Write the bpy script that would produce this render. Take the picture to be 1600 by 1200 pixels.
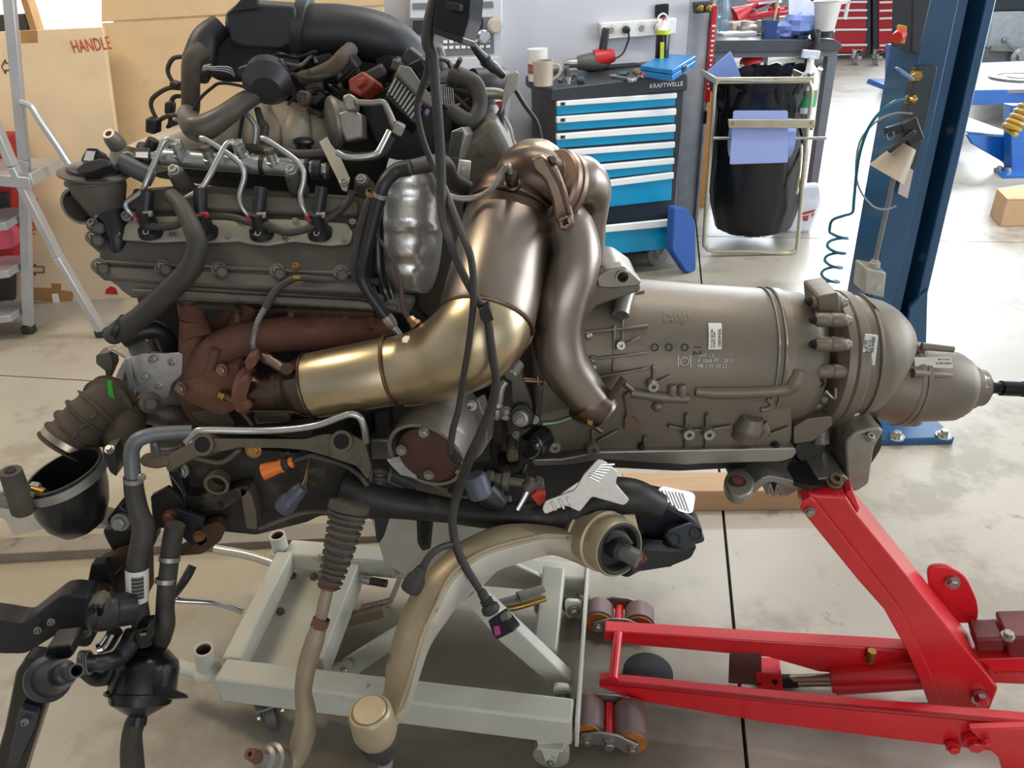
import bpy, bmesh, math, random
from mathutils import Vector as V, Matrix
rnd = random.Random(7)
R = math.radians
for _o in list(bpy.data.objects): bpy.data.objects.remove(_o)
# ---------------------------------------------------------------- camera, world, lights, exposure
F, CH, PITCH, ROLL = 1202.0, 1.60, R(29.8), R(-2.6)
CAM = V((0, 0, CH))
RM = Matrix.Rotation(R(90) - PITCH, 3, 'X') @ Matrix.Rotation(ROLL, 3, 'Z')
SC = bpy.context.scene
COL = SC.collection
cd = bpy.data.cameras.new('camera'); cam = bpy.data.objects.new('camera', cd); COL.objects.link(cam)
cd.sensor_width = 36; cd.lens = 36 * F / 1600; cd.clip_start = .05; cd.clip_end = 200
cam.matrix_world = Matrix.Translation(CAM) @ RM.to_4x4()
SC.camera = cam
SC.view_settings.view_transform = 'Standard'; SC.view_settings.look = 'None'
SC.view_settings.gamma = 1; SC.view_settings.use_curve_mapping = False
SC.view_settings.exposure = 0.0
wd = bpy.data.worlds.new('sky'); SC.world = wd; wd.use_nodes = True
bg = wd.node_tree.nodes['Background']; bg.inputs[0].default_value = (.75, .87, 1, 1); bg.inputs[1].default_value = 1.0

def area(name, loc, to, sx, sy, power, col):
    l = bpy.data.lights.new(name, 'AREA'); l.shape = 'RECTANGLE'; l.size = sx; l.size_y = sy
    l.energy = power; l.color = col
    o = bpy.data.objects.new(name, l); COL.objects.link(o); o.location = loc
    o.rotation_euler = (V(to) - V(loc)).to_track_quat('-Z', 'Y').to_euler(); return o
area('daylight_back_door', (7.2, 13.4, 3.9), (6.4, 0, 2.0), 7.0, 4.0, 1500, (.84, .92, 1))
area('daylight_right_door', (6.6, 2.6, 2.3), (0, 2.2, .9), 4.4, 3.4, 330, (.88, .94, 1))
area('front_fill_light', (1.2, -4.6, 2.4), (.4, 2, .8), 4.0, 3.2, 70, (1, .96, .9))  # unseen fill added behind the camera to brighten engine and jack
area('ceiling_lamp_warm', (-2.4, 2.2, 4.0), (-2.2, 2.6, 0), 1.6, .5, 72, (1, .84, .62))
area('ceiling_lamp_cool', (1.2, 2.9, 4.3), (1.2, 2.9, 0), 2.4, .5, 85, (1, .97, .92))
area('ceiling_lamp_deep', (2.6, 6.6, 4.3), (2.6, 6.6, 0), 2.4, .5, 110, (.95, .97, 1))

# ---------------------------------------------------------------- helpers: points
def ray(px, py): return RM @ V(((px - 800) / F, (600 - py) / F, -1))
def onz(px, py, z=0.0):
    d = ray(px, py); return CAM + d * ((z - CH) / d.z)
def at(px, py, y):
    d = ray(px, py); return CAM + d * (y / d.y)
FWD = RM @ V((0, 0, -1))
def sca(p): return (V(p) - CAM).dot(FWD) / F          # metres per pixel at p
def A(t): return at(*t)
class Pl:                                             # a plane in the room
    def __init__(s, o, tilt=0.0, yaw=0.0):
        s.o = V(o); t, w = R(tilt), R(yaw); s.auto = s.o.x == 0 and s.o.z == 0 and bool(tilt or yaw)   # auto: turn about the plate's own middle
        s.n = V((math.sin(w) * math.cos(t), -math.cos(w) * math.cos(t), math.sin(t)))
    def __call__(s, px, py, off=0.0):
        d = ray(px, py); k = (s.o - CAM).dot(s.n) / d.dot(s.n); return CAM + d * k + s.n * off
def vpl(p, q, off=0.0):                                # vertical plane through two points
    d = V(q) - V(p); pl = Pl(p, 0, math.degrees(math.atan2(d.y, d.x))); pl.o = pl.o + pl.n * off; return pl
def rp(pts, r, n=3):                                  # round the corners of a 2D outline
    out = []; m = len(pts)
    for i in range(m):
        p, a, b = V(pts[i][:2]), V(pts[i - 1][:2]), V(pts[(i + 1) % m][:2])
        u, v = a - p, b - p; k = min(r, u.length * .45, v.length * .45)
        s, e = p + u.normalized() * k, p + v.normalized() * k
        for j in range(n + 1):
            t = j / n; out.append(tuple(s * (1 - t) ** 2 + p * 2 * t * (1 - t) + e * t * t))
    return out
def crom(pts, n):
    if len(pts) < 3: return [V(p) for p in pts]
    P = [V(pts[0]) * 2 - V(pts[1])] + [V(p) for p in pts] + [V(pts[-1]) * 2 - V(pts[-2])]
    out = []
    for i in range(1, len(P) - 2):
        a, b, c, d = P[i - 1:i + 3]
        for j in range(n):
            t = j / n
            out.append(.5 * (2 * b + (c - a) * t + (2 * a - 5 * b + 4 * c - d) * t * t + (3 * b - a - 3 * c + d) * t ** 3))
    out.append(P[-2]); return out
def basis(d):
    d = V(d).normalized(); u = d.cross(V((0, 0, 1)))
    if u.length < .05: u = d.cross(V((0, 1, 0)))
    u.normalize(); return d, u, d.cross(u).normalized()

# ---------------------------------------------------------------- helpers: mesh
class MB:
    def __init__(s): s.v = []; s.f = []
    def add(s, vs, fs):
        b = len(s.v); s.v += [tuple(x) for x in vs]; s.f += [tuple(b + i for i in f) for f in fs]; return s
    def prism(s, pts, vec):
        n = len(pts); vec = V(vec); p = [V(x) for x in pts]
        return s.add(p + [x + vec for x in p], [tuple(range(n)), tuple(range(2 * n - 1, n - 1, -1))] + [(i, n + i, n + (i + 1) % n, (i + 1) % n) for i in range(n)])
    def plate(s, pl, pts, th, off=0.0):               # front face on the plane (+off), body behind it
        if pl.auto: pl.o = at(sum(p[0] for p in pts) / len(pts), sum(p[1] for p in pts) / len(pts), pl.o.y); pl.auto = False
        return s.prism([pl(x, y, off) for x, y in pts], -pl.n * th)
    def loft(s, rings, c0=True, c1=True, closed=True):
        n = len(rings[0]); vs = [p for r in rings for p in r]; fs = []
        for k in range(len(rings) - 1):
            for i in range(n if closed else n - 1):
                j = (i + 1) % n; fs.append((k * n + i, k * n + j, (k + 1) * n + j, (k + 1) * n + i))
        if c0: fs.append(tuple(range(n - 1, -1, -1)))
        if c1: fs.append(tuple((len(rings) - 1) * n + i for i in range(n)))
        return s.add(vs, fs)
    def tube(s, pts, r, n=10, sub=5, caps=True, flat=1.0):
        P = crom(pts, sub); m = len(P); rl = r if isinstance(r, (list, tuple)) else [r, r]
        def rad(k):
            x = k / max(1, m - 1) * (len(rl) - 1); i = min(int(x), len(rl) - 2); return rl[i] + (rl[i + 1] - rl[i]) * (x - i)
        rings = []; u = None
        for k in range(m):
            d = (P[min(k + 1, m - 1)] - P[max(k - 1, 0)])
            if d.length < 1e-9: d = V((0, 0, 1))
            d.normalize()
            if u is None: u = basis(d)[1]
            u = u - d * u.dot(d)
            u = u.normalized() if u.length > 1e-6 else basis(d)[1]
            w = d.cross(u)
            rings.append([P[k] + (u * math.cos(a) + w * math.sin(a) * flat) * rad(k) for a in [2 * math.pi * i / n for i in range(n)]])
        return s.loft(rings, caps, caps)
    def lathe(s, p0, p1, prof, n=24, c0=True, c1=True, ph=0.0):   # prof: (fraction along p0-p1, radius m)
        if len(prof) > 2 and prof[0][0] == prof[1][0] and prof[0][1] < prof[1][1]: c0 = False   # starts as a ring: leave the bore open
        p0, p1 = V(p0), V(p1); d, u, w = basis(p1 - p0); L = (p1 - p0)
        rings = [[p0 + L * t + (u * math.cos(a) + w * math.sin(a)) * r for a in [2 * math.pi * (i + ph) / n for i in range(n)]] for t, r in prof]
        return s.loft(rings, c0, c1)
    def cyl(s, p0, p1, r, n=20, r1=None):
        return s.lathe(p0, p1, [(0, r), (1, r if r1 is None else r1)], n)
    def pipe(s, p0, p1, r, wall, n=28, depth=1.0, r1=None):       # open at p0
        r1 = r if r1 is None else r1
        return s.lathe(p0, p1, [(depth, max(.001, r1 - wall) * .98), (0, r - wall), (0, r), (1, r1)], n)
    def ring(s, p, axis, r, rr, n=24, m=8):
        d, u, w = basis(axis); p = V(p)
        rings = []
        for i in range(n + 1):
            a = 2 * math.pi * i / n; e = u * math.cos(a) + w * math.sin(a)
            rings.append([p + e * (r + rr * math.cos(b)) + d * rr * math.sin(b) for b in [2 * math.pi * j / m for j in range(m)]])
        return s.loft(rings, False, False)
    def band(s, p, axis, r, h, t=.0015, n=28):                     # a flat hose clip
        d = V(axis).normalized(); p = V(p); return s.lathe(p - d * h / 2, p + d * h / 2, [(0, r - t), (0, r + t), (1, r + t), (1, r - t)], n, False, False)
    def box(s, c, sx, sy, sz, rz=0.0, M=None):
        M = M or Matrix.Rotation(rz, 3, 'Z'); c = V(c)
        vs = [c + M @ V((x * sx / 2, y * sy / 2, z * sz / 2)) for x in (-1, 1) for y in (-1, 1) for z in (-1, 1)]
        return s.add(vs, [(0, 1, 3, 2), (4, 6, 7, 5), (0, 4, 5, 1), (2, 3, 7, 6), (0, 2, 6, 4), (1, 5, 7, 3)])
    def bar(s, p0, p1, w, h, up=(0, 0, 1)):                        # rectangular bar, w sideways, h along up
        p0, p1 = V(p0), V(p1); d = (p1 - p0).normalized(); sd = d.cross(V(up)).normalized(); u = sd.cross(d)
        q = [sd * a * w / 2 + u * b * h / 2 for a, b in ((-1, -1), (1, -1), (1, 1), (-1, 1))]
        return s.loft([[p0 + x for x in q], [p1 + x for x in q]])
    def ball(s, c, r, n=16, m=9, sc=(1, 1, 1)):
        c = V(c); rings = []
        for k in range(1, m):
            a = math.pi * k / m
            rings.append([c + V((math.sin(a) * math.cos(b) * sc[0], math.sin(a) * math.sin(b) * sc[1], -math.cos(a) * sc[2])) * r for b in [2 * math.pi * i / n for i in range(n)]])
        return s.loft(rings)
    def coil(s, p0, p1, r, rr, turns, n=10, m=5, flat=None):
        p0, p1 = V(p0), V(p1); d, u, w = basis(p1 - p0); N = int(turns * n)
        return s.tube([p0 + (p1 - p0) * (i / N) + (u * math.cos(2 * math.pi * i / n) + w * math.sin(2 * math.pi * i / n)) * r for i in range(N + 1)], rr, m, 1)
def px_tube(mb, pts, rpx, n=10, sub=5, **k):                       # points (px, py, y), radius in photo pixels
    P = [A(t) for t in pts]
    rl = rpx if isinstance(rpx, (list, tuple)) else [rpx, rpx]
    m = len(rl) - 1
    return mb.tube(P, [r * sca(P[round(i / m * (len(P) - 1))]) for i, r in enumerate(rl)], n, sub, **k)
def px_lathe(mb, a, b, prof, n=24, **k):
    p, q = A(a), A(b); sc = (sca(p) + sca(q)) / 2
    return mb.lathe(p, q, [(t, r * sc) for t, r in prof], n, **k)

# ---------------------------------------------------------------- helpers: objects
ROOT = {}
def tag(o, label=None, cat=None, group=None, kind=None):
    for k, v in (('label', label), ('category', cat), ('group', group), ('kind', kind)):
        if v: o[k] = v
    return o
def thing(name, label, cat, loc, group=None, kind=None):
    o = bpy.data.objects.new(name, None); COL.objects.link(o); o.location = V(loc); o.empty_display_size = .05
    ROOT[o.name] = V(loc); return tag(o, label, cat, group, kind)
def obj(name, mb, m, parent=None, bev=0.0, ang=38, label=None, loc=None, seg=2, flip=False):
    L = ROOT[parent.name] if parent is not None else V(loc if loc is not None else (0, 0, 0))
    me = bpy.data.meshes.new(name)
    me.from_pydata([(x - L.x, y - L.y, z - L.z) for x, y, z in mb.v], [], mb.f)
    b = bmesh.new(); b.from_mesh(me); bmesh.ops.recalc_face_normals(b, faces=b.faces); b.to_mesh(me); b.free()
    me.polygons.foreach_set('use_smooth', [True] * len(me.polygons)); me.set_sharp_from_angle(angle=R(ang)); me.update()
    for x in (m if isinstance(m, (list, tuple)) else [m]): me.materials.append(x)
    o = bpy.data.objects.new(name, me); COL.objects.link(o)
    if parent is not None: o.parent = parent
    else: o.location = L
    ROOT[o.name] = L
    if bev:
        md = o.modifiers.new('edge', 'BEVEL'); md.width = bev; md.segments = seg; md.limit_method = 'ANGLE'; md.angle_limit = R(35)
    if label: o['label'] = label
    return o
_shared = {}
def shared(kind):
    if kind in _shared: return _shared[kind]
    mb = MB()
    if kind == 'hex':
        mb.lathe((0, 0, -.6), (0, 0, 1), [(0, 1.35), (.47, 1.35), (.47, 1.28)], 16); mb.lathe((0, 0, .1), (0, 0, 1), [(0, 1), (.9, 1), (1, .86)], 6)
    elif kind == 'socket':
        mb.lathe((0, 0, -.6), (0, 0, 1), [(0, 1.3), (.45, 1.3), (.5, 1.0), (1, .96), (1, .55), (.55, .5)], 14)
    elif kind == 'boss':
        mb.lathe((0, 0, -2.2), (0, 0, 1), [(0, 1.25), (.9, 1.1), (1, 1.0), (1, .42), (.7, .4)], 16)
    me = bpy.data.meshes.new(kind); me.from_pydata(mb.v, [], mb.f)
    b = bmesh.new(); b.from_mesh(me); bmesh.ops.recalc_face_normals(b, faces=b.faces); b.to_mesh(me); b.free()
    me.polygons.foreach_set('use_smooth', [True] * len(me.polygons)); me.set_sharp_from_angle(angle=R(35)); me.materials.append(None)
    _shared[kind] = me; return me
def bolt(parent, p, n, r, m, kind='hex', name='bolt'):
    o = bpy.data.objects.new(name, shared(kind)); COL.objects.link(o)
    d, u, w = basis(n); rot = Matrix((u, w, d)).transposed()
    if rot.determinant() < 0: rot = Matrix((w, u, d)).transposed()
    o.parent = parent
    o.matrix_local = Matrix.Translation(V(p) - ROOT[parent.name]) @ rot.to_4x4() @ Matrix.Diagonal((r, r, r, 1))
    o.material_slots[0].link = 'OBJECT'; o.material_slots[0].material = m
    return o
def text(name, body, parent, pl_o, right, up, size, m, ext=.0004, align='LEFT', sx=1.0):
    c = bpy.data.curves.new(name, 'FONT'); c.body = body; c.size = size; c.extrude = ext; c.align_x = align; c.resolution_u = 2
    t = bpy.data.objects.new(name, c); me = bpy.data.meshes.new_from_object(t); bpy.data.objects.remove(t)
    for v in me.vertices: v.co.x *= sx
    me.materials.clear(); me.materials.append(m); o = bpy.data.objects.new(name, me); COL.objects.link(o)
    r, u = V(right).normalized(), V(up); u = (u - r * u.dot(r)).normalized(); n = r.cross(u)
    o.parent = parent; o.matrix_local = Matrix.Translation(V(pl_o) + n * .0008 - ROOT[parent.name]) @ Matrix((r, u, n)).transposed().to_4x4()
    return o
def copy_tree(o, parent=None, shift=None):
    c = o.copy(); COL.objects.link(c)
    if parent is not None: c.parent = parent
    if shift is not None: c.location = c.location + V(shift)
    ROOT[c.name] = ROOT.get(o.name, V((0, 0, 0))) + (V(shift) if shift is not None else V((0, 0, 0)))
    for ch in [x for x in o.children]: copy_tree(ch, c)
    return c

# ---------------------------------------------------------------- materials
def lin(h):
    h = h.lstrip('#'); c = [int(h[i:i + 2], 16) / 255 for i in (0, 2, 4)]
    return tuple(x / 12.92 if x <= .04045 else ((x + .055) / 1.055) ** 2.4 for x in c) + (1,)
MATS = {}
def mat(name, col, rough=.5, metal=0.0, var=.12, sc=14.0, bump=.0, spots=None, spot_sc=30.0, spot_t=.62, soft=.06, coat=0.0, spot_rough=None, aniso=0, alpha=1.0, trans=0.0, stretch=None, emit=0.0):
    m = bpy.data.materials.new(name); m.use_nodes = True; nt = m.node_tree; N = nt.nodes; P = N['Principled BSDF']
    tc = N.new('ShaderNodeTexCoord'); src = tc.outputs['Object']
    if stretch:
        mp = N.new('ShaderNodeMapping'); mp.inputs['Scale'].default_value = stretch; nt.links.new(src, mp.inputs[0]); src = mp.outputs[0]
    c = lin(col)
    nz = N.new('ShaderNodeTexNoise'); nz.inputs['Scale'].default_value = sc; nz.inputs['Detail'].default_value = 5; nt.links.new(src, nz.inputs['Vector'])
    rm = N.new('ShaderNodeValToRGB'); e = rm.color_ramp.elements
    e[0].position = .3; e[1].position = .7
    e[0].color = tuple(x * (1 - var) for x in c[:3]) + (1,); e[1].color = tuple(min(1, x * (1 + var)) for x in c[:3]) + (1,)
    nt.links.new(nz.outputs['Fac'], rm.inputs[0]); out = rm.outputs[0]
    rr = None
    if spots:
        for k, sp in enumerate(spots if isinstance(spots, list) else [(spots, spot_sc, spot_t)]):
            n2 = N.new('ShaderNodeTexNoise'); n2.inputs['Scale'].default_value = sp[1]; n2.inputs['Detail'].default_value = 6; n2.inputs['Roughness'].default_value = .65
            mv = N.new('ShaderNodeVectorMath'); mv.operation = 'ADD'; mv.inputs[1].default_value = (3.1 * k + 1.7, 5.3, 2.9 * k); nt.links.new(src, mv.inputs[0]); nt.links.new(mv.outputs[0], n2.inputs['Vector'])
            r2 = N.new('ShaderNodeValToRGB'); r2.color_ramp.elements[0].position = sp[2]; r2.color_ramp.elements[1].position = min(1, sp[2] + soft)
            nt.links.new(n2.outputs['Fac'], r2.inputs[0])
            mx = N.new('ShaderNodeMix'); mx.data_type = 'RGBA'; nt.links.new(r2.outputs[0], mx.inputs[0]); nt.links.new(out, mx.inputs[6]); mx.inputs[7].default_value = lin(sp[0]); out = mx.outputs[2]
            if spot_rough is not None and rr is None:
                mr = N.new('ShaderNodeMapRange'); mr.inputs['To Min'].default_value = rough; mr.inputs['To Max'].default_value = spot_rough
                nt.links.new(r2.outputs[0], mr.inputs[0]); rr = mr.outputs[0]
    nt.links.new(out, P.inputs['Base Color'])
    P.inputs['Roughness'].default_value = rough; P.inputs['Metallic'].default_value = metal
    if rr is not None: nt.links.new(rr, P.inputs['Roughness'])
    if coat: P.inputs['Coat Weight'].default_value = coat; P.inputs['Coat Roughness'].default_value = .12
    if aniso: P.inputs['Anisotropic'].default_value = aniso
    if trans: P.inputs['Transmission Weight'].default_value = trans
    if alpha < 1: P.inputs['Alpha'].default_value = alpha
    if emit: nt.links.new(out, P.inputs['Emission Color']); P.inputs['Emission Strength'].default_value = emit
    if bump:
        nb = N.new('ShaderNodeTexNoise'); nb.inputs['Scale'].default_value = sc * 6; nb.inputs['Detail'].default_value = 4; nt.links.new(src, nb.inputs['Vector'])
        bp = N.new('ShaderNodeBump'); bp.inputs['Strength'].default_value = bump; bp.inputs['Distance'].default_value = .004
        nt.links.new(nb.outputs['Fac'], bp.inputs['Height']); nt.links.new(bp.outputs[0], P.inputs['Normal'])
    MATS[name] = m; return m
CONC = mat('concrete', '#ada699', .36, 0, .08, 2.2, .05, [('#968e80', 1.4, .50), ('#8a8172', 7, .64), ('#6b6455', 55, .655), ('#4a443a', 120, .69)], soft=.07)
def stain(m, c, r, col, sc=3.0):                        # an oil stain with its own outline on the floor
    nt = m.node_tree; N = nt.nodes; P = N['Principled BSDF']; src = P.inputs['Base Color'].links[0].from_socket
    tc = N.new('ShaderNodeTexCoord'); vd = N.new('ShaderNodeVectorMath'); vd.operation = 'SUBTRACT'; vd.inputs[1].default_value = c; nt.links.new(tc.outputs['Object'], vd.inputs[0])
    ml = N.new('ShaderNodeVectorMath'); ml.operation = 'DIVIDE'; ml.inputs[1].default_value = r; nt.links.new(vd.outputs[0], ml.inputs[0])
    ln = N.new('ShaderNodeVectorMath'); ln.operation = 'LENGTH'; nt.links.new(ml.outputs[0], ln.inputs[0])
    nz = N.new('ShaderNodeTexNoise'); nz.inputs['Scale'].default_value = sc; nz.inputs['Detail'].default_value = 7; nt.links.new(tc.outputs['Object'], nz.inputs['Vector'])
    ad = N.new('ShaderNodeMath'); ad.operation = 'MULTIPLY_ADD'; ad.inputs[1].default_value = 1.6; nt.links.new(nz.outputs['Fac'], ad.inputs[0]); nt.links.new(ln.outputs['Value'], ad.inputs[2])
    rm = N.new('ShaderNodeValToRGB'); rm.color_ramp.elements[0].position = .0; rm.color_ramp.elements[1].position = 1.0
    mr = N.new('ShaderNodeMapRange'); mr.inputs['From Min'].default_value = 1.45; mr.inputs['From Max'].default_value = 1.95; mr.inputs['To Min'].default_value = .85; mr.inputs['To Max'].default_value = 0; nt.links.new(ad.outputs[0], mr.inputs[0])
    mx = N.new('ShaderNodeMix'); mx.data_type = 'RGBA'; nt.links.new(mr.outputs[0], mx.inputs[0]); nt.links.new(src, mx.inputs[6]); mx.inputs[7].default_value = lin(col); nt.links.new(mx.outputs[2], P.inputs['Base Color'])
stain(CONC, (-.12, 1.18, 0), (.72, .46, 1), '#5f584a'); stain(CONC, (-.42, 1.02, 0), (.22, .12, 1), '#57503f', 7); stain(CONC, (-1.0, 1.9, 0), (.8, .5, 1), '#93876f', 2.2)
SLABGAP = mat('joint_filler', '#26241f', .9)
WALLM = mat('painted_wall', '#bfc1c8', .6, 0, .03, 3)
WHITE = mat('white_plastic', '#e6e6e4', .4, 0, .03)
CHAR = mat('charcoal_paint', '#2f343c', .42, 0, .08, 8)
TEAL = mat('teal_drawer_paint', '#0b95c4', .35, 0, .05, 6)
STRIP = mat('white_drawer_strip', '#eef2f2', .4, 0, .02)
DARK = mat('dark_void', '#101012', .8)
BLK = mat('black_plastic', '#1d1d1f', .42, 0, .2, 20, .05)
BLKG = mat('glossy_black_plastic', '#131316', .25, 0, .2, 20)
RUB = mat('black_rubber', '#2a2826', .62, 0, .2, 24, .08)
DUSTRUB = mat('dusty_rubber', '#4a433a', .78, 0, .25, 26, .15, '#6b5f4f', 18, .55, .2)
CARD = mat('cardboard', '#d9c3a2', .85, 0, .05, 5, .03, '#ceb48c', 2.2, .58, .2)
CARD2 = mat('plain_cardboard', '#cdb18a', .85, 0, .07, 4, .03, '#bb9b74', 3.0, .60, .12)
REDINK = mat('red_ink', '#b5432f', .8)
BRNINK = mat('brown_ink', '#5d4630', .8)
ALUL = mat('ladder_aluminium', '#b9bbbe', .38, .55, .06, 12)
CHROME = mat('chrome', '#cfcfd0', .16, 1, .03)
STEEL = mat('zinc_steel', '#a9a79f', .34, .9, .1, 30, .03)
BRASS = mat('brass', '#a98646', .32, 1, .12, 20)
REDP = mat('red_paint', '#d01c26', .32, 0, .10, 9, .02, [('#8a1a1c', 5, .66), ('#2b1a17', 34, .73)], soft=.05, coat=.35)
REDD = mat('red_tool_paint', '#b81f28', .4, 0, .06)
COLB = mat('dark_blue_paint', '#1a4a6e', .34, 0, .08, 5, .0, '#1d2c40', 9, .66, .1, coat=.4)
LIFTB = mat('bright_blue_paint', '#0a5fb4', .35, 0, .05, 6, coat=.4)
LINKM = mat('link_steel', '#96928c', .42, .7, .15, 25)
def poly(name, pl, pts, th, m, parent, bev=.003, off=0.0, label=None, r=0):
    return obj(name, MB().plate(pl, rp(pts, r) if r else pts, th, off), m, parent, bev, label=label)
def tubep(name, pts, r, m, parent, n=12, sub=6, **k):
    o = obj(name, px_tube(MB(), pts, r, n, sub), m, parent, **k); return o
def lathep(name, a, b, prof, m, parent, n=24, bev=0.0, **k):
    return obj(name, px_lathe(MB(), a, b, prof, n, **k), m, parent, bev)
# ================================================================ the setting
def gp(s, e): return V((.196 * s + .981 * e, .981 * s - .196 * e, 0))
fl = tag(obj('floor', MB().box((2, 4.5, -.06), 15, 20.5, .08), SLABGAP), kind='structure')
def slab(s0, s1, e0, e1):
    g = .0045; q = [gp(s0 + g, e0 + g), gp(s0 + g, e1 - g), gp(s1 - g, e1 - g), gp(s1 - g, e0 + g)]
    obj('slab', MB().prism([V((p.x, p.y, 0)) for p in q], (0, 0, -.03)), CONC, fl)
LS = [-7, -3, .5, 2.57, 4.65, 8.8, 13]; RS = [-7, -3, 0, 4.65, 8.8, 13.2]
for a, b in zip(LS, LS[1:]):
    slab(a, b, -6.5, -3.73); slab(a, b, -3.73, .267)
for a, b in zip(RS, RS[1:]):
    slab(a, b, .267, 4.27); slab(a, b, 4.27, 9)
def wallbox(name, c, sx, sy, sz, rz=0, m=WALLM): return tag(obj(name, MB().box(c, sx, sy, sz, rz), m), kind='structure')
WY = R(12); WU = V((math.cos(WY), math.sin(WY), 0)); WN = V((math.sin(WY), -math.cos(WY), 0))
W0 = V((1.13, 4.80, 0))                                # right end of the wall behind the tool cabinet
PW = Pl(W0, 0, 12)
wallbox('wall_back', W0 - WU * 1.25 - WN * .1 + V((0, 0, 2.5)), 2.5, .2, 5, WY)
wb = W0 - WU * 2.5
CEIL = mat('ceiling_paint', '#c9c9c6', .8)
tag(obj('wall_far', MB().box((-.2, 14, 2.5), 8, .2, 5).box((7.3, 14, 1.0), 7, .2, 2.0), mat('far_wall', '#9aa0aa', .7)), kind='structure')
wallbox('wall_left', (-4.6, 4.5, 2.5), .2, 20, 5)
tag(obj('wall_right', MB().box((9.2, 9.6, 2.5), .2, 9, 5).box((9.2, -3, 2.5), .2, 5, 5), WALLM), kind='structure')
wallbox('wall_front', (-3.2, -5.3, 2.5), 4, .2, 5)
wallbox('ceiling', (2.3, 4.4, 5.1), 14, 20, .2, 0, CEIL)
# partition with a bright window behind the cardboard
WING = V((-3.4, 4.55, 0)); PL0 = Pl(WING, 0, 0)
wl = tag(obj('wall_partition', MB().box((-1.58, 4.72, 2.5), .96, .2, 5).box((-3.75, 4.72, 2.5), 1.5, .2, 5).box((-2.53, 4.72, .62), .95, .2, 1.24), mat('partition_paint', '#cfc3ac', .7)), kind='structure')
wn = thing('window_1', None, None, (-2.53, 4.7, 1.24), kind='structure')
obj('pane', MB().box((-2.53, 4.74, 2.1), .95, .02, 1.72), mat('daylit_pane', '#fff6e6', .3, emit=2.2), wn)
obj('window_frame', MB().box((-2.515, 4.69, 2.1), .035, .08, 1.72).box((-2.53, 4.69, 1.255), .95, .08, .03), mat('frame_tan', '#b08a58', .5), wn)
obj('sill_panel', MB().box((-2.74, 4.67, 1.325), .40, .05, .095), mat('dark_frame', '#3d3f3c', .5), wn)
# pillar at the end of the wall
pb = onz(1078, 352); PIL = mat('pillar_paint', '#999ea8', .55)
mbp = MB()
c = pb + WU * -.02
mbp.box(c + V((0, .1, 2.5)), .13, .02, 5, WY); mbp.box(c + V((.06, .2, 2.5)), .02, .22, 5, WY); mbp.box(c + V((-.02, .30, 2.5)), .15, .02, 5, WY); mbp.box(c + V((-.02, .2, 2.5)), .02, .2, 5, WY)
tr1 = tag(obj('trim_1', mbp, PIL, bev=.004), kind='structure')
obj('groove', MB().box(c + V((-.035, .088, 2.5)), .012, .006, 5, WY), CHAR, tr1)

# ================================================================ cardboard at the left
PC1 = Pl(onz(120, 470), 3, 2)
s1 = thing('cardboard_carton', 'large flattened shipping carton with red HANDLE print leaning behind the stepladder', 'carton', onz(100, 470))
obj('panel', MB().plate(PC1, [(-60, 52), (160, 42), (186, 240), (206, 478), (-60, 468)], .03), CARD, s1, .004)
def on(pl, px, py, off=.001): return pl(px, py, off)
rx = PC1(160, 70) - PC1(115, 75)
text('lettering', 'HANDLE', s1, on(PC1, 115, 83), rx, (0, 0, 1), .080, REDINK, sx=.60)
upv = PC1(50, 300) - PC1(46, 375)
text('lettering', 'HANDLE', s1, on(PC1, 56, 368), upv, (-1, 0, .02), .052, REDINK)
def outline_arrow(pl, cx, cy, w, h):
    q = [(-1, 0), (-.35, 1), (-.35, .5), (1, .5), (1, -.5), (-.35, -.5), (-.35, -1)]
    P = [pl(cx + x * w, cy + y * h, .002) for x, y in q]; mb = MB()
    for a, b in zip(P, P[1:] + P[:1]): mb.bar(a, b, .005, .002, pl.n)
    return mb
obj('printed_arrow', outline_arrow(PC1, 59, 421, 10, 9), BRNINK, s1); obj('printed_arrow', outline_arrow(PC1, 12, 104, 9, 11), BRNINK, s1)
TAPE = mat('packing_tape', '#a37a49', .45)
obj('tape', MB().plate(PC1, [(46, 449), (82, 450), (80, 443), (96, 443), (95, 453), (115, 456), (113, 476), (46, 468)], .001, .002), TAPE, s1)
obj('tape', MB().plate(PC1, [(32, 48), (58, 47), (59, 66), (33, 67)], .001, .002), TAPE, s1)
obj('shipping_label', MB().plate(PC1, [(81, 459), (91, 458), (95, 476), (84, 476)], .001, .004), WHITE, s1)
obj('printed_mark', MB().plate(PC1, [(164, 459), (166, 452), (173, 447), (181, 450), (185, 460)], .001, .002), mat('crimson_print', '#b3202e', .7), s1)
PC2 = Pl(PC1(172, 400) + V((0, -.06, 0)), 4, 2)
s2 = thing('cardboard_sheet', 'plain brown cardboard sheet with a crease, leaning beside the printed carton', 'cardboard', PC2(250, 478))
PC2 = Pl(PC1(172, 300) + V((0, .12, 0)), 4, 2)
obj('panel', MB().plate(PC2, [(159, 36), (600, 10), (600, 470), (184, 470), (176, 240)], .02), CARD2, s2, .003)
obj('folded_flap', MB().plate(PC2, [(159, -40), (600, -60), (600, 8), (159, 34)], .02, .006), CARD2, s2, .003)
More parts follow.
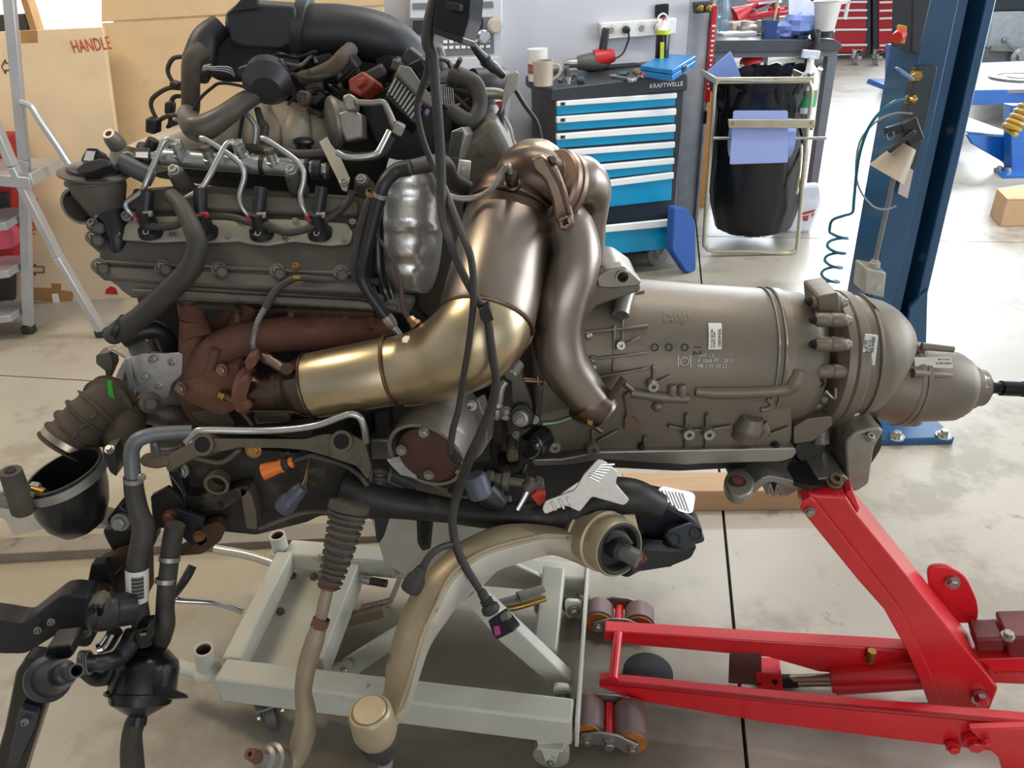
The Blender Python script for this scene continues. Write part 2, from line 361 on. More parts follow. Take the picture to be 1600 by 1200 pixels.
# red machine edge behind the ladder
rm = thing('red_toolbox', 'red toolbox with a pink cloth over it behind the stepladder', 'toolbox', onz(0, 472))
PR = Pl(onz(4, 480) + V((0, -.10, 0)))
obj('body', MB().plate(PR, [(-60, 215), (5, 215), (18, 280), (20, 420), (-60, 420)], .15), mat('toolbox_red', '#9c1d1c', .45), rm, .01)
obj('side_panel', MB().plate(PR, [(-60, 300), (14, 300), (20, 345), (-60, 345)], .02, .012), BLK, rm, .004)
obj('cloth', MB().plate(PR, rp([(-60, 355), (24, 352), (30, 368), (27, 386), (-60, 392)], 8), .05, .03), mat('pink_cloth', '#c9536a', .8), rm, .012)
obj('foot', MB().plate(PR, [(-60, 420), (10, 420), (10, 478), (-60, 478)], .1), BLK, rm, .004)

# ================================================================ step ladder
ld = thing('stepladder', 'grey aluminium folding stepladder with a platform, standing before the cardboard', 'stepladder', onz(42, 520))
yl = onz(42, 520).y; yr = onz(160, 512).y
def rail(name, pts, w, h):
    mb = MB()
    for a, b in zip(pts, pts[1:]): mb.bar(A(a), A(b), w, h, (0, 1, 0))
    return obj(name, mb, ALUL, ld, .004)
rail('rear_leg', [(12, -30, yl + .05), (38, 250, yl + .02), (44, 508, yl)], .045, .03)
rail('front_leg', [(-22, 160, yl - .1), (20, 260, yl - .12), (90, 400, yl - .1), (158, 516, yl - .08)], .032, .05)
obj('hand_rail', px_tube(MB(), [(33, 160, yl + .02), (48, 166, yl + .01), (62, 188, yl), (84, 220, yl), (106, 254, yl), (112, 262, yl)], 5.2, 8), ALUL, ld)
obj('platform', MB().prism([A(t) for t in [(-70, 262, yl - .12), (48, 282, yl - .14), (104, 248, yl + .25), (20, 246, yl + .28), (-70, 246, yl + .28)]], (0, 0, -.018)).bar(A((48, 281, yl - .14)), A((104, 250, yl + .25)), .012, .05).bar(A((-70, 276, yl - .12)), A((48, 286, yl - .14)), .012, .05), ALUL, ld, .003)
for y0, dx in ((330, 0), (405, 3), (475, 6)):
    obj('step', MB().prism([A(t) for t in [(-70, y0 + 28, yl - .1), (8 + dx, y0 + 18, yl - .1), (44 + dx, y0 - 6, yl + .12), (10, y0 - 6, yl + .14), (-70, y0 + 8, yl + .12)]], (0, 0, -.035)), ALUL, ld, .003)
    obj('step_bracket', MB().bar(A((38 + dx, y0 - 4, yl + .02)), A((41 + dx, y0 + 60, yl + .02)), .03, .03, (0, 1, 0)), ALUL, ld, .003)
for p in ((44, 512, yl), (157, 512, yl - .08)):
    q = A(p); obj('rubber_foot', MB().box((q.x, q.y, .02), .055, .05, .04), RUB, ld, .006)

# ================================================================ blue tool cabinet
PT = Pl(onz(1030, 408), 0, 12)
tcab = thing('tool_cabinet', 'charcoal roller tool cabinet with seven bright blue drawers, lowest drawer open', 'tool cabinet', onz(1000, 414))
def XR(y): return 1053 - (y - 150) * .038
back = lambda pl, pts, d, off=0: MB().plate(pl, pts, d, off)
obj('body', back(PT, [(866, 150), (1070, 136), (1049, 392), (868, 412)], .46), CHAR, tcab, .006)
obj('worktop', back(PT, rp([(858, 138), (1073, 113), (1072, 141), (858, 158)], 5), .50, .02), CHAR, tcab, .008)
topz = PT(960, 125, .02).z
rows = [(157, 165, 179, 144, 152, 164), (181, 191, 203, 168, 178, 190), (208, 217, 230, 193, 204, 216), (234, 243, 258, 220, 229, 242), (262, 271, 286, 245, 254, 265), (290, 300, 331, 267, 277, 311)]
for i, (a, b, c_, d, e, f) in enumerate(rows):
    dr = obj('drawer', back(PT, [(868, b), (XR(e), e), (XR(f), f), (869, c_)], .02, .02), TEAL, tcab, .003)
    obj('handle_strip', back(PT, [(868, a), (XR(d) + 1, d), (XR(e) + 1, e), (868, b)], .03, .032), STRIP, dr, .004)
    obj('label_tab', back(PT, [(873, (a + b) / 2 - 2.6), (880, (a + b) / 2 - 3), (880, (a + b) / 2 + 2), (873, (a + b) / 2 + 2.6)], .002, .034), CHAR, dr)
dr = obj('drawer', back(PT, [(876, 353), (1055, 337), (1050, 372), (878, 388)], .02, .16), TEAL, tcab, .003)
obj('handle_strip', back(PT, [(876, 343), (1055, 326), (1056, 337), (876, 353)], .02, .172), STRIP, dr, .004)
obj('drawer_box', MB().bar(PT(1047, 345, .15), PT(1047, 345, -.2), .012, .11).bar(PT(885, 362, .15), PT(885, 362, -.2), .012, .11).prism([PT(885, 385, .15), PT(1047, 370, .15), PT(1047, 370, -.2), PT(885, 385, -.2)], (0, 0, .004)), TEAL, dr)
CASTG = mat('caster_grey', '#77797c', .5)
def caster(parent, p, r, w, m=CASTG, fork=STEEL, ax=(1, 0, 0), name='caster', top=None):
    p = V(p); ax = V(ax).normalized(); z = V((0, 0, 1))
    o = obj(name, MB().lathe(p - ax * w / 2 + z * r, p + ax * w / 2 + z * r, [(0, r * .8), (.12, r), (.88, r), (1, r * .8)], 24), m, parent)
    fw = z.cross(ax); mb = MB(); t = top or r * 2.2
    for s in (-1, 1):
        q = p + ax * s * (w / 2 + .006)
        mb.prism([q + z * r * .85 + fw * r * .25, q + z * r * .85 - fw * r * .25, q + z * t - fw * r * .55, q + z * t + fw * r * .55], ax * .004 * s)
    mb.bar(p + z * (t) - fw * r * .7, p + z * t + fw * r * .7, w + .03, .006)
    obj('fork', mb, fork, o, .001)
    bolt(o, p + z * r + ax * (w / 2 + .012), ax, r * .16, STEEL); bolt(o, p + z * r - ax * (w / 2 + .012), -ax, r * .16, STEEL)
    return o
fwd = PT.n
cq = onz(1026, 414)
for i in range(2):
    for j in range(2): caster(tcab, V((cq.x, cq.y, 0)) - WU * (.56 * i) - fwd * (.34 * j), .062, .035, ax=V((.25, -1, 0)) if j == 0 else WU)
text('brand_lettering', 'KRAFTWELLE', tcab, PT(1012, 137, .022), WU, (0, 0, 1), .030, WHITE)
# kneeling pad beside it
PK = Pl(onz(1075, 428), 0, 40)
obj_ = obj('kneeling_pad', MB().plate(PK, rp([(1054, 322), (1073, 325), (1087, 345), (1088, 424), (1074, 428), (1050, 392)], 6), .045), mat('navy_foam', '#1d4f96', .7, 0, .06, 30, .1), bev=.008, loc=onz(1075, 428))
tag(obj_, 'blue foam kneeling pad standing against the charcoal tool cabinet', 'pad')
# things on the worktop
def wt(px, py): return onz(px, py, topz)
q = wt(841, 126); can = thing('paint_can', 'white paint can with red print at the edge of the tool cabinet top', 'can', q)
obj('tin', MB().lathe(q, q + V((0, 0, .15)), [(0, .048), (.03, .05), (.95, .05), (1, .052)], 24), WHITE, can)
obj('printed_band', MB().band(q + V((0, 0, .06)), (0, 0, 1), .0505, .045, .0008), mat('print_band', '#7b5a52', .6, 0, .6, 40), can)
q = wt(849, 134); mug = thing('mug', 'beige ceramic mug with a handle before the white paint can', 'mug', q); MUGM = mat('beige_ceramic', '#b3a899', .35)
obj('cup', MB().lathe(q, q + V((0, 0, .115)), [(0, .03), (.02, .046), (1, .05), (1, .045), (.08, .042)], 24), MUGM, mug)
obj('handle', MB().tube([q + V((.044, 0, .095)), q + V((.075, 0, .09)), q + V((.08, 0, .055)), q + V((.046, 0, .025))], .007, 8), MUGM, mug)
q = wt(925, 113); dl = thing('cordless_drill', 'grey cordless drill with a red collar lying on the tool cabinet', 'drill', q); GUN = mat('tool_grey', '#5b5a55', .5)
obj('motor_housing', MB().lathe(q + V((-.09, 0, .05)), q + V((.09, .03, .05)), [(0, .02), (.1, .035), (.45, .045), (.8, .045), (1, .03)], 18), GUN, dl)
obj('chuck', MB().lathe(q + V((-.15, -.01, .05)), q + V((-.08, 0, .05)), [(0, .012), (.3, .022), (1, .024)], 16), STEEL, dl)
obj('grip', MB().bar(q + V((.05, .02, .07)), q + V((.075, .03, .21)), .04, .045, (0, 1, 0)), BLK, dl, .01)
obj('collar', MB().lathe(q + V((.015, .02, .06)), q + V((.12, .03, .075)), [(0, .048), (.4, .05), (1, .03)], 16), REDD, dl)
q = wt(1033, 108); sc_ = thing('spray_can', 'black and yellow aerosol spray can beside the white socket strip', 'spray can', q)
obj('can', MB().lathe(q, q + V((0, 0, .19)), [(0, .034), (.03, .036), (.9, .036), (1, .03)], 20), BLKG, sc_)
obj('printed_band', MB().plate(Pl(q + V((0, -.037, 0)), 0, 0), [(1032, 66), (1038, 66), (1037, 106), (1031, 106)], .004), mat('acid_yellow', '#c6d233', .5), sc_)
obj('printed_band', MB().band(q + V((0, 0, .18)), (0, 0, 1), .0365, .02, .001), MATS['acid_yellow'], sc_)
obj('cap', MB().lathe(q + V((0, 0, .19)), q + V((0, 0, .235)), [(0, .03), (.3, .02), (.6, .012), (1, .01)], 14), WHITE, sc_)
obj('nozzle', MB().cyl(q + V((0, 0, .235)), q + V((0, 0, .25)), .006, 8), REDD, sc_)
cs = thing('tool_case', 'flat bright blue plastic case overhanging the tool cabinet corner', 'case', wt(1040, 122))
CASEB = mat('case_blue', '#1c7cbd', .35)
cp = [wt(1000, 121), wt(1050, 129), wt(1086, 105), wt(1036, 101)]
obj('tray', MB().prism([p + V((0, 0, .004)) for p in cp], (0, 0, .028)), CASEB, cs, .004); obj('lid', MB().prism([p + V((0, 0, .035)) for p in cp], (0, 0, .022)), CASEB, cs, .004)
a_, b_ = cp[1] + V((0, 0, .03)), cp[2] + V((0, 0, .03)); obj('latch', MB().bar(a_.lerp(b_, .4), a_.lerp(b_, .55), .01, .03), BLK, cs, .002)
small = [('wrench', 'long chrome combination wrench lying on the tool cabinet top', 'wrench'), ('ratchet', 'short chrome ratchet handle beside the blue plastic case', 'ratchet')]
for k, (x0, y0, x1, y1) in enumerate([(957, 121, 990, 127), (985, 128, 1002, 122)]):
    a_, b_ = wt(x0, y0) + V((0, 0, .008)), wt(x1, y1) + V((0, 0, .008)); d = (b_ - a_).normalized()
    w = thing(small[k][0], small[k][1], small[k][2], a_ - V((0, 0, .008)))
    obj('shank', MB().bar(a_, b_, .018, .01), CHROME, w, .002); obj('ring_end', MB().ring(b_, (0, 0, 1), .014, .006, 14, 6), CHROME, w); obj('jaw', MB().lathe(a_ - V((0, 0, .007)), a_ + V((0, 0, .007)), [(0, .018), (1, .018)], 8), CHROME, w, .002)
for k, (px, py, h, lb) in enumerate([(869, 118, .035, 'chrome drive socket behind the mug handle'), (876, 130, .025, 'short chrome drive socket at the front, just right of the mug'), (885, 119, .05, 'tallest chrome drive socket, between mug and drill'), (888, 131, .03, 'chrome drive socket at the front edge below the drill chuck'), (897, 124, .025, 'squat chrome drive socket beside the small dark teal pouch')]):
    q = wt(px, py); s = obj('drive_socket', MB().lathe(q, q + V((0, 0, h)), [(0, .012), (.4, .014), (.5, .016), (1, .016), (1, .010), (.5, .010)], 12), CHROME, loc=q)
    tag(s, lb, 'socket', 'drive sockets on the tool cabinet')
for k, (x, y, w, h, colr, nm, lb) in enumerate([(1011, 121, .06, .025, '#c8442e', 'plastic_clip', 'orange red plastic clip on the tool cabinet top'), (1020, 117, .05, .03, '#c4472f', 'cable_clip', 'small red plastic clip beside the blue case'), (1035, 113, .05, .03, '#5f8a74', 'screw_box', 'small green box of screws behind the blue case'), (996, 114, .05, .02, '#7d7a5f', 'hardware_tray', 'olive tray of small hardware on the tool cabinet'), (975, 116, .09, .012, '#3b5f68', 'rag', 'dark teal rag spread beside the chrome wrench'), (907, 127, .07, .02, '#2e4e57', 'pouch', 'small dark teal pouch before the cordless drill'), (1000, 118, .04, .02, '#8d6b4d', 'wooden_block', 'little wooden block between the small parts')]):
    q = wt(x, y); o = obj(nm, MB().box(q + V((0, 0, h / 2)), w, .04, h, .3 * k), mat(nm + '_paint', colr, .6), bev=.006, loc=q); tag(o, lb, nm.replace('_', ' '))
q = wt(958, 108); o = obj('tool_mat', MB().box(q + V((0, .05, .006)), .30, .10, .012, WY), mat('mat_black', '#23262b', .7), bev=.003, loc=q); tag(o, 'black tool mat along the back of the tool cabinet top', 'mat')
# socket strip, phone, charger
ss = thing('socket_strip', 'white four gang wall socket strip above the blue tool cabinet', 'socket strip', PW(990, 60))
obj('housing', back(PW, [(934, 35), (1052, 27), (1050, 52), (937, 61)], .05, .05), WHITE, ss, .006)
for x, y in ((950, 46), (972, 45), (997, 43), (1020, 41)):
    f = obj('socket_face', MB().lathe(PW(x, y, .051), PW(x, y, .045), [(0, .032), (1, .034)], 20), mat('socket_white', '#d2d2d0', .45) if 'socket_white' not in MATS else MATS['socket_white'], ss)
    obj('socket_well', MB().lathe(PW(x, y, .053), PW(x, y, .04), [(0, .017), (1, .014)], 16), mat('well_grey', '#8d8d8a', .6) if 'well_grey' not in MATS else MATS['well_grey'], f)
pg = thing('power_plug', 'black plug with a cable in the white socket strip', 'plug', PW(972, 45, .05))
obj('plug_body', MB().lathe(PW(972, 45, .054), PW(972, 45, .10), [(0, .02), (.6, .018), (1, .01)], 14), BLK, pg)
p1 = wt(960, 104)
obj('cable', MB().tube([PW(972, 46, .10), PW(974, 60, .08), PW(967, 82, .06), p1 + V((0, .04, .03)), p1 + V((-.03, .02, .006))], .005, 7), BLK, pg)
ch = thing('phone_charger', 'white round charger plugged into the right socket with a phone above', 'charger', PW(1028, 45, .05))
obj('plug_body', MB().lathe(PW(1026, 42, .054), PW(1026, 42, .10), [(0, .034), (.7, .034), (1, .028)], 18), WHITE, ch)
obj('cord', MB().tube([PW(1022, 38, .08), PW(1022, 26, .06), PW(1030, 20, .06), PW(1037, 27, .06), PW(1034, 38, .08)], .005, 7), WHITE, ch)
ph = obj('mobile_phone', back(PW, rp([(1022, 7), (1043, 5), (1042, 26), (1022, 28)], 3), .012, .022), BLKG, bev=.002, loc=PW(1032, 28)); tag(ph, 'dark mobile phone standing on top of the socket strip', 'phone')
# manifold with valves, red spirit level
PP = Pl(pb + V((0, .06, 0)), 0, 12)
vb = thing('air_manifold', 'dark air manifold with two brass valves on the grey pillar', 'manifold', PP(1093, 12))
obj('block', back(PP, [(1080, 3), (1107, 1), (1106, 18), (1081, 21)], .04, .05), CHAR, vb, .004)
for x in (1086, 1099): obj('brass_valve', MB().lathe(PP(x, 12, .055), PP(x, 12, .085), [(0, .018), (.5, .018), (.6, .011), (1, .011)], 14), BRASS, vb)
obj('outlet', MB().cyl(PP(1106, 10, .03), PP(1114, 10, .03), .012, 10), BRASS, vb)
rl = thing('spirit_level', 'long red measuring rod with white marks hanging on the pillar', 'measuring rod', PP(1101, 158))
a_, b_ = PP(1113, 8, .03), PP(1101, 158, .03)
obj('rod', MB().bar(a_, b_, .03, .03, (0, 1, 0)), REDD, rl, .004)
for k in range(14):
    t = .2 + k * .05; p = a_.lerp(b_, t); obj('white_mark', MB().box(p + V((0, -.016, 0)), .012 if k % 3 else .02, .002, .010), WHITE, rl)
hk = thing('hanging_chain', 'short chain with a black handle hanging below the red rod', 'chain', PP(1098, 192))
obj('chain', MB().coil(PP(1101, 158, .03), PP(1099, 172, .03), .006, .003, 5), STEEL, hk); obj('handle', MB().bar(PP(1099, 171, .03), PP(1097, 192, .03), .022, .022, (0, 1, 0)), BLK, hk, .005)
bd = obj('timber_board', MB().plate(Pl(pb + V((.12, .36, 0))), [(1099, 120), (1116, 120), (1108, 238), (1097, 240)], .03).plate(Pl(pb + V((.12, .36, 0))), [(1097, 240), (1108, 238), (1100, 345), (1090, 345)], .03), mat('orange_wood', '#b27c46', .6), bev=.003, loc=onz(1098, 345)); tag(bd, 'narrow orange brown board leaning behind the grey pillar', 'board')

# ================================================================ stereo on a red tool trolley
tro = thing('red_tool_trolley', 'red drawer trolley half hidden behind the engine, under the silver stereo', 'tool trolley', onz(740, 405) + V((0, .25, 0)))
PO = Pl(onz(790, 400) + V((0, .02, 0)), 0, 12)
obj('body', back(PO, [(640, 136), (794, 122), (800, 385), (650, 405)], .22), CHAR, tro, .006)
for k in range(6):
    y = 150 + k * 38
    d = obj('drawer', back(PO, [(650, y + 18), (792, y + 6), (793, y + 36), (650, y + 50)], .02, .02), REDD, tro, .003)
    obj('handle_strip', back(PO, [(650, y + 10), (793, y - 2), (793, y + 6), (650, y + 18)], .02, .03), STRIP, d, .002)
st = thing('stereo', 'silver mini stereo with round knobs standing behind the engine', 'stereo', PO(730, 125))
SILV = mat('stereo_silver', '#c9ccd0', .4, .3, .03); PS = Pl(PO(760, 128) + WN * -.05, 0, 12)
obj('cabinet', back(PS, [(640, -60), (784, -60), (787, 118), (640, 128)], .2), SILV, st, .006)
obj('tape_deck', back(PS, [(645, 5), (770, 2), (771, 12), (645, 15)], .01, .006), mat('deck_grey', '#6a6d74', .4), st, .001)
obj('control_panel', back(PS, [(640, 28), (771, 26), (772, 84), (640, 90)], .01, .006), MATS['deck_grey'], st, .002)
obj('display', back(PS, [(645, 32), (755, 28), (754, 52), (645, 54)], .01, .009), BLKG, st, .001)
obj('cassette_door', back(PS, [(700, 92), (778, 88), (779, 106), (700, 110)], .01, .006), SILV, st, .002)
for x, y, r, m in ((755, 56, 8, CHROME), (772, 40, 9, mat('knob_beige', '#b9aca0', .4)), ): obj('knob', MB().lathe(PS(x, y, .01), PS(x, y, .04), [(0, r * 1.25 * .0036), (.5, r * 1.2 * .0036), (.55, r * .0036), (1, r * .9 * .0036)], 22), m, st)
for k in range(16):
    x = 692 + (k % 8) * 9.5; y = 63 + (k // 8) * 9 - (x - 692) * .03
    obj('push_button', back(PS, [(x, y), (x + 6.5, y - .3), (x + 6.5, y + 4.2), (x, y + 4.5)], .01, .012), WHITE, st, .001)

# ================================================================ work bench and things on it
PB = Pl(onz(1273, 292), 0, 3)
wbn = thing('workbench', 'grey steel workbench with clutter, standing behind the waste bag stand', 'workbench', onz(1230, 300))
BEN = mat('bench_grey', '#5f646c', .5, 0, .05); BENT = mat('bench_top', '#3c4046', .5)
obj('top', back(PB, rp([(1100, 63), (1306, 61), (1315, 72), (1310, 79), (1100, 82)], 6), .65, .02), BENT, wbn, .004)
obj('apron', back(PB, [(1108, 81), (1309, 79), (1309, 88), (1108, 91)], .04), BEN, wbn, .003)
obj('leg', back(PB, [(1294, 88), (1309, 88), (1278, 290), (1266, 291)], .07), BEN, wbn, .003)
obj('leg', back(PB, [(1117, 90), (1131, 90), (1118, 292), (1106, 292)], .07), BEN, wbn, .003)
b2 = PB.n * -.55
for pts in ([(1233, 88), (1250, 88), (1225, 285), (1210, 285)],): obj('leg', MB().prism([PB(x, y) + b2 for x, y in pts], -PB.n * .07), BEN, wbn, .003)
obj('cross_bar', back(PB, [(1115, 210), (1290, 207), (1289, 213), (1115, 217)], .03, -.2), BEN, wbn, .003)
bz = PB(1200, 63, .02).z
def bt(px, py): return onz(px, py, bz)
q = bt(1127, 54); o = thing('water_bottle', 'pale blue clear plastic water bottle on the workbench', 'bottle', q)
PET = mat('blue_pet', '#a9c6d6', .12, 0, .03, trans=.6)
obj('bottle_body', MB().lathe(q, q + V((0, 0, .30)), [(0, .036), (.03, .042), (.3, .042), (.34, .038), (.38, .042), (.62, .042), (.85, .016), (1, .014)], 20), PET, o)
obj('cap', MB().cyl(q + V((0, 0, .30)), q + V((0, 0, .325)), .017, 14), WHITE, o)
for px, py, w, d, h, rz, colr, nm, lb in [(1150, 57, .24, .14, .03, .1, '#d8d8d4', 'parts_tray', 'white parts tray on the workbench'), (1155, 45, .17, .12, .05, .2, '#c9c0b0', 'paper_box', 'cream paper box in the tray on the workbench'), (1222, 37, .12, .1, .05, .2, '#8f857a', 'shop_rag', 'brownish rag heap under the red strap clutter')]:
    q = bt(px, py); o = obj(nm, MB().box(q + V((0, 0, h / 2)), w, d, h, rz), mat(nm + '_m', colr, .6), bev=.006, loc=q); tag(o, lb, nm.split('_')[-1])
q = bt(1175, 54); o = thing('metal_casting', 'grey metal casting with two bosses lying on the workbench', 'casting', q); CAST = mat('cast_metal', '#a39b8b', .45, .6, .15, 30, .1)
obj('body', MB().box(q + V((0, 0, .035)), .20, .10, .05, .1), CAST, o, .012)
for dx in (-.06, .05): obj('boss', MB().lathe(q + V((dx, -.02, .05)), q + V((dx, -.02, .09)), [(0, .035), (.6, .03), (1, .028), (1, .018), (.6, .018)], 16), CAST, o)
q = bt(1160, 42); o = thing('red_funnel', 'red plastic funnel lying on the white tray', 'funnel', q)
obj('cone', MB().lathe(q + V((.05, 0, .13)), q + V((-.06, 0, .07)), [(0, .02), (1, .075), (1, .07), (.1, .016)], 20), REDD, o); obj('spout', MB().cyl(q + V((.05, 0, .13)), q + V((.10, 0, .155)), .014, 10, .01), REDD, o)
q = bt(1195, 40); o = thing('red_strap', 'tangled red strap and cable clutter at the back of the workbench', 'strap', q)
for k in range(6):
    pts = [q + V((rnd.uniform(-.22, .22), rnd.uniform(-.02, .16), rnd.uniform(.02, .16))) for _ in range(5)]
    obj('loop', MB().tube(pts, .014, 7, 6), REDD if k % 3 else CHROME, o)
q = bt(1200, 60); o = thing('blue_cup', 'dark blue square cup with brushes on the workbench', 'cup', q); NAVY = mat('navy_plastic', '#28427f', .45)
obj('cup', MB().lathe(q, q + V((0, 0, .11)), [(0, .05), (1, .062), (1, .056), (.1, .045)], 4, ph=.5), NAVY, o, .004)
obj('brush', MB().cyl(q + V((.02, 0, .04)), q + V((.05, .02, .27)), .008, 8), mat('brush_wood', '#c7b28e', .6), o)
def crumple(c, r, sc, seed, n=14, m=9, a=.35):
    g = random.Random(seed); mb = MB().ball(c, r, n, m, sc); c = V(c)
    mb.v = [tuple(c + (V(v) - c) * (1 + g.uniform(-a, a))) for v in mb.v]; return mb
PAPB = mat('blue_paper', '#7f96d8', .75, 0, .08, 12)
for k, (px, py, w, sc, lb) in enumerate([(1225, 58, .085, (1, .8, .6), 'crumpled blue paper towel beside the dark blue cup'), (1247, 57, .10, (1.2, .9, .75), 'crumpled blue paper towel before the white measuring jug')]):
    q = bt(px, py); tag(obj('paper_towel', crumple(q + V((0, 0, w * sc[2] * .8)), w, sc, k), PAPB, loc=q, ang=15), lb, 'paper towel')
q = bt(1242, 50); sh = obj('paper_sheet', MB().prism([q + V(p) for p in ((-.06, .1, .34), (.12, .02, .16), (.14, 0, .06), (-.05, .02, .10))], (0, .004, .003)), mat('white_sheet', '#d5dbee', .7), bev=.001, loc=q); tag(sh, 'pale curled paper sheet standing behind the blue towels', 'paper')
q = bt(1286, 58); o = obj('scale_pad', MB().lathe(q, q + V((0, 0, .04)), [(0, .07), (.8, .07), (1, .06)], 18), BLK, loc=q); tag(o, 'black round pad under the measuring jug', 'pad')
q = q + V((0, 0, .04)); o = thing('measuring_jug', 'translucent white measuring jug at the right end of the workbench', 'jug', q)
obj('jug_body', MB().lathe(q, q + V((0, 0, .17)), [(0, .062), (1, .085), (1.02, .092), (1, .08), (.05, .058)], 24), mat('milky_plastic', '#dfe0de', .3, 0, .02, trans=.25), o)
obj('handle', MB().bar(q + V((.08, 0, .16)), q + V((.135, 0, .165)), .025, .02).bar(q + V((.13, 0, .17)), q + V((.125, 0, .06)), .025, .018, (1, 0, 0)), MATS['milky_plastic'], o, .004)
o = thing('caulking_handle', 'black rubber hose end hooked over the workbench edge', 'hose', PB(1258, 104, .05))
obj('hose', MB().tube([PB(1272, 52, .03), PB(1270, 62, .06), PB(1263, 80, .05), PB(1257, 104, .05)], [.03, .02, .025, .032], 12), BLK, o); obj('end_ball', MB().ball(PB(1272, 54, .03), .035), BLK, o)
uz = .45
o = thing('wipes_tub', 'blue cleaning wipes tub with a red lid under the workbench', 'tub', PB(1180, 130, -.1)); q = PB(1180, 128, -.1)
obj('tub', MB().lathe(q, q + V((0, 0, .10)), [(0, .07), (1, .075)], 20), mat('tub_blue', '#4b5fa8', .5), o); obj('lid', MB().lathe(q + V((0, 0, .10)), q + V((0, 0, .16)), [(0, .08), (.4, .078), (.9, .05), (1, .02)], 20), REDD, o)
# ================================================================ waste bag stand
bs = onz(1100, 396); PN = Pl(onz(1170, 400), 0, -2)
BNS = mat('stand_metal', '#b9b39c', .35, .6, .12)
stn = thing('bag_stand', 'bent tube waste bag stand with a small shelf and paper roll holder', 'bag stand', onz(1170, 400))
PNB = Pl(onz(1170, 400) + V((0, .28, 0)), 0, -2)
obj('front_frame', MB().tube([PN(x, y) for x, y in ((1190, 127), (1130, 125), (1119, 130), (1116, 150), (1112, 215), (1105, 300), (1100, 375), (1103, 386), (1115, 392), (1180, 393), (1225, 396), (1240, 393), (1246, 381), (1253, 300), (1262, 200), (1268, 150), (1266, 132), (1256, 126), (1190, 127))], .011, 8, 4), BNS, stn)
obj('hoop', MB().bar(PN(1117, 126), PN(1272, 125), .012, .03).bar(PN(1118, 126), PN(1118, 126) + V((0, .3, 0)), .012, .03).bar(PN(1271, 126), PN(1271, 126) + V((0, .3, 0)), .012, .03), BNS, stn, .003)
obj('rear_leg', MB().tube([PN(1270, 130) + V((0, .3, 0)), PN(1262, 230) + V((0, .1, 0)), PN(1246, 295), PN(1243, 300)], .009, 8), BNS, stn)
obj('shelf', back(PN, [(1127, 177), (1258, 177), (1257, 190), (1128, 190)], .02, .165), BNS, stn, .003)
for x in (1134, 1252): bolt(stn, PN(x, 182, .166), PN.n, .007, STEEL)
obj('roll_axle', MB().cyl(PN(1112, 214, .03), PN(1288, 214, .03), .008, 10), STEEL, stn)
bag = obj('waste_bag', MB().lathe(V((at(1184, 300, PN(1188, 200).y + .27).x, PN(1188, 200).y + .27, .07)), V((at(1190, 126, PN(1188, 126).y + .27).x, PN(1188, 126).y + .27, PN(1188, 126).z)), [(0, .16), (.03, .22), (.2, .255), (.35, .262), (.5, .265), (.65, .258), (.8, .25), (.88, .255), (.95, .265), (1, .275), (1, .265), (.85, .24), (.6, .23)], 48), mat('bin_bag', '#15161b', .26, 0, .2, 10, .5), loc=V((PN(1188, 200).x, PN(1188, 200).y + .27, 0)))
g = random.Random(3)
for v in bag.data.vertices: v.co += V((g.uniform(-1, 1), g.uniform(-1, 1), g.uniform(-.5, .5))) * (.005 + .016 * max(0, v.co.z / .7))
tag(bag, 'black plastic waste bag hanging in the bent tube stand', 'waste bag')
roll = thing('paper_roll', 'wide blue paper roll hanging on the waste bag stand', 'paper roll', PN(1185, 257, .08))
PAPW = mat('pale_blue_paper', '#98a9e2', .7, 0, .03)
pr0, pr1 = PN(1142, 214, .04), PN(1230, 214, .04); mid = PN(1185, 214, .04)
obj('roll', MB().lathe(pr0, pr1, [(0, .03), (0, .10), (1, .10), (1, .03)], 32), PAPW, roll)
obj('free_sheet', MB().plate(Pl(PN(1185, 214, .145), 0, -2), rp([(1146, 173), (1231, 173), (1231, 254), (1140, 257)], 3), .004), PAPW, roll, .001)
o = thing('paper_cone', 'blue paper folded into a cone sticking out of the waste bag', 'paper', PN(1150, 125) + V((0, .25, 0)))
obj('sheet', MB().prism([PN(x, y) + V((0, .25, 0)) for x, y in ((1121, 126), (1163, 90), (1172, 110), (1180, 134), (1150, 140))], (0, .02, 0)), PAPB, o, .003)
# white bottles and jug behind the stand
def bottle(x, y, h, r, lb, nm='spray_bottle'):
    q = PN(x, y) + V((0, .12, 0)); o = thing(nm, lb, 'bottle', q)
    obj('bottle_body', MB().lathe(q, q + V((0, 0, h)), [(0, r * .9), (.04, r), (.5, r), (.7, r * .7), (.8, r * .35), (1, r * .3)], 20), WHITE, o)
    obj('trigger_head', MB().bar(q + V((-.05, 0, h + .03)), q + V((.04, 0, h + .02)), .025, .04).bar(q + V((0, 0, h - .01)), q + V((0, 0, h + .02)), .03, .03, (0, 1, 0)), mat('trigger_white', '#c9d4e2', .4) if 'trigger_white' not in MATS else MATS['trigger_white'], o, .004)
    obj('label', MB().lathe(q + V((0, 0, h * .12)), q + V((0, 0, h * .45)), [(0, r * 1.02), (1, r * 1.02)], 20, c0=False, c1=False), mat('bottle_label', '#1f9a5c', .5, spots='#c23a3a', spot_sc=9, spot_t=.48) if 'bottle_label' not in MATS else MATS['bottle_label'], o)
    return o
bottle(1268, 182, .26, .055, 'white spray bottle with green and red label hanging at the bag stand')
o = thing('white_hose', 'white flat hose loop hanging behind the spray bottle', 'hose', PN(1290, 190) + V((0, .15, 0)))
obj('loop', MB().tube([PN(x, y) + V((0, .15, 0)) for x, y in ((1283, 112), (1290, 125), (1287, 150), (1282, 180), (1276, 188))], .022, 8), WHITE, o)
q = onz(1232, 364); o = thing('plastic_canister', 'white plastic canister with red print on the floor by the bag stand', 'canister', q)
PJ = Pl(q, 10, -10)
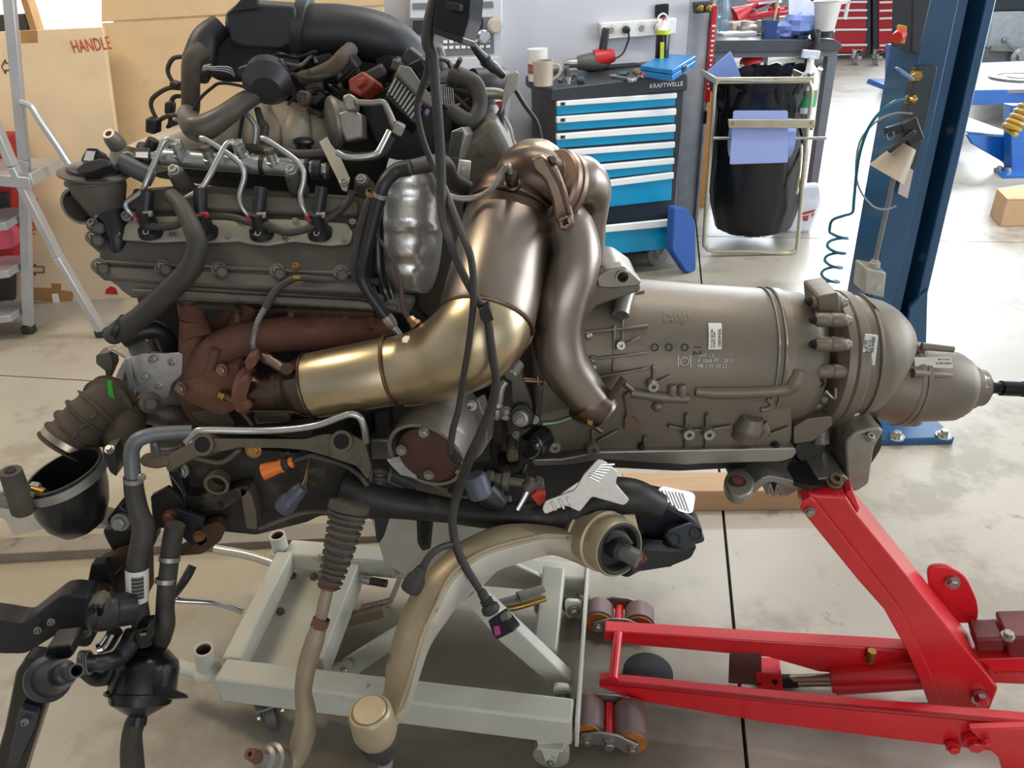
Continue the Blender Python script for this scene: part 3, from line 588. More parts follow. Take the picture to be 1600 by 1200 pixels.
obj('canister_body', MB().plate(PJ, rp([(1211, 348), (1232, 296), (1246, 290), (1284, 287), (1287, 312), (1268, 362), (1233, 367)], 7, 4), .12), mat('canister_white', '#d9dce6', .4), o, .02)
obj('red_print', MB().plate(PJ, [(1254, 332), (1274, 327), (1272, 331), (1254, 336)], .001, .002).plate(PJ, [(1254, 338), (1264, 336), (1262, 345), (1255, 345)], .001, .002).plate(PJ, [(1268, 334), (1273, 333), (1268, 340)], .001, .002), REDINK, o)
q = onz(1254, 330) + V((.05, .4, 0)); o = obj('red_canister', MB().box((q.x + .02, q.y + .1, .15), .13, .15, .30), mat('canister_red', '#d23a22', .45), bev=.02, loc=(q.x, q.y, 0)); tag(o, 'small red canister standing behind the white canister', 'canister')
# ================================================================ far red cabinets
PF = Pl(onz(1340, 92), 0, 0)
def red_cab(x0, x1, lb):
    o = thing('red_tool_cabinet', lb, 'tool cabinet', onz((x0 + x1) / 2, 98), 'red tool cabinets far back')
    obj('body', back(PF, [(x0 - 8, -120), (x1 + 8, -120), (x1 + 8, 84), (x0 - 8, 86)], .5), CHAR, o, .01)
    ys = [-100, -75, -50, -30, -14, 2, 15, 27, 45, 69, 82]
    for a, b in zip(ys, ys[1:]):
        d = obj('drawer', back(PF, [(x0, a + 3), (x1, a + 2), (x1 - (b - a) * .1, b), (x0, b)], .02, .02), REDD, o, .004)
        obj('handle_strip', back(PF, [(x0, a), (x1, a - 1), (x1, a + 2.2), (x0, a + 3.2)], .02, .05), STRIP, d, .004)
    return o
c1 = red_cab(1265, 1353, 'far red drawer cabinet on chrome casters behind the measuring jug'); c2 = red_cab(1372, 1400, 'narrow strip of a far red cabinet beside the dark blue column')
for x, o in ((1280, c1), (1336, c1), (1368, c2), (1396, c2)):
    q = onz(x, 101); caster(o, (q.x, q.y, 0), .085, .06, CHROME, CHROME, (1, .2, 0))
# ================================================================ two post lift column
CY = 2.62; PC = Pl((0, CY, 0), 0, 0)
XL = lambda y: 1412 - .195 * (y - 200)
XS = lambda y: 1457 - .2158 * (y - 200)
XR_ = lambda y: 1508 - .232 * (y - 200)
def zb(y): return onz(1420, 601, 0)
col = thing('lift_column', 'dark blue two post lift column with bolted base plate, rising behind the gearbox', 'lift column', onz(1440, 680))
yb = 601; yt = -160
obj('column_face', MB().plate(PC, [(XL(yt), yt), (XS(yt), yt), (XS(yb), yb), (XL(yb), yb)], .20), COLB, col, .006)
obj('column_flange', MB().plate(PC, [(XR_(yt) - 16, yt), (XR_(yt), yt), (XR_(yb), yb), (XR_(yb) - 14, yb)], .26, .01), COLB, col, .005)
obj('column_channel', MB().plate(PC, [(XS(yt) - 2, yt), (XR_(yt), yt), (XR_(yb), yb), (XS(yb) - 2, yb)], .05, -.10), COLB, col)
obj('channel_lip', MB().plate(PC, [(XS(yt), yt), (XS(yt) + 18, yt), (XS(yb) + 15, yb), (XS(yb), yb)], .02, -.012), COLB, col, .004)
obj('gusset', MB().plate(Pl((0, CY - .02, 0)), [(1450, 452), (1446, 600), (1405, 604), (1422, 480)], .02), COLB, col, .003)
BPm = mat('base_blue_paint', '#1f5580', .4, 0, .08, 6)
q0, q1, q2, q3 = onz(1300, 694, .012), onz(1490, 690, .012), onz(1478, 655, .012), onz(1300, 658, .012)
q2 = V((q1.x - .02, q1.y + .42, .012)); q3 = V((q0.x - .02, q0.y + .42, .012))
obj('base_plate', MB().prism([V((p.x, p.y, .03)) for p in (q0, q1, q2, q3)], (0, 0, -.03)), BPm, col, .004)
for x, y in ((1474, 681), (1400, 683)):
    p = onz(x, y, .032); o = obj('anchor_washer', MB().lathe(p, p + V((0, 0, .006)), [(0, .028), (1, .028)], 18), CHROME, col); bolt(o, p + V((0, 0, .012)), (0, 0, 1), .014, STEEL)
for x, y in ((1474, 215), (1427, 417)): bolt(col, PC(x, y, -.09), PC.n, .010, WHITE, 'socket', 'screw')
obj('cover_panel', MB().plate(PC, rp([(1426, 102), (1458, 102), (1425, 262), (1392, 250)], 5), .04, .03), mat('smoked_cover', '#343b40', .32, 0, .15, 12), col, .006)
obj('data_plate', MB().plate(PC, [(1405, 254), (1420, 262), (1411, 306), (1396, 298)], .002, .034), mat('label_grey', '#c8bcbc', .5), col)
es = obj('switch_plate', MB().plate(PC, rp([(1397, 37), (1406, 38), (1403, 66), (1393, 64)], 3), .03, .05), mat('safety_yellow', '#c79a2a', .45), col, .003)
obj('emergency_knob', MB().lathe(PC(1396, 52, .05), PC(1381, 54, .09), [(0, .018), (.5, .015), (.6, .019), (1, .016)], 14), mat('safety_red', '#c2342a', .4), es)
obj('switch_housing', MB().plate(PC, [(XL(-60), -60), (1420, -60), (1416, 80), (XL(84) - 6, 84)], .14, .03), CHAR, col, .006)
# fittings, lamp, hoses
o = obj('brass_coupling', MB().lathe(PC(1412, 116, .04), PC(1430, 116, .04), [(0, .010), (.2, .018), (.8, .018), (1, .01)], 12), BRASS, col)
o = obj('brass_elbow', MB().lathe(PC(1404, 152, .04), PC(1422, 152, .04), [(0, .008), (.2, .014), (.8, .016), (1, .01)], 12), BRASS, col)
obj('hook_bracket', MB().plate(PC, [(1388, 103), (1392, 101), (1416, 118), (1414, 123), (1400, 114)], .02, .06), mat('pale_blue_steel', '#6f93b8', .4), col, .002)
hs = thing('air_hose', 'teal coiled air hose hanging from the lift column', 'air hose', onz(1275, 446) )
HOSEM = mat('teal_hose', '#0c5b74', .35)
def ph_(x, y, o=.04): return PC(x, y, o)
pts = [ph_(1412, 151), ph_(1385, 150, .08), ph_(1355, 166, .1), ph_(1335, 195, .1), ph_(1322, 240, .1), ph_(1316, 300, .1), ph_(1314, 318, .1), ph_(1302, 323, .1), ph_(1290, 336, .06)]
hx = [(1300, 352), (1297, 376), (1293, 398), (1288, 420), (1284, 442), (1280, 466)]
ctr = [ph_(x, y, .06) for x, y in hx]
hel = []
N = 12 * (len(hx) - 1)
cc = crom(ctr, 12)
rr = .031
for i, c_ in enumerate(cc):
    a = math.pi + 2 * math.pi * i / 12
    hel.append(c_ + V((math.cos(a) * rr, math.sin(a) * rr, 0)))
obj('hose', MB().tube(pts + hel, .0052, 7, 4), HOSEM, hs); obj('swivel', MB().cyl(ph_(1420, 152), ph_(1407, 150, .05), .009, 10), BRASS, hs)
lp = thing('inspection_lamp', 'beige cone shaded clamp lamp hanging on the lift column', 'lamp', PC(1390, 275, .08))
a_, b_ = PC(1399, 218, .09), PC(1367, 262, .09)
obj('lamp_shade', MB().lathe(a_, b_, [(0, .030), (.1, .034), (.9, .062), (1, .066), (1, .062), (.1, .03)], 28), mat('beige_enamel', '#b3a28c', .4), lp)
obj('bulb', MB().ball(a_.lerp(b_, .6), .028), WHITE, lp)
obj('clamp', MB().bar(PC(1362, 197, .1), PC(1408, 182, .1), .02, .03).bar(PC(1363, 224, .12), PC(1402, 192, .12), .02, .014).bar(PC(1395, 178, .1), PC(1408, 212, .1), .03, .05), BLK, lp, .004)
obj('clamp_spring', MB().tube([PC(x, y, .11) for x, y in ((1362, 198), (1366, 207), (1374, 202), (1372, 195))], .002, 5), STEEL, lp)
obj('cord', MB().tube([PC(x, y, .06) for x, y in ((1412, 172), (1385, 172), (1355, 186), (1332, 215), (1326, 260), (1333, 290), (1352, 314), (1372, 319), (1388, 314))], .0035, 6), mat('grey_cord', '#8f8f8c', .5), lp)
jb = thing('junction_box', 'grey junction box with a conduit on the side of the lift column', 'junction box', PC(1358, 458, .06))
GREYP = mat('electrical_grey', '#a7a59c', .5)
obj('box_body', MB().plate(PC, [(1345, 412), (1376, 418), (1372, 458), (1341, 450)], .10, .05), GREYP, jb, .006)
obj('knockout', MB().lathe(PC(1364, 441, .05), PC(1364, 441, .054), [(0, .012), (1, .012)], 14), mat('grey_light', '#b5b2a8', .5), jb)
obj('gland', MB().lathe(PC(1362, 414, .02), PC(1364, 402, .02), [(0, .02), (.6, .02), (.7, .014), (1, .012)], 12), GREYP, jb)
obj('conduit', MB().tube([PC(1364, 404, .02), PC(1387, 300, .02), PC(1397, 255, .02), PC(1420, 160, .02), PC(1426, 120, .02)], .009, 8), mat('conduit_grey', '#6f7478', .45), jb)
obj('cable', MB().tube([PC(1355, 455, 0), PC(1353, 470, 0), PC(1350, 520, 0)], .007, 7), BLK, jb)
# ================================================================ far right: platform lift, boxes
xb = thing('cardboard_box', 'low closed cardboard box on the floor at the right edge', 'cardboard box', onz(1575, 352))
q = [onz(1546, 336), onz(1562, 354), onz(1640, 353), onz(1640, 320)]
BXM = mat('box_board', '#c2a07c', .8, 0, .05)
obj('box_body', MB().prism([V((p.x, p.y, 0)) for p in q], (0, 0, .16)), BXM, xb, .004)
z = .162; qq = [V((p.x, p.y, z)) for p in q]
obj('flap', MB().prism([qq[0], qq[1], qq[1].lerp(qq[2], .45), qq[0].lerp(qq[3], .45)], (0, 0, .006)), CARD2, xb); obj('tape', MB().prism([p.lerp(qq[2], .5) + V((0, 0, .005)) for p in (qq[0], qq[1])] + [qq[2] + V((0, 0, .005)), qq[3] + V((0, 0, .005))], (0, 0, .003)), TAPE, xb)
lf = thing('platform_lift', 'bright blue scissor alignment lift with a turntable, far right', 'platform lift', onz(1575, 275))
GL = onz(1580, 276)
PG = Pl(GL + V((0, .25, 0)), 0, 8)
obj('base_plate', MB().prism([onz(1552, 266), onz(1566, 279), onz(1680, 276), onz(1680, 262)], (0, 0, .02)), LIFTB, lf, .004)
obj('post', MB().plate(Pl(GL + V((0, .12, 0))), [(1580, 165), (1690, 165), (1690, 274), (1580, 274)], .10), LIFTB, lf, .006)
obj('ramp_side', MB().plate(PG, [(1508, 205), (1590, 213), (1588, 272), (1566, 252), (1520, 225)], .03), LIFTB, lf, .004)
obj('ramp_top', MB().prism([PG(1508, 206), PG(1592, 212), PG(1592, 212) + V((0, 1.1, 0)), PG(1516, 206) + V((0, 1.1, 0))], (0, 0, -.02)), mat('ramp_plate', '#c9ced4', .4, .2), lf, .003)
PH = Pl(onz(1560, 205) + V((0, .1, 0)), 0, 3)
obj('platform_beam', MB().plate(PH, [(1519, 141), (1700, 138), (1700, 161), (1518, 164)], .25), LIFTB, lf, .006)
ztop = PH(1560, 141).z
tq = [onz(1519, 141, ztop), onz(1720, 138, ztop), onz(1720, 90, ztop), onz(1533, 98, ztop)]
GRYF = mat('grey_deck', '#7d8288', .45)
obj('platform_deck', MB().prism(tq, (0, 0, -.03)), GRYF, lf)
tc_ = onz(1595, 122, ztop)
tt = obj('turntable', MB().lathe(tc_, tc_ + V((0, 0, .02)), [(0, .27), (1, .27), (1, .20), (.6, .20), (.6, .12), (1, .12), (1, .0)], 30), STEEL, lf)
for x, y in ((1561, 264), (1575, 266)): bolt(lf, onz(x, y, .025), (0, 0, 1), .02, STEEL)
yc = thing('yellow_coil_hose', 'yellow coiled hose hanging at the blue lift, right edge', 'hose', PG(1583, 212, .1))
obj('coil', MB().coil(at(1576, 206, GL.y - .1), at(1606, 168, GL.y - .1), .05, .017, 5, 12, 6), mat('yellow_hose', '#b3923a', .4), yc)
o = thing('wheel_balancer', 'grey and white garage machine with chrome parts, far right', 'machine', onz(1580, 112))
PM = Pl(onz(1560, 108), 0, 0)
obj('housing', MB().plate(PM, [(1500, -60), (1720, -60), (1720, 12), (1545, 18)], 1.0), mat('machine_dark', '#39434a', .5), o, .02)
obj('front_panel', MB().plate(PM, [(1552, 18), (1720, 16), (1720, 76), (1545, 76)], .5), mat('machine_white', '#c3cad2', .5), o, .02)
obj('lower_tray', MB().plate(PM, [(1540, 76), (1720, 74), (1720, 104), (1535, 104)], .6, .05), GRYF, o, .01)
obj('wheel_flange', MB().lathe(PM(1582, 86, .10), PM(1582, 86, .2), [(0, .10), (.4, .10), (.5, .05), (1, .04)], 20), CHROME, o)
obj('lever', MB().bar(PM(1560, 62, .12), PM(1577, 76, .12), .03, .03).ball(PM(1560, 61, .12), .035).bar(PM(1540, 74, .1), PM(1600, 76, .1), .04, .05), STEEL, o)
fp = thing('far_lift_post', 'bright blue far lift foot seen past the dark column', 'lift post', onz(1405, 138))
PQ = Pl(onz(1402, 137), 0, 0)
obj('post', MB().plate(PQ, [(1391, 70), (1440, 70), (1440, 134), (1389, 134)], .12), LIFTB, fp, .01); obj('foot_plate', MB().plate(PQ, [(1380, 131), (1460, 131), (1460, 139), (1376, 138)], .5, .1), LIFTB, fp, .01)
obj('arm', MB().bar(PQ(1388, 103, .2), PQ(1420, 118, .2), .10, .07), mat('pale_blue_arm', '#86a6c6', .4), fp, .01)
# ================================================================ timbers on the floor
wp = vpl(onz(975, 800), onz(1262, 797))
WOOD = mat('pale_timber', '#b39270', .7, 0, .10, 9, .06, '#8c6f52', 7, .62, .15, stretch=(.25, 3, 3))
wo = obj('timber_block', MB().plate(wp, [(976, 768), (1290, 766), (1290, 797), (976, 800)], .10), WOOD, bev=.004, loc=onz(1100, 798))
tag(wo, 'pale sawn timber lying on the floor under the gearbox', 'timber')
sp_ = vpl(onz(-40, 882), onz(612, 846))
so = obj('steel_beam', MB().plate(sp_, [(-40, 867), (612, 836), (612, 850), (-40, 882)], .075), mat('dark_beam', '#7d7468', .5, 0, .15, 8, .05, '#3e3832', 9, .58, .15), bev=.003, loc=onz(200, 874))
tag(so, 'long dark grey beam lying on the floor behind the grey cart', 'beam')
# ================================================================ grey lift cart under the engine
CG = mat('cart_grey_paint', '#bdbbae', .42, 0, .06, 9, .03, [('#8d8470', 10, .64), ('#4a3a2b', 46, .74)], soft=.06)
ct = thing('lift_cart', 'pale grey scissor lift cart on casters standing under the engine', 'lift cart', onz(620, 1140))
f0, f1 = onz(350, 1062, .14), onz(896, 1128, .14); b0, b1 = onz(452, 866, .14), onz(917, 905, .14)
obj('front_rail', MB().bar(f0, f1, .06, .08), CG, ct, .006)
obj('rear_rail', MB().bar(b0, b1, .06, .06), CG, ct, .006)
obj('side_rail', MB().bar(f0 + V((.015, .03, .008)), b0 + V((0, -.03, .008)), .045, .06), CG, ct, .005)
obj('end_plate', MB().bar(f1 + V((.004, -.03, .0)), b1 + V((0.004, .02, .0)), .008, .085), CG, ct, .002)
u = (f1 - f0).normalized(); w = (b0 - f0).normalized()
m0, m1 = onz(492, 1045, .12), onz(552, 893, .12)
obj('inner_rail', MB().bar(m0, m1, .05, .08), CG, ct, .005)
obj('floor_sheet', MB().prism([onz(372, 1040, .09), onz(490, 1046, .09), onz(550, 893, .09), onz(458, 872, .09)], (0, 0, -.006)), CG, ct)
for x, y in ((457, 899), (490, 901), (438, 955)): bolt(ct, onz(x, y, .095), (0, 0, 1), .008, mat('rusty_bolt', '#6b5347', .6) if 'rusty_bolt' not in MATS else MATS['rusty_bolt'])
def post(x0, y0, x1, y1, yy, r):
    p, q = A((x0, y0, yy)), A((x1, y1, yy)); o = obj('corner_socket', MB().pipe(q, p, r, .005, 24), CG, ct); obj('rusty_bore', MB().lathe(q + (p - q) * .06, q + (p - q) * .9, [(0, r - .006), (1, r - .007)], 20, False, True), mat('bore_rust', '#5b3a2c', .9) if 'bore_rust' not in MATS else MATS['bore_rust'], o)
    obj('weld_collar', MB().lathe(p - V((0, 0, .01)), p + V((0, 0, .008)), [(0, r * 1.5), (.5, r * 1.45), (1, r * 1.05)], 20), CG, o)
post(322, 1044, 318, 1014, f0.y + .03, .022); post(440, 862, 433, 836, b0.y, .022)
obj('handle_tube', MB().tube([onz(336, 858, .17), onz(390, 868, .16), onz(440, 884, .15)], .013, 12), mat('bright_tube', '#c9c6bc', .3, .5), ct)
obj('extension_tube', MB().tube([onz(262, 1036, .12), onz(310, 1050, .13), onz(352, 1060, .13)], .017, 12), CG, ct)
br = obj('caster_bracket', MB().prism([onz(334, 1066, .13), onz(346, 1058, .13), onz(350, 1086, .06), onz(343, 1092, .06)], (.004, 0, 0)).prism([onz(342, 1092, .065), onz(410, 1100, .065), onz(421, 1084, .065), onz(350, 1078, .065)], (0, 0, -.004)), CG, ct, .001)
for x, y in ((356, 1084), (392, 1089)): bolt(br, onz(x, y, .067), (0, 0, 1), .008, CHROME)
CW = mat('caster_tyre', '#4b4a49', .55, 0, .2, 20)
q = onz(428, 1132); caster(ct, q, .040, .026, CW, LINKM, (.93, .35, 0))
q = onz(862, 1192); caster(ct, q, .040, .030, mat('caster_pale', '#8f8c80', .5), CG, (.15, 1, 0))
obj('caster_housing', MB().plate(Pl(onz(864, 1176, .03) + V((0, -.02, 0))), rp([(837, 1140), (886, 1146), (884, 1168), (866, 1183), (850, 1182), (839, 1160)], 4), .006), CG, ct, .001)
for x, y in ((900, 925), (470, 880)): caster(ct, V((onz(x, y, .08).x, onz(x, y, .08).y, 0)), .04, .03, CW, CG, (.15, 1, 0))
# scissor linkage
PL1 = vpl(onz(500, 1045, .14) + V((0, .10, 0)), onz(890, 1090, .14) + V((0, .04, 0)))
PL2 = vpl(PL1.o - PL1.n * .24, PL1.o - PL1.n * .24 + u)
def arm(pl, pts, th=.014, m=CG): return obj('scissor_arm', MB().plate(pl, pts, th), m, ct, .003)
a1 = arm(PL1, [(722, 934), (740, 920), (893, 1066), (890, 1080), (868, 1078), (780, 1002)], .03)
arm(PL1, [(536, 1050), (533, 1034), (640, 968), (725, 905), (790, 845), (812, 858), (735, 935), (640, 1000), (553, 1058)], .014)
arm(PL2, [(598, 818), (644, 806), (905, 930), (905, 940), (870, 932), (800, 905)], .014)
arm(PL2, [(590, 1000), (584, 992), (622, 900), (632, 898)], .014)
arm(PL2, [(640, 885), (760, 800), (800, 806), (660, 905)], .014)
obj('top_platform', MB().plate(Pl(PL1.o - PL1.n * .08), [(578, 806), (800, 806), (800, 838), (690, 850), (640, 905), (600, 880)], .20), mat('platform_grey', '#a9a697', .5, 0, .06), ct, .004)
for pts in ([(524, 968), (598, 951), (600, 966), (526, 985)], [(506, 1010), (572, 999), (574, 1010), (512, 1026)]): obj('guide_bar', MB().plate(Pl(PL1.o - PL1.n * .13), pts, .02), mat('guide_tan', '#8b8062', .5), ct, .002)
obj('tension_spring', MB().coil(PL1(535, 1001, -.11), PL1(584, 990, -.11), .007, .0018, 14, 8, 5), MATS['rusty_bolt'], ct)
lk = obj('drag_link', MB().plate(PL1, rp([(470, 1046), (548, 1026), (556, 1032), (552, 1042), (500, 1050)], 3), .012, .02), CG, ct, .002)
for x, y in ((545, 1036), (536, 1052)): bolt(lk, PL1(x, y, .024), PL1.n, .008, CHROME)
obj('cross_tube', MB().bar(onz(852, 1022, .15), onz(866, 893, .20), .055, .05), CG, ct, .005)
cy = obj('hydraulic_cylinder', MB().lathe(onz(770, 950, .19), onz(850, 927, .19), [(0, .016), (.5, .016), (.5, .022), (1, .022)], 20), LINKM, ct)
obj('pressure_pipe', MB().tube([onz(745, 955, .22), onz(800, 950, .22), onz(852, 935, .22)], .008, 10), BRASS, cy)
for x, y in ((847, 948), (896, 953), (878, 1086)):
    p = onz(x, y, .15); o = obj('pivot_lug', MB().plate(Pl(p), rp([(x - 14, y - 14), (x + 14, y - 12), (x + 16, y + 12), (x - 12, y + 14)], 9, 4), .012), CG, ct, .002); bolt(o, p + V((0, -.006, 0)), (0, -1, 0), .012, LINKM)
bolt(ct, PL2(612, 876, .004), PL2.n, .008, LINKM)
cr = obj('crank_arm', MB().tube([onz(272, 934, .20), onz(278, 938, .19), onz(330, 941, .17), onz(356, 947, .16), onz(378, 955, .15)], .0085, 12), CHROME, ct)
obj('crank_grip', MB().tube([onz(274, 928, .20), onz(290, 904, .24), onz(301, 884, .26)], [.009, .011, .012, .011], 12), BLK, cr)
obj('cross_rod', MB().cyl(onz(553, 902, .12), onz(580, 908, .12), .012, 14), CHROME, ct); obj('cross_rod', MB().cyl(onz(576, 907, .12), onz(604, 912, .12), .011, 14), mat('oily_rod', '#4e443c', .4, .5), ct)
obj('brake_rod', MB().cyl(onz(490, 1095, .06), onz(524, 1108, .06), .008, 12), LINKM, ct)
# ================================================================ red trolley jack
PN1 = vpl(onz(936, 1074, .08), onz(1600, 1182, .06)); PN2 = vpl(onz(945, 1002, .09), onz(1600, 1070, .08))
jk = thing('trolley_jack', 'long red trolley jack raising the gearbox, tandem rollers at the front', 'trolley jack', onz(1200, 1130))
near = [(936, 1066), (1000, 1072), (1200, 1094), (1700, 1140), (1700, 1192), (1400, 1156), (1200, 1130), (1000, 1096), (936, 1074)]
far = [(945, 986), (1000, 990), (1200, 1003), (1420, 1018), (1700, 1032), (1700, 1074), (1420, 1062), (1280, 1050), (1200, 1027), (1000, 1009), (945, 1001)]
obj('side_rail', MB().plate(PN1, near, .012).plate(PN1, [(936, 1066), (1000, 1072), (1200, 1094), (1700, 1140), (1700, 1146), (1200, 1099), (936, 1071)], .030), REDP, jk, .003)
obj('side_rail', MB().plate(PN2, far, .012).plate(PN2, [(945, 986), (1200, 1003), (1700, 1032), (1700, 1036), (1200, 1007), (945, 990)], .035), REDP, jk, .003)
for c in ((978, 1060), (986, 981)): pass
zt = PN1(960, 1066).z
obj('front_axle', MB().cyl(PN2(966, 990), PN1(958, 1062), .0115, 16), REDP, jk)
URE = mat('roller_urethane', '#6d5854', .45, 0, .15, 10, .05, '#8b7a74', 20, .6, .1); ORG = mat('roller_core', '#9a5f24', .55, 0, .3, 40, .1)
def tandem(cx, y0, y1, c0):
    """two rollers on a rocker between two link plates: p = near contact, q = far contact"""
    pa, qa = onz(cx[0], y0[0]), onz(cx[1], y1[0]); pb, qb = onz(cx[2], y0[1]), onz(cx[3], y1[1])
    rad = .039; z = V((0, 0, rad))
    for a, b in ((pa, qa), (pb, qb)):
        r = obj('roller', MB().lathe(a + z, b + z, [(0, .020), (0, .034), (.06, rad), (.94, rad), (1, .034), (1, .02)], 28), URE, jk)
        d = (b - a).normalized()
        obj('roller_core', MB().lathe(a + z - d * .004, b + z + d * .004, [(0, .012), (0, .034), (1, .034), (1, .012)], 24), ORG, r)
    m0, m1 = (pa + pb) / 2 + z * 1.15, (qa + qb) / 2 + z * 1.15
    for (a, b, m, s) in ((pa, pb, m0, -1), (qa, qb, m1, 1)):
        d = (b - a).normalized(); dn = (m1 - m0).normalized() * s; u = V((0, 0, 1))
        pts = []
        for cpt, r in ((a + z, .017), (m + u * .006, .026), (b + z, .017)):
            pass
        A_, B_ = a + z, b + z
        pts = [A_ - d * .018 - u * .006, A_ - d * .014 + u * .013, m - d * .02 + u * .026, m + d * .02 + u * .026, B_ + d * .014 + u * .013, B_ + d * .018 - u * .006, B_ + d * .008 - u * .018, m - u * .014, A_ - d * .008 - u * .018]
        l = obj('link_plate', MB().prism([p + dn * .008 for p in pts], dn * .006), LINKM, jk, .002)
        for c, r in ((A_, .009), (B_, .009), (m, .012)): bolt(l, c + dn * .018, dn, r, STEEL)
    obj('rocker_axle', MB().cyl(m0, m1, .0115, 14), REDP, jk)
tandem((917, 920, 986, 983), (1164, 1177), (1118, 1124), 0)
tandem((935, 936, 998, 998), (989, 994), (965, 970), 0)
# lifting arm
PA = vpl(PN1.o - PN1.n * .10, PN1.o - PN1.n * .10 + (onz(1600, 1182, .06) - onz(936, 1074, .08)))
armL = [(1249, 790), (1253, 778), (1264, 772), (1275, 774), (1322, 777), (1341, 807), (1417, 900), (1482, 982), (1535, 1045), (1560, 1076), (1547, 1109), (1452, 1102), (1435, 1055), (1415, 1010), (1380, 947), (1340, 902)]
obj('lifting_arm', MB().plate(PA, armL, .10), REDP, jk, .004)
obj('arm_cheek', MB().plate(PA, [(1249, 790), (1253, 778), (1264, 772), (1272, 778), (1342, 866), (1407, 950), (1437, 1010), (1470, 1090), (1475, 1104), (1452, 1102), (1435, 1055), (1415, 1010), (1380, 947), (1340, 902)], .012, .010), REDP, jk, .002)
obj('arm_head', MB().plate(PA, [(1322, 776), (1333, 771), (1345, 800), (1342, 808)], .10, -.012), REDP, jk, .002)
bolt(jk, PA(1264, 793, .014), PA.n, .008, LINKM); bolt(jk, PA(1530, 1086, .01), PA.n, .014, CHROME, 'hex', 'pivot_pin')
obj('saddle', MB().lathe(PA(1262, 776, -.05) + V((0, 0, -.012)), PA(1262, 776, -.05) + V((0, 0, .02)), [(0, .02), (.6, .022), (.7, .04), (1, .04)], 18), BLK, jk)
lug = obj('pivot_lug', MB().plate(PA, rp([(1470, 950), (1500, 946), (1535, 962), (1556, 1008), (1556, 1040), (1480, 1040)], 22, 5), .012, -.12), REDP, jk, .003)
bolt(lug, PA(1512, 971, -.115), PA.n, .012, STEEL)
# hydraulic ram
PR1 = vpl(PA.o - PA.n * .05, PA.o - PA.n * .05 + (onz(1600, 1182, .06) - onz(936, 1074, .08)))
s_ = sca(PR1(1300, 1060))
ram = obj('ram_cylinder', MB().lathe(PR1(1302, 1062), PR1(1445, 1050), [(0, 17 * s_), (0, 23 * s_), (1, 24 * s_)], 28), REDP, jk)
obj('ram_gland', MB().lathe(PR1(1297, 1062), PR1(1304, 1062), [(0, 14 * s_), (.1, 20 * s_), (1, 20 * s_)], 20), REDP, ram)
obj('ram_rod', MB().cyl(PR1(1222, 1064), PR1(1300, 1062), 10 * s_, 18), mat('ram_rod_steel', '#8d836c', .3, .85), jk)
obj('rod_seal', MB().cyl(PR1(1220, 1064), PR1(1246, 1064), 10.5 * s_, 18), DARK, jk)
ce = obj('clevis', MB().plate(PR1, [(1180, 1042), (1220, 1042), (1223, 1080), (1183, 1080)], .05, .02), REDP, jk, .003)
bolt(ce, PR1(1210, 1054, .022), PR1.n, .005, DARK, 'socket')
bp_ = PR1(1357, 1038, .0); ft = obj('brass_fitting', MB().lathe(bp_ + V((0, 0, .012)), bp_ + V((0, 0, .045)), [(0, .012), (.3, .012), (.32, .009), (.5, .009), (.52, .0105), (1, .0105)], 6), BRASS, jk)
obj('return_spring', MB().coil(PR1(1345, 1092, .02), PR1(1458, 1093, .02), .008, .0022, 34, 8, 5), mat('spring_dark', '#4a4542', .45, .6), jk)
obj('cross_plate', MB().prism([PN2(1140, 1019), PN2(1190, 1019), PR1(1190, 1056, .02), PR1(1138, 1052, .02)], (0, 0, -.012)), mat('rusty_plate', '#5e3a33', .6, 0, .2, 20, .1), jk, .002)
obj('rear_bracket', MB().plate(PN1, [(1510, 1128), (1700, 1122), (1700, 1230), (1572, 1230), (1556, 1172)], .02, .02), REDP, jk, .004)
for x, y, r in ((1487, 1160, .011), (1520, 1152, .016), (1535, 1142, .006)): bolt(jk, PN1(x, y, .012 if x < 1530 else .03), PN1.n, r, REDP)
gr = obj('gear_sector', MB().plate(PA, [(1535, 1048), (1700, 1042), (1700, 1066), (1560, 1068)], .04, -.03), REDP, jk, .003)
obj('pump_block', MB().plate(PA, [(1532, 1022), (1580, 1020), (1580, 1042), (1536, 1044)], .06, -.04).plate(PA, [(1580, 1014), (1700, 1010), (1700, 1046), (1584, 1046)], .08, -.03), mat('oily_red', '#6a221f', .45, 0, .3, 20), jk, .006)
bolt(jk, PA(1582, 1010, -.03), (0, 0, 1), .01, LINKM)
for k in range(14):
    x = 1562 + k * 4; obj('gear_tooth', MB().box(PA(x, 1069, -.045), .0035, .03, .008), REDP, gr)
o = obj('black_disc', MB().lathe(onz(1012, 1056), onz(1012, 1056) + V((0, 0, .016)), [(0, .062), (.8, .062), (1, .055)], 28), DARK, loc=onz(1012, 1056)); tag(o, 'black round disc on the floor between the red jack rails', 'pad')  # thin black disc, slightly narrower at the top
# ================================================================ the engine
VC = mat('valve_cover_plastic', '#514b43', .55, 0, .12, 12, .05, [('#5f584e', 6, .58)], soft=.15)
HEAD = mat('cast_head', '#615a51', .5, .35, .18, 22, .15, [('#3a342e', 12, .6)], soft=.1)
RUST = mat('rusty_cast_iron', '#6b4738', .85, .1, .18, 12, .18, [('#83583f', 16, .58), ('#4a2f26', 9, .62)], soft=.12)
ALUI = mat('intake_aluminium', '#b5a793', .5, .1, .06, 14, .06)
ALUD = mat('dull_aluminium', '#8d877d', .42, .6, .12, 26, .12)
PLATE = mat('injector_plate', '#a29b8c', .45, .35, .10, 20, .04)
SHIELD = mat('shield_aluminium', '#dedbd6', .30, .8, .06, 18, .15, [('#8d7f69', 9, .62)], soft=.15)
PIPEM = mat('zinc_pipe', '#b6b8b5', .32, .85, .08, 30, .02)
BLOCKD = mat('engine_shadow_block', '#2a2724', .7, .1, .25, 16, .2, [('#3d352c', 10, .6)], soft=.1)
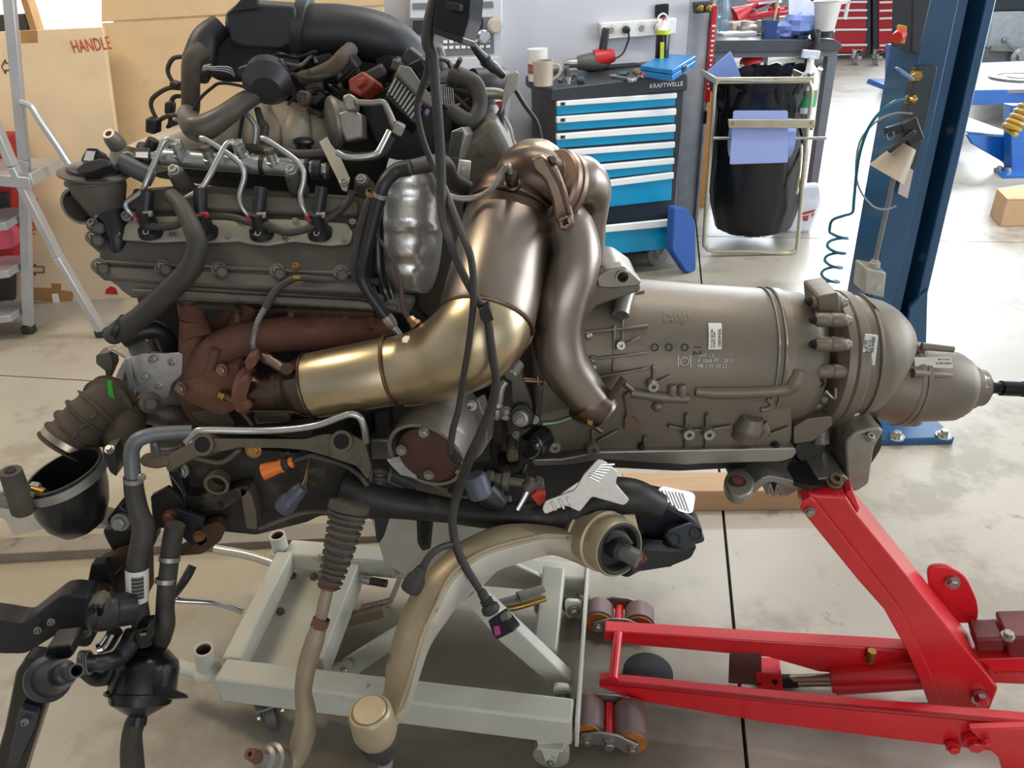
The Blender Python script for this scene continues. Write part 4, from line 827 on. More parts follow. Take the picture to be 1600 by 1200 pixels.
REDC = mat('red_clip', '#a3222b', .45); ORGC = mat('orange_connector', '#d8701c', .4, 0, .06); BRNC = mat('brick_connector', '#8e3a2a', .5)
HOSE = mat('charcoal_hose', '#38342f', .6, 0, .15, 22, .06, '#4a443b', 9, .56, .2)
DUCT = mat('duct_plastic', '#26262a', .48, 0, .12, 10, .04, '#33302c', 6, .58, .2)
RIBD = mat('dusty_duct', '#4b4034', .75, 0, .2, 18, .12, '#64563f', 7, .55, .2)
LBL = mat('paper_label', '#d6d3cb', .55, 0, .03); INK = mat('black_ink', '#26241f', .7)
eng = thing('engine', 'large diesel engine with black valve cover, steel fuel rail and wiring, standing on the cart', 'engine', (-.33, 1.45, .62))
PV = Pl(at(380, 400, 1.33), 45, 0)                     # face of the valve cover
# --- block and head
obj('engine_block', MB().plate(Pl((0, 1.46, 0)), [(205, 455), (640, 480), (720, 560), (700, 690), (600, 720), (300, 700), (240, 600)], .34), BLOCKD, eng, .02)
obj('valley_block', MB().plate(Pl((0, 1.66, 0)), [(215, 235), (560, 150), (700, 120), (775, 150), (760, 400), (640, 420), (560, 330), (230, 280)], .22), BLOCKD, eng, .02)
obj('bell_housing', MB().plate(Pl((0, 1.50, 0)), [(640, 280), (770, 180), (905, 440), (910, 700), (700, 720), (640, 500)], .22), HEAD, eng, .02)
poly('cylinder_head', Pl(PV(380, 445), 12), [(172, 437), (300, 444), (590, 459), (640, 472), (640, 492), (560, 484), (205, 466), (190, 455)], .10, HEAD, eng, .004)
hd = poly('head_rail', Pl(PV(380, 455, .008), 12), [(205, 452), (560, 470), (620, 480), (620, 486), (205, 460)], .02, HEAD, eng, .002)
vc = poly('valve_cover', PV, [(152, 372), (168, 330), (215, 292), (300, 286), (575, 305), (580, 345), (572, 432), (570, 442), (165, 427), (153, 412)], .07, VC, eng, .008)
poly('cover_step', PV, [(215, 300), (560, 318), (562, 342), (205, 333)], .02, VC, vc, .006, .018)
poly('cover_flange', PV, [(153, 418), (575, 438), (575, 461), (300, 449), (178, 441), (156, 428)], .04, VC, vc, .005, .012)
poly('cover_lip', PV, [(165, 411), (572, 431), (572, 436), (165, 417)], .01, VC, vc, .003, .016)
ip = poly('injector_plate', PV, rp([(188, 372), (203, 350), (222, 342), (300, 340), (380, 344), (470, 346), (545, 352), (553, 368), (548, 384), (515, 387), (490, 384), (460, 380), (420, 387), (395, 385), (375, 380), (320, 383), (290, 380), (240, 382), (222, 379), (192, 378)], 5), .008, PLATE, eng, .003, .010)
for x, y in ((191, 371), (206, 346), (274, 372), (360, 374), (375, 347), (449, 377), (464, 350), (540, 379), (553, 351)): bolt(ip, PV(x, y, .012), PV.n, .0046, STEEL, 'socket')
for x, y in ((161, 420), (259, 422), (347, 425), (437, 428), (535, 430), (152, 376), (154, 357)):
    o = lathep('bolt_cup', (x, y, PV(x, y).y - .022), (x, y, PV(x, y).y), [(0, 9.5), (0, 6.5), (.8, 6)], VC, vc, 16); bolt(o, PV(x, y, .015), PV.n, .0055, LINKM, 'socket')
    obj('bolt_lug', MB().lathe(PV(x, y, .017), PV(x, y, -.02), [(0, .008), (0, .0135), (1, .015)], 18), VC, vc)
# --- fuel rail, lines, injectors
def vp(x, y, o): p = PV(x, y, o); return p
rail_a, rail_b = PV(268, 262, .035), PV(486, 279, .035)
fr = obj('fuel_rail', MB().cyl(rail_a, rail_b, .0165, 24), PIPEM, eng)
obj('rail_collar', MB().cyl(rail_a.lerp(rail_b, .69), rail_a.lerp(rail_b, .72), .0185, 24), BLK, fr)
obj('pressure_sensor', MB().lathe(rail_a, PV(250, 261, .035), [(0, .0145), (.5, .0145)], 6).lathe(PV(261, 262, .035), PV(232, 262, .035), [(0, .009), (.3, .011), (1, .011)], 14), STEEL, fr, .001)
sc2 = poly('sensor_plug', PV, [(231, 253), (253, 253), (252, 274), (229, 272)], .02, BLK, fr, .003, .05)
poly('sticker', PV, [(233, 261), (251, 261), (251, 270), (232, 269)], .001, LBL, sc2, 0, .051)
pr = obj('pressure_valve', MB().lathe(rail_b, PV(524, 283, .035), [(0, .018), (.12, .018), (.13, .014), (.3, .014), (.31, .017), (.62, .017), (.63, .013), (1, .012)], 20), BLK, fr)
obj('valve_nut', MB().lathe(PV(494, 280, .035), PV(499, 280, .035), [(0, .0175), (1, .0175)], 6).lathe(PV(512, 282, .035), PV(519, 282, .035), [(0, .015), (1, .015)], 6), STEEL, pr, .001)
nuts = [(300, 262), (392, 262), (345, 268), (440, 272)]
for i, (x, y) in enumerate(nuts):
    m = PIPEM if i < 2 else VC
    o = obj('rail_union', MB().lathe(PV(x, y + 6, .035), PV(x - 1, y - 5, .062), [(0, .013), (.5, .013), (.52, .0105), (1, .0105)], 20), PIPEM, fr)
    obj('union_nut', MB().lathe(PV(x - 1, y - 4, .056), PV(x - 2, y - 9, .068), [(0, .0115), (1, .0115)], 6), m, o, .001)
lines = [[(300, 253), (287, 250), (275, 262), (252, 305), (240, 319), (213, 331), (213, 341), (222, 347)],
         [(386, 252), (373, 260), (350, 300), (332, 319), (302, 333), (301, 341), (312, 348)],
         [(336, 247), (345, 251), (378, 271), (394, 284), (395, 297), (385, 320), (387, 336), (397, 348)],
         [(427, 247), (437, 252), (472, 275), (485, 287), (485, 302), (478, 320), (480, 336), (488, 348)]]
for L in lines:
    n = len(L); f = [.066, .068, .064, .055, .045, .035, .028, .014]
    P = [PV(x, y, f[int(i * 7 / (n - 1))]) for i, (x, y) in enumerate(L)]
    o = obj('fuel_line', MB().tube(P, .0052, 10, 6), PIPEM, eng)
    obj('line_nut', MB().lathe(P[-1] + (P[-2] - P[-1]) * .35, P[-1], [(0, .0075), (1, .0085)], 6), PIPEM, o)
for x, y in ((292, 290), (468, 290)):
    o = obj('rail_mount', MB().lathe(PV(x, y + 8, 0), PV(x, y, .05), [(0, .018), (.7, .016), (1, .014)], 18), VC, fr); bolt(o, PV(x, y, .054), PV.n, .008, PIPEM, 'socket')
inj = [(240, 360, 250, 322), (325, 362, 328, 318), (412, 362, 420, 316), (502, 362, 512, 316)]
for i, (x, y, x2, y2) in enumerate(inj):
    o = obj('injector', MB().lathe(PV(x, y + 6, .004), PV(x + 2, y - 12, .045), [(0, .024), (.25, .022), (.3, .016), (1, .014)], 16), BLK, eng)
    obj('injector_socket', MB().pipe(PV(x2 + 3, y2, .055), PV(x + 1, y - 8, .034), .0115, .002, 14, .35).lathe(PV(x2 + 3, y2, .055), PV(x + 1, y - 8, .034), [(.35, .009), (.4, .001)], 12), BLK, o)
    obj('return_clip', MB().bar(PV(x - 14, y - 6, .040), PV(x + 4, y - 8, .044), .006, .007).bar(PV(x - 11, y - 12, .04), PV(x - 8, y + 1, .04), .005, .008), REDC, o, .001)
    obj('return_cap', MB().bar(PV(x + 2, y - 8, .044), PV(x + 16, y - 8, .044), .010, .010), LINKM if i != 1 else REDC, o, .002)
    bolt(o, PV(x - 2, y + 12, .02), PV.n, .006, PLATE, 'socket')
P = [PV(x, y, .03) for x, y in ((232, 358), (250, 366), (280, 365), (300, 358), (337, 350), (375, 352), (400, 360), (420, 362), (430, 366), (455, 375), (485, 370), (500, 362), (525, 350), (548, 330), (556, 312))]
obj('leak_off_hose', MB().tube(P, .0068, 10, 5), HOSE, eng)
# --- oil filler neck with cap
yo = PV(160, 300).y - .03
of = obj('oil_filler', px_lathe(MB(), (148, 274, yo), (172, 345, yo), [(0, 42), (.05, 45), (.10, 45), (.12, 41), (.3, 40), (.85, 25), (1, 22)], 30), VC, eng)
lathep('filler_rim', (147, 267, yo), (148, 274, yo), [(0, 40), (.3, 52), (.7, 52), (1, 46)], VC, of, 36)
cap = lathep('oil_cap', (146, 260, yo), (147, 268, yo), [(0, 33), (.3, 38), (1, 39)], BLK, of, 32)
poly('cap_grip', Pl(at(145, 262, yo - .06), 40), rp([(118, 263), (135, 251), (160, 247), (171, 250), (172, 259), (160, 261), (140, 269), (122, 272)], 4), .03, BLK, cap, .005, .0)
st_ = poly('map_sensor', Pl(at(142, 246, yo + .03), 30), rp([(128, 246), (136, 231), (152, 232), (160, 243), (160, 252), (126, 252)], 3), .03, BLK, eng, .003)
poly('sticker', Pl(at(142, 246, yo + .03), 30), [(136, 236), (150, 237), (146, 252), (131, 251)], .001, LBL, st_, 0, .002)
obj('filler_duct', px_tube(MB(), [(172, 335, yo - .01), (180, 350, yo - .02), (184, 375, yo - .04), (186, 402, yo - .05)], [22, 20, 15, 8], 14), BLK, of)
ao = A((118, 308, yo + .01)); ab = A((160, 300, yo + .10)); s = sca(ao)
tb = obj('intake_throat', MB().pipe(A((124, 322, yo - .03)), A((168, 300, yo + .07)), 29 * s, 4 * s, 30, .8), ALUD, eng)
obj('throat_bore', MB().lathe(A((129, 319.5, yo - .018)), A((160, 304, yo + .055)), [(0, 24.5 * s), (1, 23 * s)], 28, False, True), DARK, tb)
poly('filler_strut', Pl(at(165, 345, yo - .03), 20), [(153, 345), (185, 335), (175, 358), (166, 360), (156, 368)], .02, BLK, of, .003)
for x, y in ((154, 357), (206, 346)): bolt(of, PV(x, y, .02), PV.n, .007, LINKM, 'socket')
stub = obj('breather_stub', MB().pipe(PV(211, 279, .06), PV(252, 292, .03), 14 * s, 3.2 * s, 22, .7), mat('grey_plastic', '#45464a', .5, 0, .1), eng)
obj('bore', MB().lathe(PV(212, 279, .058), PV(240, 289, .04), [(0, 11 * s), (1, 11 * s)], 20, False, True), DARK, stub)
obj('plug_boss', MB().lathe(PV(205, 250, .05), PV(204, 247, .08), [(0, 14 * s), (.6, 13 * s), (1, 9 * s), (1, 5 * s), (.8, 5 * s)], 18), ALUD, eng)
# --- intake manifold behind the cover
YI = 1.66
def blob(name, pts, m, parent, n=18, sub=5): return obj(name, px_tube(MB(), [(x, y, yy) for x, y, yy, r in pts], [p[3] for p in pts], n, sub), m, parent)
im = blob('intake_manifold', [(318, 236, YI - .03, 22), (345, 218, YI - .03, 40), (390, 208, YI - .03, 48), (440, 206, YI - .03, 50), (485, 214, YI - .03, 42), (512, 226, YI - .03, 28)], ALUI, eng)
blob('intake_runner', [(350, 248, YI - .09, 22), (350, 218, YI - .10, 24), (366, 185, YI - .06, 20), (385, 170, YI, 12)], ALUI, im, 14); blob('intake_runner', [(462, 248, YI - .09, 20), (464, 212, YI - .10, 24), (470, 180, YI - .05, 16)], ALUI, im, 14); blob('intake_runner', [(412, 248, YI - .08, 24), (412, 212, YI - .10, 30), (412, 180, YI - .05, 22)], ALUI, im, 14)
blob('throttle_body', [(178, 262, YI - .1, 14), (200, 254, YI - .1, 22), (240, 242, YI - .08, 27), (290, 228, YI - .06, 32), (330, 214, YI - .04, 36)], ALUI, im, 16)
for x, y in ((200, 248), ): obj('throttle_port', MB().lathe(A((x, y, YI - .12)), A((x, y, YI - .17)), [(0, .014), (.8, .013), (1, .012), (1, .009), (.8, .009)], 18), ALUI, im)
blob('throttle_flange', [(192, 268, YI - .12, 22), (196, 230, YI - .1, 20)], ALUD, im, 12)
obj('actuator_plug', MB().lathe(A((230, 242, YI - .2)), A((240, 218, YI - .2)), [(0, .022), (.4, .022), (.45, .012), (1, .010)], 14), BLK, im)
bolt(im, A((272, 232, YI - .1)), (0, -.3, 1), .010, BLK); 
obj('mount_ball', MB().lathe(A((475, 238, YI - .16)), A((474, 216, YI - .16)), [(0, .020), (.35, .014), (.5, .012), (.6, .019), (.85, .02), (1, .012)], 16), BLK, eng)
tubep('wire_loom', [(247, 252, 1.50), (255, 242, 1.5), (290, 237, 1.5), (340, 233, 1.48), (400, 232, 1.46), (425, 237, 1.45), (470, 242, 1.45), (520, 240, 1.46), (560, 246, 1.47), (595, 240, 1.48), (612, 215, 1.5)], [4, 5, 6, 6, 7, 8, 8, 8, 8, 8, 7], HOSE, eng, 10)
tubep('wire_loom', [(382, 172, 1.52), (376, 200, 1.5), (372, 228, 1.48)], 3, BLK, eng, 8)
tubep('wire_loom', [(402, 170, 1.52), (408, 190, 1.5), (414, 200, 1.5), (412, 222, 1.48), (425, 238, 1.46)], [5, 6, 7, 6, 6], HOSE, eng, 9)
tubep('vacuum_pipe', [(385, 178, 1.5), (398, 195, 1.49), (399, 215, 1.48), (394, 248, 1.46)], 4, PIPEM, eng, 9)
# --- big black air duct over the top
dm = obj('air_duct', px_tube(MB(), [(362, 48, 1.72), (420, 45, 1.72), (480, 48, 1.70), (540, 50, 1.70), (600, 62, 1.70), (645, 92, 1.72), (665, 120, 1.74)], [30, 34, 46, 46, 44, 36, 30], 24, 6, flat=.85), DUCT, eng)
poly('duct_cover', Pl((0, 1.64, 0)), rp([(352, 20), (372, 4), (460, 10), (470, 60), (440, 78), (380, 74), (360, 66)], 5), .10, DUCT, dm, .008)
lathep('duct_collar', (462, 42, 1.70), (482, 47, 1.70), [(0, 44), (.1, 50), (.9, 50), (1, 47)], DUCT, dm, 28)
poly('duct_bracket', Pl((0, 1.62, 0)), [(356, 22), (380, -6), (402, -6), (402, 14), (372, 18)], .015, BLK, dm, .002)
blob('air_hose', [(345, 40, 1.68, 18), (322, 62, 1.66, 22), (312, 95, 1.64, 26), (306, 120, 1.62, 20)], DUCT, dm, 16)
blob('turbo_hose', [(318, 78, 1.60, 14), (300, 95, 1.58, 14), (298, 130, 1.57, 14), (298, 165, 1.57, 14), (296, 178, 1.57, 13)], RIBD, eng, 16)
th = blob('turbo_hose', [(405, 145, 1.52, 13), (380, 160, 1.50, 15), (350, 182, 1.47, 17), (325, 197, 1.46, 20), (308, 200, 1.46, 21), (298, 192, 1.48, 18), (292, 178, 1.52, 15)], mat('grey_turbo_hose', '#4a443d', .42, 0, .12, 14, .05), eng, 18)
lathep('vacuum_can', (420, 112, 1.56), (416, 142, 1.50), [(0, 22), (.15, 34), (.5, 36), (.6, 38), (.7, 34), (1, 22)], DUCT, eng, 26)
poly('can_bracket', Pl((0, 1.53, 0)), [(370, 106), (400, 96), (440, 92), (446, 105), (400, 112), (388, 130), (372, 120)], .02, DUCT, eng, .004)
tubep('vacuum_line', [(300, 178, 1.5), (312, 155, 1.5), (330, 138, 1.5), (345, 130, 1.5), (375, 134, 1.5), (395, 142, 1.5)], 2.5, BLK, eng, 7)
for pts in ([(288, 88, 1.7), (270, 92, 1.7), (262, 110, 1.7), (270, 128, 1.7), (276, 132, 1.7)], [(282, 138, 1.7), (262, 138, 1.7), (242, 150, 1.7), (236, 160, 1.7), (238, 172, 1.7), (246, 188, 1.7)], [(283, 150, 1.7), (272, 152, 1.7), (266, 165, 1.7), (266, 190, 1.7), (262, 200, 1.7)], [(240, 200, 1.68), (252, 186, 1.68), (270, 180, 1.66), (285, 186, 1.66), (290, 196, 1.64)]): tubep('injector_cable', pts, [3.2, 3.6, 3.2], HOSE, eng, 8)
for x, y, w, h in ((240, 196, 16, 20), (266, 168, 10, 16), (275, 132, 12, 8), (277, 196, 14, 14)): obj('cable_plug', MB().box(A((x, y, 1.68)), w * .0015, .03, h * .0015, 0, Matrix.Rotation(.3, 3, 'Y')), BLK, eng, .004)
poly('plug_strip', Pl((0, 1.55, 0)), [(316, 103), (326, 101), (328, 110), (315, 112)], .02, LINKM, eng, .002)
for k in range(5): tubep('thin_wire', [(328, 105 + k, 1.55), (345, 104 + k * 1.5, 1.54), (360, 106 + k * 2, 1.55), (366, 116 + k, 1.57)], 1.0, mat('wire_white', '#b8b8b2', .5) if 'wire_white' not in MATS else (BLK if k % 2 else MATS['wire_white']), eng, 5)
# dark connector jungle under the duct
g = random.Random(11)
for k in range(26):
    x, y = g.uniform(430, 690), g.uniform(95, 165)
    obj('connector', MB().box(A((x, y, 1.62 + g.uniform(-.04, .05))), g.uniform(.025, .05), .04, g.uniform(.02, .04), 0, Matrix.Rotation(g.uniform(-.7, .7), 3, 'Y') @ Matrix.Rotation(g.uniform(-.5, .5), 3, 'Z')), [BLK, BLK, DUCT, HOSE, VC][k % 5], eng, .004)
for k in range(22):
    x, y = g.uniform(420, 700), g.uniform(85, 175)
    tubep('harness_wire', [(x + j * g.uniform(12, 26) - 30, y + g.uniform(-16, 16), 1.58 + g.uniform(-.03, .05)) for j in range(5)], g.choice([2, 2.5, 3, 4]), [BLK, HOSE, RIBD, BLK][k % 4], eng, 7)
blob('crankcase_hose', [(470, 122, 1.58, 10), (495, 116, 1.57, 11), (520, 105, 1.57, 12), (535, 90, 1.58, 12), (548, 78, 1.62, 12)], RIBD, eng, 12)
rc = poly('red_connector', Pl(at(560, 128, 1.54), 25, -20), [(543, 124), (566, 110), (584, 124), (583, 132), (562, 150), (545, 142)], .04, BRNC, eng, .004); poly('connector_lock', Pl(at(560, 128, 1.54), 25, -20), [(560, 128), (572, 122), (572, 132), (562, 140)], .01, BRNC, rc, .002, .01)
cpl = poly('round_connector', Pl(at(470, 150, 1.52), 15), rp([(462, 146), (468, 140), (482, 143), (484, 152), (480, 163), (470, 166), (464, 160)], 3), .03, mat('connector_brown', '#5b4139', .5), eng, .003)
for k in range(6): obj('contact_pin', MB().lathe(Pl(at(470, 150, 1.52), 15)(469 + (k % 2) * 7, 147 + (k // 2) * 6), Pl(at(470, 150, 1.52), 15)(469 + (k % 2) * 7, 147 + (k // 2) * 6, .003), [(0, .0028), (1, .0028)], 8), BLK, cpl)
# control unit connector with rows of ribs
PE = Pl(at(630, 150, 1.50), 30, 25)
ec = poly('ecu_connector', PE, [(603, 150), (622, 108), (668, 148), (655, 196), (640, 186)], .05, BLK, eng, .004)
poly('connector_cover', PE, [(622, 104), (640, 108), (676, 160), (672, 172), (655, 160), (618, 120)], .04, GUN, ec, .004, .012)
for k in range(9):
    t = k / 8; a_ = V((606 + t * 34, 146 + t * 40)); b_ = V((618 + t * 40, 124 + t * 38))
    obj('rib', MB().bar(PE(a_.x, a_.y, .004), PE(b_.x, b_.y, .004), .0035, .004, PE.n), LINKM, ec)
poly('purple_lock', PE, [(664, 172), (670, 176), (666, 184), (661, 180)], .01, mat('purple_plastic', '#74427a', .5), ec, .001, .01)
# --- metal EGR valve and bracketry
eg = lathep('egr_valve', (514, 192, 1.52), (552, 188, 1.54), [(0, 26), (.1, 38), (.25, 40), (.4, 36), (.6, 30), (1, 26)], ALUD, eng, 22)
poly('valve_body', Pl((0, 1.47, 0), 15), rp([(528, 176), (548, 170), (564, 178), (566, 216), (540, 222), (532, 200)], 4), .06, ALUD, eg, .006)
poly('valve_cap', Pl((0, 1.46, 0), 15), rp([(534, 150), (545, 145), (556, 152), (556, 172), (540, 174)], 4), .04, ALUD, eg, .006)
tubep('oil_pipe', [(556, 160, 1.46), (580, 161, 1.46), (598, 160, 1.46), (606, 172, 1.46), (616, 196, 1.46), (622, 204, 1.46)], [5, 5, 5, 6, 6], ALUD, eng, 10)
obj('pipe_block', MB().box(A((623, 201, 1.45)), .02, .02, .022, 0, Matrix.Rotation(.5, 3, 'Y')), ALUD, eng, .004)
stp = poly('lifting_strap', PV, [(509, 245), (521, 237), (528, 250), (538, 262), (556, 300), (551, 320), (544, 318), (536, 300), (522, 272)], .004, PLATE, eng, .001, .05)
bolt(stp, PV(548, 308, .054), PV.n, .006, STEEL, 'socket')
obj('fuel_pipe', MB().tube([PV(x, y, .06) for x, y in ((538, 266), (553, 273), (580, 273), (597, 268), (606, 254), (616, 234))], .0055, 10), PIPEM, eng)
obj('cover_boss', MB().lathe(PV(570, 294, 0), PV(570, 294, .03), [(0, .02), (.8, .014), (1, .013)], 16), VC, eng); bolt(eng, PV(570, 294, .032), PV.n, .007, PIPEM, 'socket')
# --- crinkled heat shield over the chain case
mb = MB(); rings = []
g = random.Random(5)
tops = [(598, 262, 1.37), (640, 248, 1.36), (672, 262, 1.40), (688, 290, 1.46)]
N = 26
for k in range(N + 1):
    t = k / N; py = 250 + t * 208
    wv = 3.0 * math.sin(t * 34) + 2.2 * math.sin(t * 57 + 1) + g.uniform(-1, 1)
    swell = math.sin(math.pi * min(1, max(0, t * .96 + .02))) ** .35
    xl = 596 + 8 * t - (10 if t > .4 else 0) * (t - .4) + (1 - swell) * 20
    xm = 650 + 4 * math.sin(t * 3) + wv * .8; xr = 655 + 37 * swell
    yf = 1.345 - .02 * swell + wv * .0009
    rings.append([at(xl, py, yf + .10), at(xl, py - 3, yf + .012), at((xl + xm) / 2 - 6, py + 1, yf + .003 - wv * .0006), at((xl + xm) / 2 + 14, py, yf + wv * .0008), at(xm, py, yf + .004), at(xm + 8, py, yf + .012), at((xm + xr) / 2 + 6, py, yf + .03 + wv * .0007), at(xr - 3, py + 1, yf + .07), at(xr, py, yf + .13)])
mb.loft(rings, True, True)
hsd = obj('heat_shield', mb, SHIELD, eng, ang=55)
poly('shield_lower', Pl((0, 1.36, 0)), rp([(598, 412), (645, 414), (655, 440), (652, 456), (608, 456), (600, 440)], 4), .05, ALUD, hsd, .004)
# --- hoses in front of the shield
def hose(nm, pts, r, m=HOSE, n=14): return tubep(nm, pts, r, m, eng, n)
hose('coolant_hose', [(640, 262, 1.29), (618, 268, 1.29), (600, 288, 1.275), (590, 320, 1.27), (580, 360, 1.265), (570, 400, 1.26), (565, 430, 1.26), (575, 455, 1.255), (592, 480, 1.25), (606, 500, 1.245)], [13, 12, 11, 11, 10, 10, 9, 9, 9, 9], BLK)
hose('coolant_hose', [(585, 300, 1.30), (572, 330, 1.29), (562, 370, 1.285), (556, 410, 1.28), (555, 435, 1.28)], [8, 8, 8, 7], HOSE)
hose('coolant_hose', [(640, 262, 1.32), (690, 255, 1.36), (705, 280, 1.38), (730, 295, 1.40)], [12, 14, 14, 13], HOSE)
hose('drain_hose', [(592, 300, 1.31), (590, 360, 1.31), (592, 420, 1.30), (600, 450, 1.30), (608, 470, 1.29)], [9, 10, 12, 12, 10], BLKG)
lathep('hose_ferrule', (603, 494, 1.245), (615, 510, 1.243), [(0, 10), (.7, 10), (1, 8)], LINKM, eng, 18)
tubep('ferrule_pipe', [(613, 508, 1.243), (622, 520, 1.24), (632, 533, 1.235)], 5.5, PIPEM, eng, 12)
tubep('temperature_probe', [(585, 362, 1.28), (600, 385, 1.27), (615, 410, 1.26), (626, 440, 1.25), (628, 465, 1.245), (634, 490, 1.235), (642, 500, 1.23)], [2, 2.4, 3, 4.2, 4.6, 4.6], mat('probe_brown', '#5d4a43', .45, .3), eng, 9)
for x, y in ((583, 303), (595, 305)): obj('hose_clip', MB().band(A((x, y, 1.29 if x < 590 else 1.272)), A((x - 3, y + 12, 1.29)) - A((x, y, 1.29)), .0125, .007, .001, 18), BRASS if x < 590 else LINKM, eng)
ws = tubep('oxygen_sensor_cable', [(590, 440, 1.27), (550, 440, 1.28), (500, 437, 1.28), (470, 434, 1.275), (450, 440, 1.27), (430, 455, 1.265), (415, 480, 1.25)], [6, 5, 5, 5, 5, 6, 7], HOSE, eng, 10)
poly('cable_tab', Pl(PV(466, 430, .03), 20), [(459, 431), (472, 431), (471, 436), (459, 436)], .004, BRASS, ws, .001, .008)
bolt(ws, PV(467, 423, .02), PV.n, .005, BRASS, 'socket')
# corrugated sensor sleeve
P = crom([A(t) for t in ((415, 480, 1.25), (404, 500, 1.24), (398, 520, 1.235), (396, 540, 1.235), (403, 555, 1.23), (414, 561, 1.22))], 10)
mb = MB(); rl = []
PP_ = [P[int(i / 60 * (len(P) - 1))].lerp(P[min(len(P) - 1, int(i / 60 * (len(P) - 1)) + 1)], (i / 60 * (len(P) - 1)) % 1) for i in range(61)]
mb.tube(PP_, [.0062 if i % 2 else .0048 for i in range(61)], 10, 1); obj('corrugated_sleeve', mb, LINKM, ws)
sn = lathep('oxygen_sensor', (410, 556, 1.222), (460, 587, 1.185), [(0, 7), (.1, 9), (.25, 9), (.27, 8), (.6, 8.5), (.75, 9), (.78, 12), (.92, 12), (.94, 10), (1, 10)], mat('sensor_copper', '#8d7466', .35, .8, .1), ws, 18)
# --- exhaust manifold
mf = blob('exhaust_manifold', [(614, 512, 1.36, 12), (585, 512, 1.33, 20), (535, 516, 1.32, 26), (475, 520, 1.31, 28), (420, 524, 1.30, 27), (370, 534, 1.29, 27), (335, 556, 1.28, 30), (322, 588, 1.275, 32), (320, 615, 1.275, 26)], RUST, eng, 22, 6)
poly('manifold_flange', Pl((0, 1.37, 0)), [(285, 474), (365, 476), (372, 492), (445, 490), (450, 482), (600, 490), (610, 520), (560, 540), (300, 540), (286, 500)], .03, RUST, mf, .006)
for pts in ([(300, 478, 1.34, 22), (302, 500, 1.32, 20), (310, 530, 1.30, 26)], [(388, 482, 1.35, 16), (380, 505, 1.33, 20), (378, 525, 1.31, 24)], [(470, 490, 1.35, 17), (466, 510, 1.33, 20), (462, 524, 1.32, 22)], [(548, 495, 1.35, 16), (545, 512, 1.33, 20), (540, 520, 1.33, 22)]): blob('exhaust_port', pts, RUST, mf, 16)
for x, y in ((333, 490), (417, 493), (500, 497)): obj('port_gap', MB().lathe(A((x, y, 1.325)), A((x, y, 1.345)), [(0, .013), (1, .013)], 18), DARK, mf)
for x, y in ((372, 496), (455, 500), (540, 502), (580, 505)):
    obj('stud', MB().cyl(A((x, y - 12, 1.32)), A((x - 1, y + 9, 1.30)), .0065, 12), RUST, mf)
SH2 = mat('brown_steel', '#6b5d4e', .45, .6, .15, 20, .05)
obj('manifold_shield', MB().plate(Pl((0, 1.31, 0), 60), rp([(280, 473), (365, 474), (374, 484), (372, 488), (360, 479), (280, 478)], 3), .012).plate(Pl((0, 1.31, 0), 60), [(448, 481), (582, 486), (584, 490), (448, 486)], .012), SH2, mf, .001)
for pts in ([(300, 500, 1.31, 18), (300, 550, 1.30, 20), (300, 600, 1.30, 24), (315, 640, 1.31, 24), (340, 655, 1.33, 20)], [(338, 545, 1.25, 8), (326, 585, 1.245, 8), (316, 622, 1.245, 7)]): blob('collector', pts, RUST, mf, 16)
poly('turbo_flange', Pl((0, 1.235, 0)), rp([(280, 600), (310, 588), (372, 568), (378, 590), (370, 640), (345, 650), (300, 632), (278, 618)], 8), .03, RUST, mf, .004)
for x, y in ((347, 578), (283, 607), (352, 618)): bolt(mf, A((x, y, 1.23)), (-.2, -1, .3), .0085, mat('bolt_straw', '#8d7a5f', .35, .8) if 'bolt_straw' not in MATS else MATS['bolt_straw'])
tubep('sensor_pipe', [(352, 618, 1.22), (368, 630, 1.2), (382, 648, 1.2), (394, 664, 1.2)], [6, 4, 3.5, 3], mat('pipe_brown', '#6d5546', .4, .5), eng, 10)
obj('union_nut', px_lathe(MB(), (346, 616, 1.225), (360, 624, 1.21), [(0, 9), (.6, 9), (.62, 5), (1, 5)], 6), BRASS, eng, .001)
poly('shield_plate', Pl(at(330, 650, 1.27), 20), [(297, 643), (350, 636), (366, 662), (362, 668), (330, 666), (305, 656)], .004, mat('shield_tan', '#5c5040', .55, .4, .15, 16), eng, .001)
# lower dark structure of the engine
for pts, yy in (([(296, 60), (350, 40), (480, 70), (690, 70), (705, 150), (640, 175), (560, 168), (430, 165), (400, 130), (340, 130), (310, 110)], 1.78), ([(430, 90), (660, 90), (690, 160), (600, 200), (520, 165), (440, 158)], 1.70), ([(560, 160), (700, 150), (712, 300), (640, 290), (600, 250)], 1.60)): poly('engine_cover_rear', Pl((0, yy, 0)), rp(pts, 14), .08, DUCT, eng, .015)
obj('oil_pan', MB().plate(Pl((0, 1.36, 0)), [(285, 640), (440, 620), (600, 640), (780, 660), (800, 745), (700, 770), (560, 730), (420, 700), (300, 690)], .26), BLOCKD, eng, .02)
for k, (x, y, w, h) in enumerate([(430, 642, 60, 22), (560, 668, 50, 34), (595, 690, 40, 44), (465, 668, 60, 10), (600, 655, 24, 50), (750, 690, 40, 60), (770, 760, 40, 30), (730, 650, 30, 40)]):
    obj('pan_rib', MB().box(A((x, y, 1.33)), w * .00115, .06, h * .00115), [HEAD, BLOCKD, ALUD, HEAD, BLOCKD, BLK, BLK, BLK][k], eng, .006)
